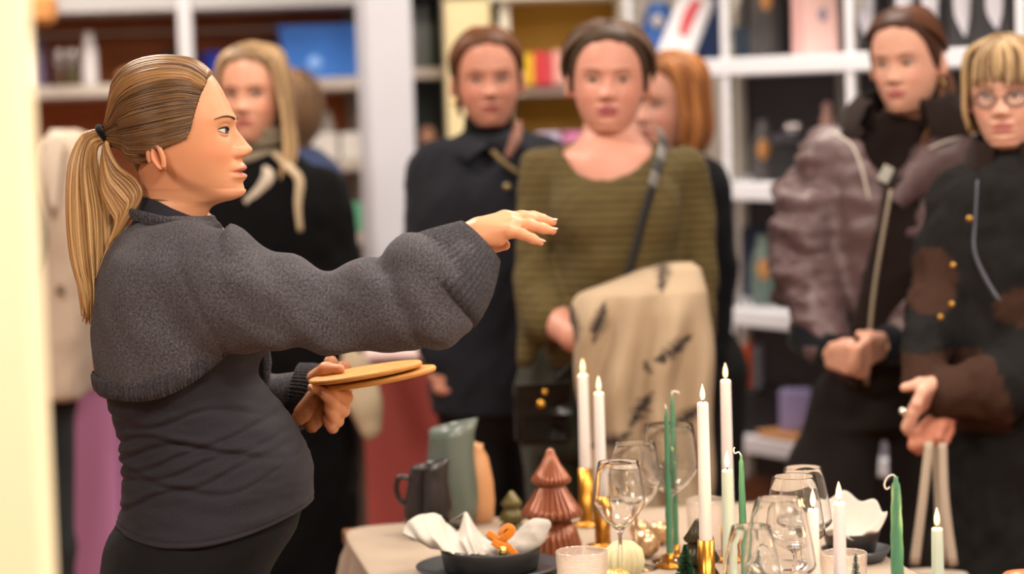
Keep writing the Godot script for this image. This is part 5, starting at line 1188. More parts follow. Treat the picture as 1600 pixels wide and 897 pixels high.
func table() -> void:
	var w := 0.91
	var l := 1.75
	var mid := TABLE_CORNER + TABLE_U * w / 2.0 + TABLE_V * l / 2.0
	var t := thing("table", "long dining table under a beige linen tablecloth", "table", mid)
	var turn := Basis(TABLE_U, Vector3.UP, TABLE_V)
	var wood := mat("7a5232", 0.5)
	var g := Geo.new()
	g.box(Vector3(w - 0.012, 0.03, l - 0.012), Transform3D(turn, Vector3(0, 0.722, 0)), 0.004)
	part(t, "tabletop", g, wood, true)
	for s in [[-1, -1], [1, -1], [1, 1], [-1, 1]]:
		var b := Geo.new()
		b.box(Vector3(0.06, 0.707, 0.06), Transform3D(turn, turn * Vector3(s[0] * (w / 2 - 0.07), 0.3535, s[1] * (l / 2 - 0.07))), 0.004)
		part(t, "leg", b, wood, true)
	# the cloth: flat on top, falling in soft folds over the edge
	var rows := []
	var n := 360
	for k in [[0.03, 0.7405, 0], [0.25, 0.7405, 0], [0.5, 0.7405, 0], [0.75, 0.7405, 0], [0.9, 0.7405, 0], [0.97, 0.7405, 0], [0.992, 0.7402, 0], [1.0, 0.738, 0], [1.0, 0.733, 0.004], [1.0, 0.722, 0.008], [1.0, 0.69, 0.5], [1.0, 0.65, 0.8], [1.0, 0.60, 1.0], [1.0, 0.55, 1.15], [1.0, 0.50, 1.3], [1.0, 0.46, 1.4]]:
		var row := PackedVector3Array()
		for i in n:
			var a := TAU * i / n
			var hx := w / 2.0
			var hz := l / 2.0
			var e := 0.12
			var x := signf(cos(a)) * pow(absf(cos(a)), e) * hx
			var z := signf(sin(a)) * pow(absf(sin(a)), e) * hz
			var corner := smoothstep(0.75, 1.0, absf(x) / hx) * smoothstep(0.9, 1.0, absf(z) / hz)
			var q := Vector3(x, 0, z) * (k[0] as float)
			var out := Vector3(x / hx if absf(x) / hx > 0.93 else 0.0, 0, z / hz if absf(z) / hz > 0.95 else 0.0).limit_length(1.0)
			var arc := (x + z) * 1.0
			q += out * (k[2] as float) * (0.014 + 0.010 * sin(arc * 34.0) + 0.030 * corner)
			q.y = k[1] + (0.0012 * fold.get_noise_2d(q.x * 14.0, q.z * 9.0) if k[0] < 0.99 else 0.0)
			row.push_back(turn * q)
		rows.push_back(row)
	var c := Geo.new()
	c.grid(rows, true, true, false)
	single("tablecloth", "beige linen tablecloth hanging over the dining table's edges", "tablecloth", c, cloth("a09080", "b0a08f", 7.0, 0.95, 0.05, 0.06), mid)

func on_table(p: Vector3) -> Vector3:
	return Vector3(p.x, 0.7415, p.z)

func tableware() -> void:
	pitchers()
	place_settings()
	glassware()
	candles()
	ornaments()

# ---- jugs
func spout_lathe(prof: Array, spout: float, sides := 40) -> Geo:   # a lathed jug whose rim is drawn out and up to one side (+x)
	var rows := []
	for q in prof:
		var row := PackedVector3Array()
		for k in sides:
			var a := TAU * k / sides
			var lift: float = q[2]
			var d := pow(maxf(cos(a), 0.0), 3.0)
			row.push_back(Vector3(cos(a) * (q[0] + spout * lift * d), q[1] + absf(lift) * (0.007 * cos(a) * signf(lift + 0.5) + 0.006 * d), sin(a) * q[0]))
		rows.push_back(row)
	var g := Geo.new()
	g.grid(rows, true, true, true)
	return g

func pitchers() -> void:
	var dark := mat("1d191c", 0.3, {"clearcoat_enabled": true, "clearcoat": 0.4, "clearcoat_roughness": 0.3})
	var j := thing("jug", "small dark glazed jug with a side handle near the table's corner", "jug", on_table(Vector3(-0.1712, 0.745, -4.5814)))
	part(j, "vessel", spout_lathe([[0.034, 0.0, 0], [0.040, 0.004, 0], [0.047, 0.035, 0], [0.046, 0.065, 0], [0.038, 0.105, 0.1], [0.033, 0.128, 0.8], [0.034, 0.139, 1.0], [0.0315, 0.139, 1.0], [0.030, 0.128, 0.8], [0.034, 0.105, 0.1], [0.042, 0.06, 0], [0.0, 0.01, 0]], 0.010), dark)
	var hd := Geo.new()
	hd.tube([Vector3(-0.032, 0.112, 0), Vector3(-0.052, 0.116, 0), Vector3(-0.060, 0.100, 0), Vector3(-0.056, 0.078, 0), Vector3(-0.042, 0.062, 0)], [0.005, 0.0052, 0.005, 0.005, 0.006], 10, Color.WHITE, 5)
	part(j, "handle", hd, dark)
	var sage := mat("5b675f", 0.32, {"clearcoat_enabled": true, "clearcoat": 0.3, "clearcoat_roughness": 0.3})
	var v := thing("pitcher", "tall grey-green glazed pitcher behind the dark jug", "pitcher", on_table(Vector3(-0.1299, 0.745, -4.6988)))
	part(v, "vessel", spout_lathe([[0.040, 0.0, 0], [0.046, 0.004, 0], [0.053, 0.05, 0], [0.052, 0.085, 0], [0.045, 0.14, 0.05], [0.041, 0.175, 0.5], [0.0405, 0.196, 1.0], [0.038, 0.196, 1.0], [0.038, 0.175, 0.5], [0.041, 0.14, 0.05], [0.048, 0.08, 0], [0.0, 0.01, 0]], 0.016), sage)
	var tan_m := mat("c79468", 0.4)
	var c := thing("vase", "slim tan ceramic vase with a slanted lip beside the grey-green pitcher", "vase", on_table(Vector3(-0.079, 0.745, -4.733)))
	part(c, "vessel", spout_lathe([[0.026, 0.0, 0], [0.030, 0.004, 0], [0.033, 0.04, 0], [0.031, 0.08, 0], [0.023, 0.125, -0.2], [0.016, 0.145, -0.8], [0.017, 0.155, -1.0], [0.014, 0.155, -1.0], [0.02, 0.10, 0], [0.0, 0.01, 0]], 0.004), tan_m)

# ---- bowls, plates, napkins
func place_settings() -> void:
	var clay := mat("2b2a2a", 0.4)
	var slate := mat("3d4146", 0.35)
	var o := on_table(Vector3(-0.0552, 0.745, -4.2096))
	var pl := Geo.new()
	pl.lathe([Vector2(0.08, 0.0), Vector2(0.10, 0.003), Vector2(0.127, 0.014), Vector2(0.128, 0.017), Vector2(0.124, 0.017), Vector2(0.098, 0.007), Vector2(0.0, 0.006)], 56)
	single("plate", "dark slate plate under the bowl with the white napkin and orange ribbon", "plate", pl, slate, o)
	var bo := Geo.new()
	bo.lathe([Vector2(0.074, 0.0), Vector2(0.082, 0.003), Vector2(0.088, 0.036), Vector2(0.0885, 0.040), Vector2(0.085, 0.040), Vector2(0.079, 0.008), Vector2(0.0, 0.006)], 56)
	single("bowl", "dark brown bowl holding the white napkin with orange ribbon", "bowl", bo, clay, o + Vector3(0.004, 0.0075, 0.0))
	var linen := cloth("b9b3aa", "c8c2b9", 10.0, 0.95, 0.05, 0.04)
	linen.backlight_enabled = true
	linen.backlight = Color(0.12, 0.11, 0.10)
	var np := thing("napkin", "white linen napkin folded in the dark bowl and tied with an orange ribbon", "napkin", o + Vector3(0.0, 0.016, 0))
	# left wing: a fan of folds; right wing: one rounded fold
	var base := o + Vector3(0.0, 0.05, 0.0)
	var g := Geo.new()
	var pix := [
		[Vector3(-0.2049, 0.8182, -4.2), Vector3(-0.1916, 0.8391, -4.22), Vector3(-0.1606, 0.8461, -4.24), Vector3(-0.1343, 0.8372, -4.26), Vector3(-0.1091, 0.8163, -4.27), Vector3(-0.0936, 0.8411, -4.27), Vector3(-0.0718, 0.8078, -4.26), Vector3(-0.045, 0.7878, -4.24)],
		[Vector3(-0.1908, 0.8169, -4.18), Vector3(-0.1739, 0.8326, -4.19), Vector3(-0.1444, 0.8327, -4.21), Vector3(-0.125, 0.8144, -4.22), Vector3(-0.1073, 0.8071, -4.22), Vector3(-0.0911, 0.8275, -4.23), Vector3(-0.067, 0.8013, -4.22), Vector3(-0.0406, 0.7823, -4.22)],
		[Vector3(-0.1773, 0.8094, -4.17), Vector3(-0.1502, 0.8149, -4.16), Vector3(-0.1264, 0.8034, -4.17), Vector3(-0.1091, 0.7965, -4.18), Vector3(-0.0974, 0.807, -4.17), Vector3(-0.0818, 0.8137, -4.18), Vector3(-0.0603, 0.7909, -4.19), Vector3(-0.0339, 0.7791, -4.2)],
		[Vector3(-0.1558, 0.7956, -4.18), Vector3(-0.1328, 0.7961, -4.15), Vector3(-0.1109, 0.7887, -4.15), Vector3(-0.0956, 0.7851, -4.155), Vector3(-0.0822, 0.7879, -4.15), Vector3(-0.0669, 0.7855, -4.16), Vector3(-0.0493, 0.7808, -4.17), Vector3(-0.0295, 0.7764, -4.19)]]
	var rows := []
	for r in 25:
		var f := r / 24.0 * 3.0
		var i := mini(int(f), 2)
		var t := f - i
		var row := PackedVector3Array()
		for c in 57:
			var fc := c / 56.0 * 7.0
			var k := mini(int(fc), 6)
			var tt := fc - k
			var cr := []
			for m in range(maxi(i - 1, 0), mini(i + 3, 4)):
				var lr: Array = pix[m]
				cr.push_back(lr[k].cubic_interpolate(lr[k + 1], lr[maxi(k - 1, 0)], lr[mini(k + 2, 7)], tt))
			var i0 := i - maxi(i - 1, 0)
			row.push_back(cr[i0].cubic_interpolate(cr[i0 + 1], cr[maxi(i0 - 1, 0)], cr[mini(i0 + 2, cr.size() - 1)], t) + Vector3(0, 0.0, 0.004 * sin(c * 0.9 + r * 0.3)))
		rows.push_back(row)
	# give the sheet its thickness: a second layer just behind, joined at the rims
	var closed := []
	for row in rows:
		var both := PackedVector3Array(row)
		for c in row.size():
			both.push_back(row[row.size() - 1 - c] + Vector3(0, -0.0015, -0.0045))
		closed.push_back(both)
	g.grid(closed, true, true, true)
	part(np, "fan_fold", g, linen, false, true)
	var rw := Geo.new()
	blob(rw, chain([Vector3(-0.0249, 0.7811, -4.2), Vector3(0.0035, 0.7961, -4.2), Vector3(0.0297, 0.8134, -4.2), Vector3(0.0412, 0.8221, -4.2)], [0.012, 0.022, 0.026, 0.014], Vector3(-0.5, 0.6, 0.6), 0.45), 0.005, 0.02, Color.WHITE, [], soft(0.004, 16.0, 16.0))
	part(np, "round_fold", rw, linen, false, true)
	var md := Geo.new()
	blob(md, chain([Vector3(-0.1033, 0.7789, -4.2), Vector3(-0.0471, 0.7837, -4.19), Vector3(-0.0081, 0.7806, -4.2)], [0.016, 0.018, 0.014], Vector3.UP, 0.7), 0.005, 0.02, Color.WHITE, [], soft(0.004, 18.0, 18.0))
	part(np, "centre_fold", md, linen, false, true)
	var vel := cloth("b5610c", "d47f1c", 10.0, 0.8, 0.7, 0.04)
	var rb := thing("ribbon", "orange velvet ribbon tied round the white napkin", "ribbon", Vector3(-0.0297, 0.8055, -4.155))
	for q in [[Vector3(-0.0547, 0.8223, -4.165), Vector3(-0.0406, 0.812, -4.158), Vector3(-0.0264, 0.8037, -4.152), Vector3(-0.0136, 0.7903, -4.15), Vector3(-0.0049, 0.7833, -4.15)], [Vector3(-0.0374, 0.808, -4.155), Vector3(-0.0216, 0.8165, -4.155), Vector3(-0.0125, 0.8265, -4.16), Vector3(-0.0211, 0.8326, -4.165), Vector3(-0.0325, 0.8222, -4.162), Vector3(-0.0307, 0.8076, -4.156)], [Vector3(-0.0462, 0.8088, -4.152), Vector3(-0.0353, 0.8025, -4.148), Vector3(-0.0222, 0.7978, -4.147)]]:
		var s := Geo.new()
		var rad := []
		for i in q.size():
			rad.push_back(0.0070 if i > 0 and i < q.size() - 1 else 0.006)
		s.tube(q, rad, 8, Color.WHITE, 5, 0.12, Vector3(0.2, 0.4, 1))
		part(rb, "loop", s, vel, false, true)
	var be := Geo.new()
	be.lathe([Vector2(0, -0.009), Vector2(0.006, -0.007), Vector2(0.009, 0.0), Vector2(0.006, 0.007), Vector2(0.0, 0.009)], 20)
	single("bell", "tiny gold bell on the orange ribbon", "bell", be, mat("e6c375", 0.15, {"metallic": 1.0}), Vector3(-0.0289, 0.7947, -4.135))
	# second setting on the right
	var o2 := on_table(Vector3(0.5923, 0.745, -4.2324))
	var pl2 := Geo.new()
	pl2.lathe([Vector2(0.04, 0.0), Vector2(0.05, 0.003), Vector2(0.062, 0.022), Vector2(0.059, 0.022), Vector2(0.045, 0.006), Vector2(0.0, 0.005)], 40)
	single("plate", "slate grey deep plate at the right of the table under the ruffled napkin", "plate", pl2, slate, o2)
	var bo2 := Geo.new()
	bo2.lathe([Vector2(0.034, 0.0), Vector2(0.040, 0.003), Vector2(0.050, 0.042), Vector2(0.051, 0.046), Vector2(0.048, 0.046), Vector2(0.036, 0.008), Vector2(0.0, 0.006)], 40)
	single("bowl", "small dark bowl under the ruffled white napkin", "bowl", bo2, clay, o2 + Vector3(-0.008, 0.0065, 0))
	var n2 := Geo.new()
	var rows2 := []
	for r in 22:
		var f := r / 21.0
		var row := PackedVector3Array()
		for c in 80:
			var a := TAU * c / 80.0
			var rad := 0.008 + 0.056 * f
			var ruf := 0.006 * f * sin(a * 7.0) + 0.003 * sin(a * 3.0 + 1.0) * f
			row.push_back(Vector3(cos(a) * (rad + ruf * 0.4), 0.018 + 0.034 * f * f + ruf - 0.026 * f * sin(a), sin(a) * (rad * 0.8 + ruf * 0.3)))
		rows2.push_back(row)
	for r in 22:
		var row := PackedVector3Array()
		for q in rows2[21 - r]:
			row.push_back(q + Vector3(0, -0.004, 0))
		rows2.push_back(row)
	n2.grid(rows2, true, true, true)
	single("napkin", "ruffled white linen napkin on the small dark bowl at the right of the table", "napkin", n2, linen, o2 + Vector3(-0.012, 0.03, 0.0))

# ---- glasses
func glassware() -> void:
	var clear := mat("ffffff", 0.0, {"refraction_enabled": true, "refraction_scale": 0.05, "transparency": BaseMaterial3D.TRANSPARENCY_ALPHA, "albedo_color": Color(1, 1, 1, 0.0), "metallic_specular": 0.5})
	# rim radius, widest radius, total height, bowl height
	var list := [
		[Vector3(0.1698, 0.745, -4.0543), 0.034, 0.044, 0.215, 0.115, "wine glass beside the ribbed cream bauble, before the white candles", 0.42],
		[Vector3(0.2055, 0.745, -4.216), 0.036, 0.046, 0.222, 0.118, "wine glass between the white candles and the green taper", 0.42],
		[Vector3(0.27, 0.745, -4.2706), 0.043, 0.052, 0.245, 0.125, "large wine glass behind the green taper candle", 0.42],
		[Vector3(0.3371, 0.745, -3.4974), 0.0285, 0.045, 0.200, 0.118, "narrow wine glass before the sage candle, at the front of the table", 0.24],
		[Vector3(0.385, 0.745, -3.5651), 0.0345, 0.054, 0.228, 0.132, "wide tapering wine glass at the front beside the short white candle", 0.24],
		[Vector3(0.4479, 0.745, -3.9102), 0.0345, 0.050, 0.205, 0.122, "tapering wine glass behind the front glasses", 0.24],
		[Vector3(0.4812, 0.745, -4.0622), 0.0315, 0.048, 0.195, 0.120, "tapering wine glass standing farthest back beside the ruffled napkin", 0.24]]
	for q in list:
		var rim: float = q[1]
		var big: float = q[2]
		var h: float = q[3]
		var b: float = q[4]
		var low := h - b
		var t := thing("wine_glass", q[5], "glass", on_table(q[0]), "wine glasses")
		var g := Geo.new()
		var e := 0.0006
		var f: float = q[6]
		var wall := []     # from the stem up: [share of the widest radius, height]
		for k in [[0.30, 0.10], [0.62, 0.36], [0.88, 0.70], [0.975, 0.88], [1.0, 1.0]]:
			wall.push_back(Vector2(big * k[0], low + b * f * k[1]))
		for k in [0.08, 0.25, 0.5, 0.75]:
			wall.push_back(Vector2(lerpf(big, rim, k * k * 0.35 + k * 0.65), low + b * lerpf(f, 1.0, k)))
		wall.push_back(Vector2(rim, h - 0.001))
		var prof := wall.duplicate()
		prof.push_back(Vector2(rim - e * 0.5, h))
		for k in wall.size():
			var v: Vector2 = wall[wall.size() - 1 - k]
			prof.push_back(v + Vector2(-e, 0.0) if k < 6 else v + Vector2(-e, 0.0012))
		g.lathe(prof, 56)
		part(t, "cup", g, clear)
		var s := Geo.new()
		s.lathe([Vector2(0.0, 0.0), Vector2(0.036, 0.0), Vector2(0.037, 0.0015), Vector2(0.030, 0.0035), Vector2(0.010, 0.007), Vector2(0.0042, 0.016), Vector2(0.0032, 0.04), Vector2(0.0032, low - 0.012), Vector2(0.006, low - 0.002), Vector2(big * 0.30, low + b * f * 0.10), Vector2(big * 0.28, low + b * f * 0.10 + 0.002), Vector2(0.0, low + b * f * 0.05)], 40)
		part(t, "stem", s, clear)
	var frost := mat("ffffff", 0.2, {"transparency": BaseMaterial3D.TRANSPARENCY_ALPHA, "albedo_color": Color(0.93, 0.86, 0.80, 0.22), "heightmap_enabled": true, "heightmap_texture": noise_tex(0.12, [], 21, 2), "heightmap_scale": 0.2, "uv1_triplanar": true, "uv1_scale": Vector3(9, 9, 9)})
	for q in [[Vector3(0.0996, 0.745, -3.885), 0.0425, 0.098, "bubbled tumbler beside the dark bowl with the ribboned napkin"], [Vector3(0.3385, 0.745, -4.3571), 0.036, 0.095, "clear tumbler behind the tall white candles"], [Vector3(0.517, 0.745, -3.836), 0.0375, 0.092, "pinkish bubbled tumbler behind the pair of white candles"]]:
		var r: float = q[1]
		var h: float = q[2]
		var g := Geo.new()
		g.lathe([Vector2(0.0, 0.0), Vector2(r * 0.84, 0.0), Vector2(r * 0.88, 0.004), Vector2(r, h - 0.002), Vector2(r - 0.0015, h), Vector2(r - 0.003, h - 0.002), Vector2(r * 0.84, 0.010), Vector2(0.0, 0.009)], 48)
		single("tumbler", q[3], "glass", g, frost, on_table(q[0]), "tumblers")

# ---- candles
func candles() -> void:
	var brass := mat("c08a3a", 0.28, {"metallic": 1.0})
	var white := mat("dcd8d6", 0.5, {"subsurf_scatter_enabled": true, "subsurf_scatter_strength": 0.25})
	var sage := mat("b9c8b8", 0.5, {"subsurf_scatter_enabled": true, "subsurf_scatter_strength": 0.2})
	var green := mat("4a8263", 0.5, {"subsurf_scatter_enabled": true, "subsurf_scatter_strength": 0.1})
	var glow := mat("fff1d6", 0.5, {"emission_enabled": true, "emission": Color(1.0, 0.84, 0.58), "emission_energy_multiplier": 1.6})
	var wick := mat("1d1512", 0.9)
	# foot, wax radius, holder height, wax height, wax, label
	var lit := [
		[Vector3(0.1313, 0.745, -4.6549), 0.0112, 0.112, 0.182, white, "tall white candle in a brass holder behind the copper glass tree"],
		[Vector3(0.1531, 0.745, -4.4243), 0.0108, 0.092, 0.195, white, "tall white candle in a brass holder behind the wine glasses"],
		[Vector3(0.3066, 0.745, -3.9559), 0.0110, 0.096, 0.228, white, "tall white candle in a brass holder beside the small green bottle brush tree"],
		[Vector3(0.372, 0.745, -4.2667), 0.0108, 0.060, 0.262, white, "tall white candle behind the sage green candle"],
		[Vector3(0.3351, 0.745, -3.8519), 0.0105, 0.020, 0.208, sage, "sage green candle between the tall white candles and the front wine glass"],
		[Vector3(0.4492, 0.745, -3.6732), 0.0098, 0.022, 0.170, white, "short white candle beside the wide wine glass"],
		[Vector3(0.477, 0.745, -3.5826), 0.0105, 0.022, 0.195, white, "short white candle before the pinkish tumbler"],
		[Vector3(0.6192, 0.745, -3.5639), 0.0098, 0.022, 0.155, sage, "short sage green candle before the tote bag's handles"]]
	for q in lit:
		var t := thing("candle", q[5], "candle", on_table(q[0]), "lit candles")
		var r: float = q[1]
		var hh: float = q[2]
		var wh: float = q[3]
		var hg := Geo.new()
		if hh > 0.05:
			hg.lathe([Vector2(0.0, 0.0), Vector2(0.030, 0.0), Vector2(0.031, 0.003), Vector2(0.028, 0.005), Vector2(r + 0.004, 0.006), Vector2(r + 0.0035, 0.010), Vector2(r + 0.0032, hh), Vector2(r, hh), Vector2(0.0, hh - 0.002)], 32)
		else:
			hg.lathe([Vector2(0.0, 0.0), Vector2(0.034, 0.0), Vector2(0.036, 0.004), Vector2(0.030, 0.006), Vector2(r + 0.004, 0.007), Vector2(r + 0.003, hh), Vector2(r, hh), Vector2(0.0, hh - 0.002)], 32)
		part(t, "holder", hg, brass)
		var w := Geo.new()
		var top := hh + wh
		w.lathe([Vector2(r * 0.9, hh - 0.006), Vector2(r, hh + 0.001), Vector2(r * 0.86, top - 0.004), Vector2(r * 0.74, top - 0.0005), Vector2(r * 0.5, top), Vector2(0.0, top - 0.002)], 28)
		var wax := part(t, "wax", w, q[4])
		var k := Geo.new()
		k.tube([Vector3(0, top - 0.003, 0), Vector3(0.0004, top + 0.003, 0), Vector3(0.0002, top + 0.007, 0)], [0.0012, 0.0011, 0.0008], 8, Color.WHITE, 2)
		part(wax, "wick", k, wick)
		var f := Geo.new()
		f.lathe([Vector2(0.0, top + 0.003), Vector2(0.0030, top + 0.0055), Vector2(0.0044, top + 0.011), Vector2(0.0038, top + 0.018), Vector2(0.0016, top + 0.026), Vector2(0.0, top + 0.031)], 16)
		part(t, "flame", f, glow)
		var l := OmniLight3D.new()
		l.name = "flame_light"
		l.light_color = Color(1.0, 0.78, 0.5)
		l.light_energy = 0.010
		l.light_size = 0.004
		l.omni_range = 10.0
		l.omni_attenuation = 2.0
		l.shadow_enabled = true
		l.position = Vector3(0, top + 0.015, 0)
		t.add_child(l)
	# unlit green tapers with curled wicks
	var tapers := [
		[Vector3(0.2634, 0.745, -4.2245), 0.0060, 0.262, [Vector2(0, 0), Vector2(-0.001, 0.004), Vector2(-0.002, 0.008)], "thin green taper candle in a small brass foot before the large wine glass"],
		[Vector3(0.2792, 0.745, -4.3052), 0.0060, 0.276, [Vector2(0, 0), Vector2(0.001, 0.006), Vector2(0.008, 0.006), Vector2(0.013, 0.003)], "thin green taper candle behind the other taper"],
		[Vector3(0.3646, 0.745, -3.9221), 0.0065, 0.222, [Vector2(0, 0), Vector2(-0.004, 0.006), Vector2(-0.010, 0.004), Vector2(-0.012, 0.010), Vector2(-0.010, 0.014)], "green twisted taper candle beside the sage candle"],
		[Vector3(0.5605, 0.745, -3.5716), 0.0100, 0.236, [Vector2(0, 0), Vector2(-0.004, 0.004), Vector2(-0.012, 0.001), Vector2(-0.017, -0.010), Vector2(-0.014, -0.017), Vector2(-0.009, -0.014)], "thick green taper candle with a curled wick before the ruffled napkin"]]
	for q in tapers:
		var t := thing("taper_candle", q[4], "candle", on_table(q[0]), "green taper candles")
		var r: float = q[1]
		var h: float = q[2]
		var hg := Geo.new()
		hg.lathe([Vector2(0.0, 0.0), Vector2(0.026, 0.0), Vector2(0.027, 0.003), Vector2(0.008, 0.005), Vector2(r + 0.0025, 0.008), Vector2(r + 0.002, 0.024), Vector2(0.0, 0.022)], 28)
		part(t, "holder", hg, brass)
		var w := Geo.new()
		var rows := []
		for k in 40:
			var f := k / 39.0
			var row := PackedVector3Array()
			for i in 14:
				var a := TAU * i / 14.0
				var rr := r * (1.0 - 0.42 * pow(f, 3.0)) * (1.0 + 0.05 * sin(a * 3.0 + f * 38.0)) * (1.0 if k < 38 else 0.55)
				row.push_back(Vector3(cos(a) * rr, 0.018 + h * f, sin(a) * rr))
			rows.push_back(row)
		w.grid(rows, true, true, true)
		var wax := part(t, "wax", w, green)
		var k := Geo.new()
		var pts := []
		var rad := []
		for v in q[3]:
			pts.push_back(Vector3(v.x, 0.018 + h - 0.001 + v.y, 0))
			rad.push_back(0.0011)
		k.tube(pts, rad, 7, Color.WHITE, 4)
		part(wax, "wick", k, mat("e9e4da", 0.8))

# ---- trees and baubles
func ribbed_tree(tiers: Array, ribs: int, depth: float) -> Geo:   # stacked skirts of pleated glass: [y, radius]
	var g := Geo.new()
	var rows := []
	for q in tiers:
		var row := PackedVector3Array()
		for k in ribs * 6:
			var a := TAU * k / (ribs * 6.0)
			var r: float = q[1] * (1.0 - depth * pow(0.5 + 0.5 * cos(a * ribs), 3.0))
			row.push_back(Vector3(cos(a) * r, q[0], sin(a) * r))
		rows.push_back(row)
	g.grid(rows, true, true, true)
	return g

func brush_tree(label: String, at: Vector3, h: float, r: float, needle: Color, tip: Color) -> void:
	var t := thing("bottle_brush_tree", label, "ornament", at, "bottle brush trees")
	var st := Geo.new()
	st.lathe([Vector2(0.0, 0.0), Vector2(r * 0.55, 0.0), Vector2(r * 0.55, 0.004), Vector2(0.002, 0.006), Vector2(0.0010, h * 0.90), Vector2(0.0, h * 0.91)], 14)
	part(t, "stand", st, mat("6b4a2c", 0.7))
	var g := Geo.new()
	for i in 1300:
		var f := rng.randf()
		var y := 0.012 + (h - 0.012) * f
		var a := rng.randf() * TAU
		var l := r * (1.0 - f) * rng.randf_range(0.8, 1.05) + 0.0025
		var d := Vector3(cos(a), 0.25, sin(a)).normalized()
		var o := Vector3(0, y, 0)
		var b := g.v.size()
		var sd := d.cross(Vector3.UP).normalized().rotated(d, rng.randf() * PI) * 0.0006
		for q in [o - sd, o + sd, o + d * l + sd * 0.9, o + d * l - sd * 0.9]:
			g.v.push_back(q)
			g.uv.push_back(Vector2.ZERO)
		g.c.append_array(PackedColorArray([needle, needle, tip, tip]))
		g.ix.append_array(PackedInt32Array([b, b + 1, b + 2, b, b + 2, b + 3]))
	var o := part(t, "bristles", g, vertex_mat(0.8), true)
	o.set_meta("kind", "stuff")

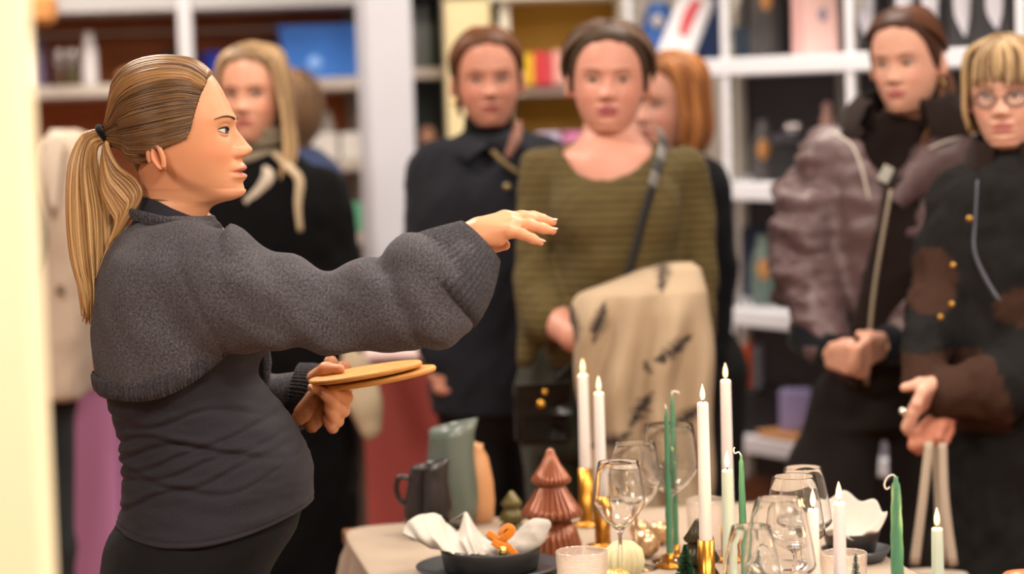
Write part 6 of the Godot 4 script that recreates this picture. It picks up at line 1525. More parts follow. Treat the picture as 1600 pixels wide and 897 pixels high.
func ornaments() -> void:
	var copper := mat("96583c", 0.22, {"metallic": 0.35, "clearcoat_enabled": true, "clearcoat": 0.6, "clearcoat_roughness": 0.1})
	var olive := mat("5e5526", 0.22, {"metallic": 0.35, "clearcoat_enabled": true, "clearcoat": 0.6, "clearcoat_roughness": 0.1})
	var t := thing("glass_tree", "large pleated copper brown glass Christmas tree", "ornament", on_table(Vector3(0.0603, 0.745, -4.3763)), "pleated glass trees")
	part(t, "tree", ribbed_tree([[0.0, 0.050], [0.003, 0.054], [0.02, 0.053], [0.04, 0.046], [0.062, 0.034], [0.064, 0.030], [0.066, 0.045], [0.070, 0.056], [0.076, 0.0575], [0.086, 0.051], [0.104, 0.038], [0.122, 0.027], [0.126, 0.024], [0.128, 0.030], [0.132, 0.0365], [0.138, 0.037], [0.148, 0.030], [0.165, 0.018], [0.182, 0.010], [0.190, 0.007], [0.194, 0.0]], 26, 0.17), copper)
	var t2 := thing("glass_tree", "small pleated olive green glass Christmas tree beside the copper one", "ornament", on_table(Vector3(-0.0127, 0.745, -4.5554)), "pleated glass trees")
	part(t2, "tree", ribbed_tree([[0.0, 0.022], [0.003, 0.025], [0.020, 0.0235], [0.028, 0.017], [0.029, 0.015], [0.032, 0.024], [0.036, 0.026], [0.050, 0.018], [0.057, 0.013], [0.059, 0.017], [0.063, 0.0205], [0.068, 0.019], [0.078, 0.010], [0.086, 0.005], [0.089, 0.0]], 18, 0.12), olive)
	var t3 := thing("glass_tree", "dark olive pleated glass Christmas tree behind the tall brass holder", "ornament", on_table(Vector3(0.3015, 0.745, -4.051)), "pleated glass trees")
	part(t3, "tree", ribbed_tree([[0.0, 0.032], [0.003, 0.036], [0.020, 0.034], [0.036, 0.024], [0.038, 0.021], [0.041, 0.033], [0.046, 0.036], [0.064, 0.025], [0.074, 0.018], [0.076, 0.023], [0.081, 0.026], [0.098, 0.014], [0.112, 0.006], [0.116, 0.0]], 20, 0.12), mat("3a3524", 0.25, {"metallic": 0.3}))
	brush_tree("small dark green bottle brush tree beside the brass candle holder", on_table(Vector3(0.2729, 0.745, -3.971)), 0.086, 0.021, Color(0.010, 0.045, 0.020), Color(0.018, 0.095, 0.040))
	brush_tree("snow tipped bottle brush tree before the pinkish tumbler", on_table(Vector3(0.5118, 0.745, -3.6648)), 0.122, 0.019, Color(0.012, 0.06, 0.035), Color(0.45, 0.52, 0.48))
	brush_tree("snow tipped bottle brush tree seen through the front wine glass", on_table(Vector3(0.3734, 0.745, -3.7749)), 0.112, 0.018, Color(0.012, 0.06, 0.035), Color(0.45, 0.52, 0.48))
	# ribbed cream bauble and mercury glass baubles
	var cream := mat("d9d2a8", 0.45)
	var b := Geo.new()
	b.lathe([Vector2(0.0, 0.0), Vector2(0.016, 0.001), Vector2(0.031, 0.014), Vector2(0.0375, 0.035), Vector2(0.033, 0.055), Vector2(0.018, 0.068), Vector2(0.006, 0.070), Vector2(0.0, 0.067)], 96, Transform3D(), Color.WHITE, func(a: float, _y: float) -> float: return 1.0 - 0.10 * pow(0.5 + 0.5 * cos(a * 16.0), 3.0))
	single("bauble", "ribbed cream bauble lying behind the wine glass stem", "bauble", b, cream, on_table(Vector3(0.1767, 0.745, -4.1075)))
	var b4 := thing("bauble", "ribbed pale gold bauble lying before the cream one", "bauble", on_table(Vector3(0.1586, 0.745, -3.9516)))
	var bb := Geo.new()
	bb.lathe([Vector2(0.0, 0.0), Vector2(0.012, 0.001), Vector2(0.024, 0.010), Vector2(0.029, 0.027), Vector2(0.025, 0.043), Vector2(0.013, 0.053), Vector2(0.0, 0.054)], 96, Transform3D(), Color.WHITE, func(a: float, _y: float) -> float: return 1.0 - 0.10 * pow(0.5 + 0.5 * cos(a * 14.0), 3.0))
	part(b4, "ball", bb, mat("b9a05a", 0.3, {"metallic": 0.5}))
	var gold := mat("d8b48a", 0.25, {"metallic": 0.7})
	for q in [[Vector3(0.2269, 0.745, -4.3133), 0.026, "gold mercury glass bauble behind the wine glasses"], [Vector3(0.2574, 0.745, -4.4331), 0.022, "smaller rose gold bauble behind the mercury glass bauble"], [Vector3(0.2244, 0.745, -4.4772), 0.020, "pale gold bauble between the back wine glasses"]]:
		var g := Geo.new()
		var r: float = q[1]
		g.lathe([Vector2(0.0, 0.0), Vector2(r * 0.5, r * 0.14), Vector2(r * 0.87, r * 0.5), Vector2(r, r), Vector2(r * 0.87, r * 1.5), Vector2(r * 0.5, r * 1.87), Vector2(0.0, r * 2.0)], 24)
		single("bauble", q[2], "bauble", g, gold, on_table(q[0]), "gold baubles")
	# polished wooden ball at the table's right edge
	var wb := Geo.new()
	wb.lathe([Vector2(0.0, 0.0), Vector2(0.03, 0.002), Vector2(0.052, 0.020), Vector2(0.058, 0.045), Vector2(0.050, 0.072), Vector2(0.028, 0.092), Vector2(0.0, 0.098)], 40)
	single("wooden_ball", "polished orange-brown wooden ball at the right edge of the table", "ornament", wb, mat("ffffff", 0.35, {"albedo_texture": noise_tex(0.02, ["9a5224", "c0713a", "a85c2c"], 5, 3), "uv1_triplanar": true, "uv1_scale": Vector3(4, 24, 4)}), on_table(Vector3(0.7603, 0.745, -3.6313)))

# ---------------------------------------------------------------- helpers
class Geo:
	var v := PackedVector3Array()
	var c := PackedColorArray()
	var uv := PackedVector2Array()
	var ix := PackedInt32Array()

	func orient(start: int) -> void:   # Godot's front faces run clockwise
		if ix.size() <= start:
			return
		var o := v[ix[start]]
		var vol := 0.0
		for i in range(start, ix.size(), 3):
			vol += (v[ix[i]] - o).dot((v[ix[i + 1]] - o).cross(v[ix[i + 2]] - o))
		if vol > 0.0:
			for i in range(start, ix.size(), 3):
				var t := ix[i + 1]
				ix[i + 1] = ix[i + 2]
				ix[i + 2] = t

	func grid(rows: Array, closed := true, cap0 := true, cap1 := true, col = Color.WHITE, us := 1.0, vs := 1.0) -> void:
		var base := v.size()
		var start := ix.size()
		var n: int = rows[0].size()
		var w := n + 1 if closed else n
		var m := rows.size()
		for r in m:
			var row: PackedVector3Array = rows[r]
			for i in w:
				v.push_back(row[i % n])
				c.push_back(col[r][i % n] if col is Array else col)
				uv.push_back(Vector2(us * i / float(w - 1), vs * r / float(m - 1)))
		for r in m - 1:
			for i in w - 1:
				var a := base + r * w + i
				var b := a + w
				ix.append_array(PackedInt32Array([a, a + 1, b, a + 1, b + 1, b]))
		for e in 2:
			if closed and (cap0 if e == 0 else cap1):
				var r0 := base + (0 if e == 0 else (m - 1) * w)
				var mid := Vector3.ZERO
				for i in n:
					mid += v[r0 + i] / n
				v.push_back(mid)
				c.push_back(c[r0])
				uv.push_back(uv[r0])
				for i in n:
					if e == 0:
						ix.append_array(PackedInt32Array([v.size() - 1, r0 + i + 1, r0 + i]))
					else:
						ix.append_array(PackedInt32Array([v.size() - 1, r0 + i, r0 + i + 1]))
		orient(start)

	func tube(pts: Array, radii: Array, sides := 10, col = Color.WHITE, sub := 0, flat := 1.0, up := Vector3.UP) -> void:
		var p := PackedVector3Array(pts)
		var rr := PackedFloat32Array(radii)
		if sub > 0:
			var q := PackedVector3Array()
			var s := PackedFloat32Array()
			for i in p.size() - 1:
				var p0 := p[maxi(i - 1, 0)]
				var p3 := p[mini(i + 2, p.size() - 1)]
				for k in sub:
					var t := k / float(sub)
					q.push_back(p[i].cubic_interpolate(p[i + 1], p0, p3, t))
					s.push_back(lerpf(rr[i], rr[i + 1], t * t * (3.0 - 2.0 * t)))
			q.push_back(p[p.size() - 1])
			s.push_back(rr[p.size() - 1])
			p = q
			rr = s
		var rows := []
		var side := Vector3.ZERO
		for i in p.size():
			var d := (p[mini(i + 1, p.size() - 1)] - p[maxi(i - 1, 0)]).normalized()
			if i == 0:
				side = up.cross(d)
				if side.length() < 0.05:
					side = Vector3.RIGHT.cross(d)
			side = (side - d * side.dot(d)).normalized()
			var over := d.cross(side)
			var row := PackedVector3Array()
			for k in sides:
				var a := TAU * k / sides
				row.push_back(p[i] + (side * cos(a) + over * sin(a) * flat) * rr[i])
			rows.push_back(row)
		grid(rows, true, true, true, col)

	func lathe(prof: Array, sides := 32, at := Transform3D(), col = Color.WHITE, wobble = null) -> void:
		var rows := []
		for q in prof:
			var row := PackedVector3Array()
			for k in sides:
				var a := TAU * k / sides
				var r: float = q.x if wobble == null else q.x * wobble.call(a, q.y)
				row.push_back(at * Vector3(cos(a) * r, q.y, sin(a) * r))
			rows.push_back(row)
		grid(rows, true, prof[0].x > 1e-5, prof[prof.size() - 1].x > 1e-5, col)

	func box(size: Vector3, at := Transform3D(), bev := 0.003, col = Color.WHITE) -> void:
		var h := size / 2.0
		bev = minf(bev, minf(h.x, minf(h.y, h.z)) * 0.6)
		var start := ix.size()
		# eight corners, three vertices each
		var base := v.size()
		for i in 8:
			var s := Vector3(1 if i & 1 else -1, 1 if i & 2 else -1, 1 if i & 4 else -1)
			for a in 3:
				var e := Vector3.ONE * bev
				e[a] = 0.0
				v.push_back(at * (s * (h - e)))
				c.push_back(col)
				uv.push_back(Vector2(s.x * 0.5 + 0.5, 0.5 - s.y * 0.5))
		for a in 3:
			var b := (a + 1) % 3
			var d := (a + 2) % 3
			for s in 2:
				var f := []
				for q in [[0, 0], [1, 0], [1, 1], [0, 1]]:
					f.push_back(base + 3 * ((s << a) | (q[0] << b) | (q[1] << d)) + a)
				_quad(f, s == 1)
			for q in 4:   # chamfers along axis a
				var s1 := q & 1
				var s2 := q >> 1
				var k := (s1 << b) | (s2 << d)
				var k2 := k | (1 << a)
				_quad([base + 3 * k + b, base + 3 * k2 + b, base + 3 * k2 + d, base + 3 * k + d], (s1 ^ s2) == 0)
		for i in 8:
			var odd := ((i & 1) ^ ((i >> 1) & 1) ^ ((i >> 2) & 1)) == 1
			var t := [base + 3 * i, base + 3 * i + 1, base + 3 * i + 2]
			if odd:
				t.reverse()
			ix.append_array(PackedInt32Array(t))
		if at.basis.determinant() < 0.0:
			orient(start)

	func _quad(f: Array, rev: bool) -> void:
		if rev:
			ix.append_array(PackedInt32Array([f[0], f[2], f[1], f[0], f[3], f[2]]))
		else:
			ix.append_array(PackedInt32Array([f[0], f[1], f[2], f[0], f[2], f[3]]))

	func mesh(flat := false) -> ArrayMesh:
		var arr := []
		arr.resize(Mesh.ARRAY_MAX)
		if flat:
			var fv := PackedVector3Array()
			var fn := PackedVector3Array()
			var fc := PackedColorArray()
			var fu := PackedVector2Array()
			for i in range(0, ix.size(), 3):
				var nn := (v[ix[i + 2]] - v[ix[i]]).cross(v[ix[i + 1]] - v[ix[i]]).normalized()
				for k in 3:
					fv.push_back(v[ix[i + k]])
					fn.push_back(nn)
					fc.push_back(c[ix[i + k]])
					fu.push_back(uv[ix[i + k]])
			arr[Mesh.ARRAY_VERTEX] = fv
			arr[Mesh.ARRAY_NORMAL] = fn
			arr[Mesh.ARRAY_COLOR] = fc
			arr[Mesh.ARRAY_TEX_UV] = fu
			var fm := ArrayMesh.new()
			fm.add_surface_from_arrays(Mesh.PRIMITIVE_TRIANGLES, arr)
			return fm
		arr[Mesh.ARRAY_VERTEX] = v
		arr[Mesh.ARRAY_COLOR] = c
		arr[Mesh.ARRAY_TEX_UV] = uv
		arr[Mesh.ARRAY_INDEX] = ix
		var st := SurfaceTool.new()
		st.create_from_arrays(arr)
		st.generate_normals()
		return st.commit()


class Cap:   # a tapered capsule, thinner across ax when kf < 1
	var a: Vector3
	var ba: Vector3
	var inv: float
	var ra: float
	var dr: float
	var ax: Vector3
	var kf: float
	var lo: Vector3
	var hi: Vector3
	func _init(p: Vector3, q: Vector3, r0: float, r1: float, axis := Vector3.ZERO, f := 1.0) -> void:
		a = p
		ba = q - p
		inv = 1.0 / maxf(ba.length_squared(), 1e-9)
		ra = r0
		dr = r1 - r0
		ax = axis.normalized()
		kf = f
		var r := Vector3.ONE * maxf(r0, r1) * maxf(1.0, f)
		lo = p.min(q) - r
		hi = p.max(q) + r
	func d(p: Vector3) -> float:
		var q := p - a
		var h := clampf(q.dot(ba) * inv, 0.0, 1.0)
		q -= ba * h
		if kf != 1.0:
			q += ax * (q.dot(ax) * (1.0 / kf - 1.0))
		return q.length() - ra - dr * h


class Stk:   # a trunk: elliptic sections [y, cx, cz, hx, hz] stacked in height, turned by yaw
	var s := []
	var y0: float
	var y1: float
	var n := 40
	var tab := PackedFloat32Array()
	var cs: float
	var sn: float
	var ex := 1.0
	var lo: Vector3
	var hi: Vector3
	func _init(sections: Array, yaw := 0.0, square := 2.0) -> void:
		s = sections.duplicate()
		s.sort_custom(func(p, q): return p[0] < q[0])
		y0 = s[0][0]
		y1 = s[s.size() - 1][0]
		cs = cos(yaw)
		sn = sin(yaw)
		ex = square
		lo = Vector3(1e9, y0, 1e9)
		hi = Vector3(-1e9, y1, -1e9)
		for i in n + 1:
			var q := at(lerpf(y0, y1, i / float(n)))
			tab.append_array(PackedFloat32Array(q))
			var r := maxf(q[2], q[3])
			lo = lo.min(Vector3(q[0] - r, y0, q[1] - r))
			hi = hi.max(Vector3(q[0] + r, y1, q[1] + r))
	func at(y: float) -> Array:
		var i := 0
		while i < s.size() - 2 and y > s[i + 1][0]:
			i += 1
		var t := clampf((y - s[i][0]) / (s[i + 1][0] - s[i][0]), 0.0, 1.0)
		var out := []
		for k in range(1, 5):
			var p0: float = s[maxi(i - 1, 0)][k]
			var p3: float = s[mini(i + 2, s.size() - 1)][k]
			out.push_back(cubic_interpolate(s[i][k], s[i + 1][k], p0, p3, t))
		return out
	func d(p: Vector3) -> float:
		var f := clampf((p.y - y0) / (y1 - y0), 0.0, 0.99999) * n
		var i := int(f)
		var t := f - i
		i *= 4
		var dx := p.x - lerpf(tab[i], tab[i + 4], t)
		var dz := p.z - lerpf(tab[i + 1], tab[i + 5], t)
		var hx := lerpf(tab[i + 2], tab[i + 6], t)
		var hz := lerpf(tab[i + 3], tab[i + 7], t)
		var ux := absf(dx * cs - dz * sn) / hx
		var uz := absf(dx * sn + dz * cs) / hz
		var e := sqrt(ux * ux + uz * uz) if ex == 2.0 else pow(pow(ux, ex) + pow(uz, ex), 1.0 / ex)
		var dr := (e - 1.0) * minf(hx, hz)
		var dy := maxf(y0 - p.y, p.y - y1)
		if dr > 0.0 and dy > 0.0:
			return sqrt(dr * dr + dy * dy)
		return maxf(dr, dy)
	func rim(y: float, a: float, off := 0.0) -> Vector3:   # point of the outline at height y
		var q := at(clampf(y, y0, y1))
		var ca := cos(a)
		var sa := sin(a)
		var p := 2.0 / ex
		var x: float = signf(ca) * pow(absf(ca), p) * (q[2] + off)
		var z: float = signf(sa) * pow(absf(sa), p) * (q[3] + off)
		return Vector3(q[0] + x * cs + z * sn, y, q[1] - x * sn + z * cs)


# The surface of the smooth union of prims, as surface nets; only blocks of cells near the surface are visited.
func blob(g: Geo, prims: Array, cell: float, k: float, col = Color.WHITE, cuts: Array = [], disp = null) -> void:
	var lo := Vector3.ONE * 1e9
	var hi := -lo
	for q in prims:
		lo = lo.min(q.lo)
		hi = hi.max(q.hi)
	lo -= Vector3.ONE * (cell * 2.0 + k * 0.3)
	hi += Vector3.ONE * (cell * 2.0 + k * 0.3)
	const B := 4
	var nb := Vector3i(((hi - lo) / (cell * B)).ceil())
	var nx := nb.x * B + 1
	var ny := nb.y * B + 1
	var nz := nb.z * B + 1
	var val := PackedFloat32Array()
	val.resize(nx * ny * nz)
	val.fill(1.0)
	var cellv := PackedInt32Array()
	cellv.resize(nx * ny * nz)
	cellv.fill(-1)
	var half := cell * B * 0.5
	var diag := half * 1.7321
	var blocks := PackedInt32Array()
	for bz in nb.z:
		for by in nb.y:
			for bx in nb.x:
				var mid := lo + Vector3(bx * B, by * B, bz * B) * cell + Vector3.ONE * half
				var ds := PackedFloat32Array()
				var best := 1e9
				for q in prims:
					var d: float = q.d(mid)
					ds.push_back(d)
					best = minf(best, d)
				if best > diag * 1.6 + k * 0.5 or best < -diag * 2.6 - k and cuts.is_empty():
					continue
				var near := []
				for i in prims.size():
					if ds[i] < best + diag * 3.2 + k:
						near.push_back(prims[i])
				blocks.append_array(PackedInt32Array([bx * B, by * B, bz * B]))
				for z in range(bz * B, bz * B + B + 1):
					for y in range(by * B, by * B + B + 1):
						for x in range(bx * B, bx * B + B + 1):
							var at := (z * ny + y) * nx + x
							var p := lo + Vector3(x, y, z) * cell
							var d := 1e9
							for q in near:
								var e: float = q.d(p)
								var h := maxf(k - absf(d - e), 0.0)
								d = minf(d, e) - h * h / (4.0 * k)
							for cut in cuts:
								d = maxf(d, cut.call(p))
							val[at] = d
	var base := g.v.size()
	var start := g.ix.size()
	var corner := PackedInt32Array([0, 1, nx, nx + 1, nx * ny, nx * ny + 1, nx * ny + nx, nx * ny + nx + 1])
	var edges := PackedInt32Array([0, 1, 2, 3, 4, 5, 6, 7, 0, 2, 1, 3, 4, 6, 5, 7, 0, 4, 1, 5, 2, 6, 3, 7])
	var made := PackedInt32Array()
	for b in range(0, blocks.size(), 3):
		for z in range(blocks[b + 2], blocks[b + 2] + B):
			for y in range(blocks[b + 1], blocks[b + 1] + B):
				for x in range(blocks[b], blocks[b] + B):
					var at := (z * ny + y) * nx + x
					var mask := 0
					for i in 8:
						if val[at + corner[i]] < 0.0:
							mask |= 1 << i
					if mask == 0 or mask == 255:
						continue
					var sum := Vector3.ZERO
					var cnt := 0
					for e in range(0, 24, 2):
						var i0 := edges[e]
						var i1 := edges[e + 1]
						if ((mask >> i0) & 1) == ((mask >> i1) & 1):
							continue
						var v0 := val[at + corner[i0]]
						var v1 := val[at + corner[i1]]
						var t := v0 / (v0 - v1)
						sum += Vector3(i0 & 1, (i0 >> 1) & 1, i0 >> 2).lerp(Vector3(i1 & 1, (i1 >> 1) & 1, i1 >> 2), t)
						cnt += 1
					cellv[at] = g.v.size()
					made.push_back(at)
					g.v.push_back(lo + (Vector3(x, y, z) + sum / cnt) * cell)
	var step := PackedInt32Array([1, nx, nx * ny])
	for at in made:
		for a in 3:
			var s0 := val[at] < 0.0
			if s0 == (val[at + step[a]] < 0.0):
				continue
			var u := step[(a + 1) % 3]
			var w := step[(a + 2) % 3]
			if at - u - w < 0:
				continue
			var q0 := cellv[at]
			var q1 := cellv[at - u]
			var q2 := cellv[at - u - w]
			var q3 := cellv[at - w]
			if q1 < 0 or q2 < 0 or q3 < 0:
				continue
			if s0:
				g.ix.append_array(PackedInt32Array([q0, q2, q1, q0, q3, q2]))
			else:
				g.ix.append_array(PackedInt32Array([q0, q1, q2, q0, q2, q3]))
	var count := g.v.size() - base
	if disp != null:
		var nn := PackedVector3Array()
		nn.resize(count)
		for i in range(start, g.ix.size(), 3):
			var f := (g.v[g.ix[i + 2]] - g.v[g.ix[i]]).cross(g.v[g.ix[i + 1]] - g.v[g.ix[i]])
			for j in 3:
				nn[g.ix[i + j] - base] += f
		for i in count:
			var m := nn[i].normalized()
			g.v[base + i] += m * disp.call(g.v[base + i], m)
	for i in count:
		g.c.push_back(col.call(g.v[base + i]) if col is Callable else col)
		g.uv.push_back(Vector2(g.v[base + i].x, g.v[base + i].y))


func chain(pts: Array, radii: Array, axis := Vector3.ZERO, f := 1.0) -> Array:
	var out := []
	for i in pts.size() - 1:
		out.push_back(Cap.new(pts[i], pts[i + 1], radii[i], radii[i + 1], axis, f))
	return out


# ---- nodes
var used := {}

func numbered(called: String) -> String:
	used[called] = used.get(called, -1) + 1
	return called if used[called] == 0 else "%s_%03d" % [called, used[called]]

func thing(called: String, label: String, category: String, at := Vector3.ZERO, group := "") -> Node3D:
	var o := Node3D.new()
	o.name = numbered(called)
	add_child(o)
	o.position = at
	o.set_meta("label", label)
	o.set_meta("category", category)
	if group:
		o.set_meta("group", group)
	return o

# a part whose vertices are given in the scene's metres (world = true) or in its thing's own
func part(parent: Node3D, called: String, g, m: Material, flat := false, world := false) -> MeshInstance3D:
	var o := MeshInstance3D.new()
	o.name = called
	o.mesh = g.mesh(flat) if g is Geo else g
	o.material_override = m
	if world:
		var up: Node = parent
		var off := Vector3.ZERO
		while up != self:
			off += up.position
			up = up.get_parent()
		o.position = -off
	parent.add_child(o, true)
	return o

func single(called: String, label: String, category: String, g: Geo, m: Material, at := Vector3.ZERO, group := "", flat := false) -> MeshInstance3D:
	var o := part(self, numbered(called), g, m, flat)
	o.position = at
	o.set_meta("label", label)
	o.set_meta("category", category)
	if group:
		o.set_meta("group", group)
	return o

func struct(called: String, g: Geo, m: Material, flat := true) -> MeshInstance3D:
	var o := part(self, called, g, m, flat)
	o.set_meta("kind", "structure")
	return o

func boxed(size: Vector3, at := Vector3.ZERO, bev := 0.003, yaw := 0.0) -> Geo:
	var g := Geo.new()
	g.box(size, Transform3D(Basis(Vector3.UP, yaw), at), bev)
	return g

# ---- materials
func mat(rgb: String, rough := 0.7, more := {}) -> StandardMaterial3D:
	var m := StandardMaterial3D.new()
	m.albedo_color = Color(rgb)
	m.roughness = rough
	for k in more:
		m.set(k, more[k])
	return m

func noise_tex(freq: float, ramp: Array, seed_at := 1, octaves := 3, size := 256, type := FastNoiseLite.TYPE_SIMPLEX_SMOOTH) -> NoiseTexture2D:
	var f := FastNoiseLite.new()
	f.seed = seed_at
	f.frequency = freq
	f.noise_type = type
	f.fractal_octaves = octaves
	var t := NoiseTexture2D.new()
	t.width = size
	t.height = size
	t.seamless = true
	t.noise = f
	if ramp:
		var g := Gradient.new()
		g.offsets = PackedFloat32Array(range(ramp.size()).map(func(i): return i / float(ramp.size() - 1)))
		g.colors = PackedColorArray(ramp.map(func(x): return Color(x)))
		t.color_ramp = g
	return t

var weave_h: Texture2D
func cloth(a: String, b: String, scale := 6.0, rough := 0.9, rim := 0.1, bump := 0.08, stretch := Vector3.ONE) -> StandardMaterial3D:
	var m := StandardMaterial3D.new()
	m.albedo_texture = noise_tex(0.09, [a, b], 3, 4)
	m.roughness = rough
	m.metallic_specular = 0.2
	m.uv1_triplanar = true
	m.uv1_scale = stretch * scale
	if weave_h == null:
		weave_h = noise_tex(0.22, [], 9, 2)
	m.heightmap_enabled = true
	m.heightmap_texture = weave_h
	m.heightmap_scale = bump
	m.rim_enabled = rim > 0.0
	m.rim = rim
	m.rim_tint = 0.6
	return m

func vertex_mat(rough := 0.5, more := {}) -> StandardMaterial3D:
	var m := mat("ffffff", rough, more)
	m.vertex_color_use_as_albedo = true
	return m

# ---------------------------------------------------------------- heads and hair
# One row per height: y, front, back, half width, nose, nose half width, lips/chin, front squareness. Local axes: y up, z forward, metres.
const FACE := [
	[.118, -.008, -.012, .003, 0, .010, 0, 2.0], [.114, .030, -.045, .034, 0, .010, 0, 2.0], [.104, .055, -.068, .053, 0, .010, 0, 2.1],
	[.088, .073, -.086, .066, 0, .010, 0, 2.2], [.066, .084, -.096, .0735, 0, .010, 0, 2.3], [.044, .0895, -.100, .076, 0, .010, 0, 2.35],
	[.026, .0895, -.099, .0765, .003, .030, 0, 2.4], [.014, .0885, -.097, .076, .0025, .022, 0, 2.4], [.004, .0875, -.094, .0755, .004, .011, 0, 2.35],
	[-.008, .0855, -.090, .0745, .011, .008, 0, 2.3], [-.020, .086, -.085, .073, .020, .0095, 0, 2.3], [-.031, .087, -.079, .0715, .026, .0125, 0, 2.25],
	[-.038, .0875, -.075, .070, .018, .0150, 0, 2.2], [-.045, .088, -.070, .068, .003, .012, 0, 2.2], [-.054, .0885, -.065, .065, 0, .01, .0040, 2.15],
	[-.060, .0885, -.063, .063, 0, .01, .0065, 2.1], [-.0655, .0882, -.062, .061, 0, .01, .0005, 2.1], [-.071, .0878, -.060, .059, 0, .01, .0055, 2.05],
	[-.079, .0873, -.058, .056, 0, .01, -.001, 2.0], [-.089, .0865, -.056, .051, 0, .01, .003, 1.95], [-.100, .084, -.056, .046, 0, .01, .003, 1.9],
	[-.109, .075, -.056, .044, 0, .01, 0, 1.9], [-.115, .058, -.056, .045, 0, .01, 0, 2.0], [-.120, .040, -.056, .048, 0, .01, 0, 2.0],
	[-.128, .031, -.058, .051, 0, .01, 0, 2.0], [-.150, .027, -.060, .052, 0, .01, 0, 2.0], [-.180, .029, -.064, .058, 0, .01, 0, 2.0], [-.215, .030, -.068, .070, 0, .01, 0, 2.0]]

# the presenter's own profile, chin a little raised
const PROFILE := [
	[.112, .005, .000, .003, 0, .030, 0, 2.0], [.108, .045, -.030, .036, 0, .030, 0, 2.0], [.098, .068, -.056, .055, 0, .030, 0, 2.1],
	[.083, .082, -.072, .066, 0, .030, 0, 2.2], [.060, .096, -.083, .0735, 0, .030, 0, 2.3], [.036, .1065, -.087, .076, .0015, .030, 0, 2.35],
	[.0195, .1110, -.086, .0765, .0050, .026, 0, 2.35], [.006, .1120, -.083, .0755, .0030, .013, 0, 2.35], [-.009, .1120, -.078, .0745, .0130, .0085, 0, 2.3],
	[-.020, .1125, -.073, .073, .0210, .010, 0, 2.3], [-.0285, .1133, -.066, .0715, .0272, .0125, 0, 2.25], [-.036, .1142, -.060, .070, .0220, .0150, 0, 2.2],
	[-.0425, .1150, -.055, .0685, .0120, .0135, 0, 2.2], [-.048, .1157, -.051, .067, .0050, .011, .004, 2.15], [-.057, .1168, -.046, .065, 0, .01, .0145, 2.1],
	[-.0620, .1172, -.044, .0635, 0, .01, .0120, 2.1], [-.0650, .1174, -.043, .0625, 0, .01, .0060, 2.1], [-.0705, .1178, -.041, .061, 0, .01, .0138, 2.05],
	[-.076, .1182, -.039, .059, 0, .01, .0115, 2.0], [-.083, .1188, -.038, .0565, 0, .01, .0065, 1.95], [-.094, .1200, -.036, .052, 0, .01, .0100, 1.9],
	[-.103, .1190, -.036, .049, 0, .01, .006, 1.9], [-.110, .108, -.036, .047, 0, .01, .002, 1.9], [-.1145, .091, -.037, .047, 0, .01, 0, 2.0],
	[-.121, .076, -.038, .049, 0, .01, 0, 2.0], [-.133, .0675, -.041, .051, 0, .01, 0, 2.0], [-.150, .065, -.046, .053, 0, .01, 0, 2.0], [-.190, .067, -.060, .064, 0, .01, 0, 2.0]]

class Head:
	var at: Transform3D       # head axes to the scene
	var rows := []            # head axes
	var cols := []
	var eye_x := 0.031
	var tab: Array
	var wide := 1.0
	var ear := Vector3(0.0735, -0.016, -0.010)
	var ear_size := 0.92

	func base(x: float, y: float) -> float:   # the face without sockets, nose and lips
		var i := 1
		while i < tab.size() - 2 and tab[i + 1][0] > y:
			i += 1
		var t := clampf((y - tab[i][0]) / (tab[i + 1][0] - tab[i][0]), 0.0, 1.0)
		var f := lerpf(tab[i][1], tab[i + 1][1], t)
		var zc := f * 0.45 + lerpf(tab[i][2], tab[i + 1][2], t) * 0.55
		var e := lerpf(tab[i][7], tab[i + 1][7], t)
		var u := minf(absf(x) / (lerpf(tab[i][3], tab[i + 1][3], t) * wide), 0.98)
		u = pow(u, (1.0 + e * 0.5) / 2.0)     # back to the sine of the ring's angle
		return zc + (f - zc) * pow(sqrt(1.0 - u * u), 2.0 / e)

	func socket(x: float, y: float) -> float:
		return 0.0085 * exp(-pow((absf(x) - eye_x) / 0.015, 2.0) - pow((y - 0.001) / 0.011, 2.0))

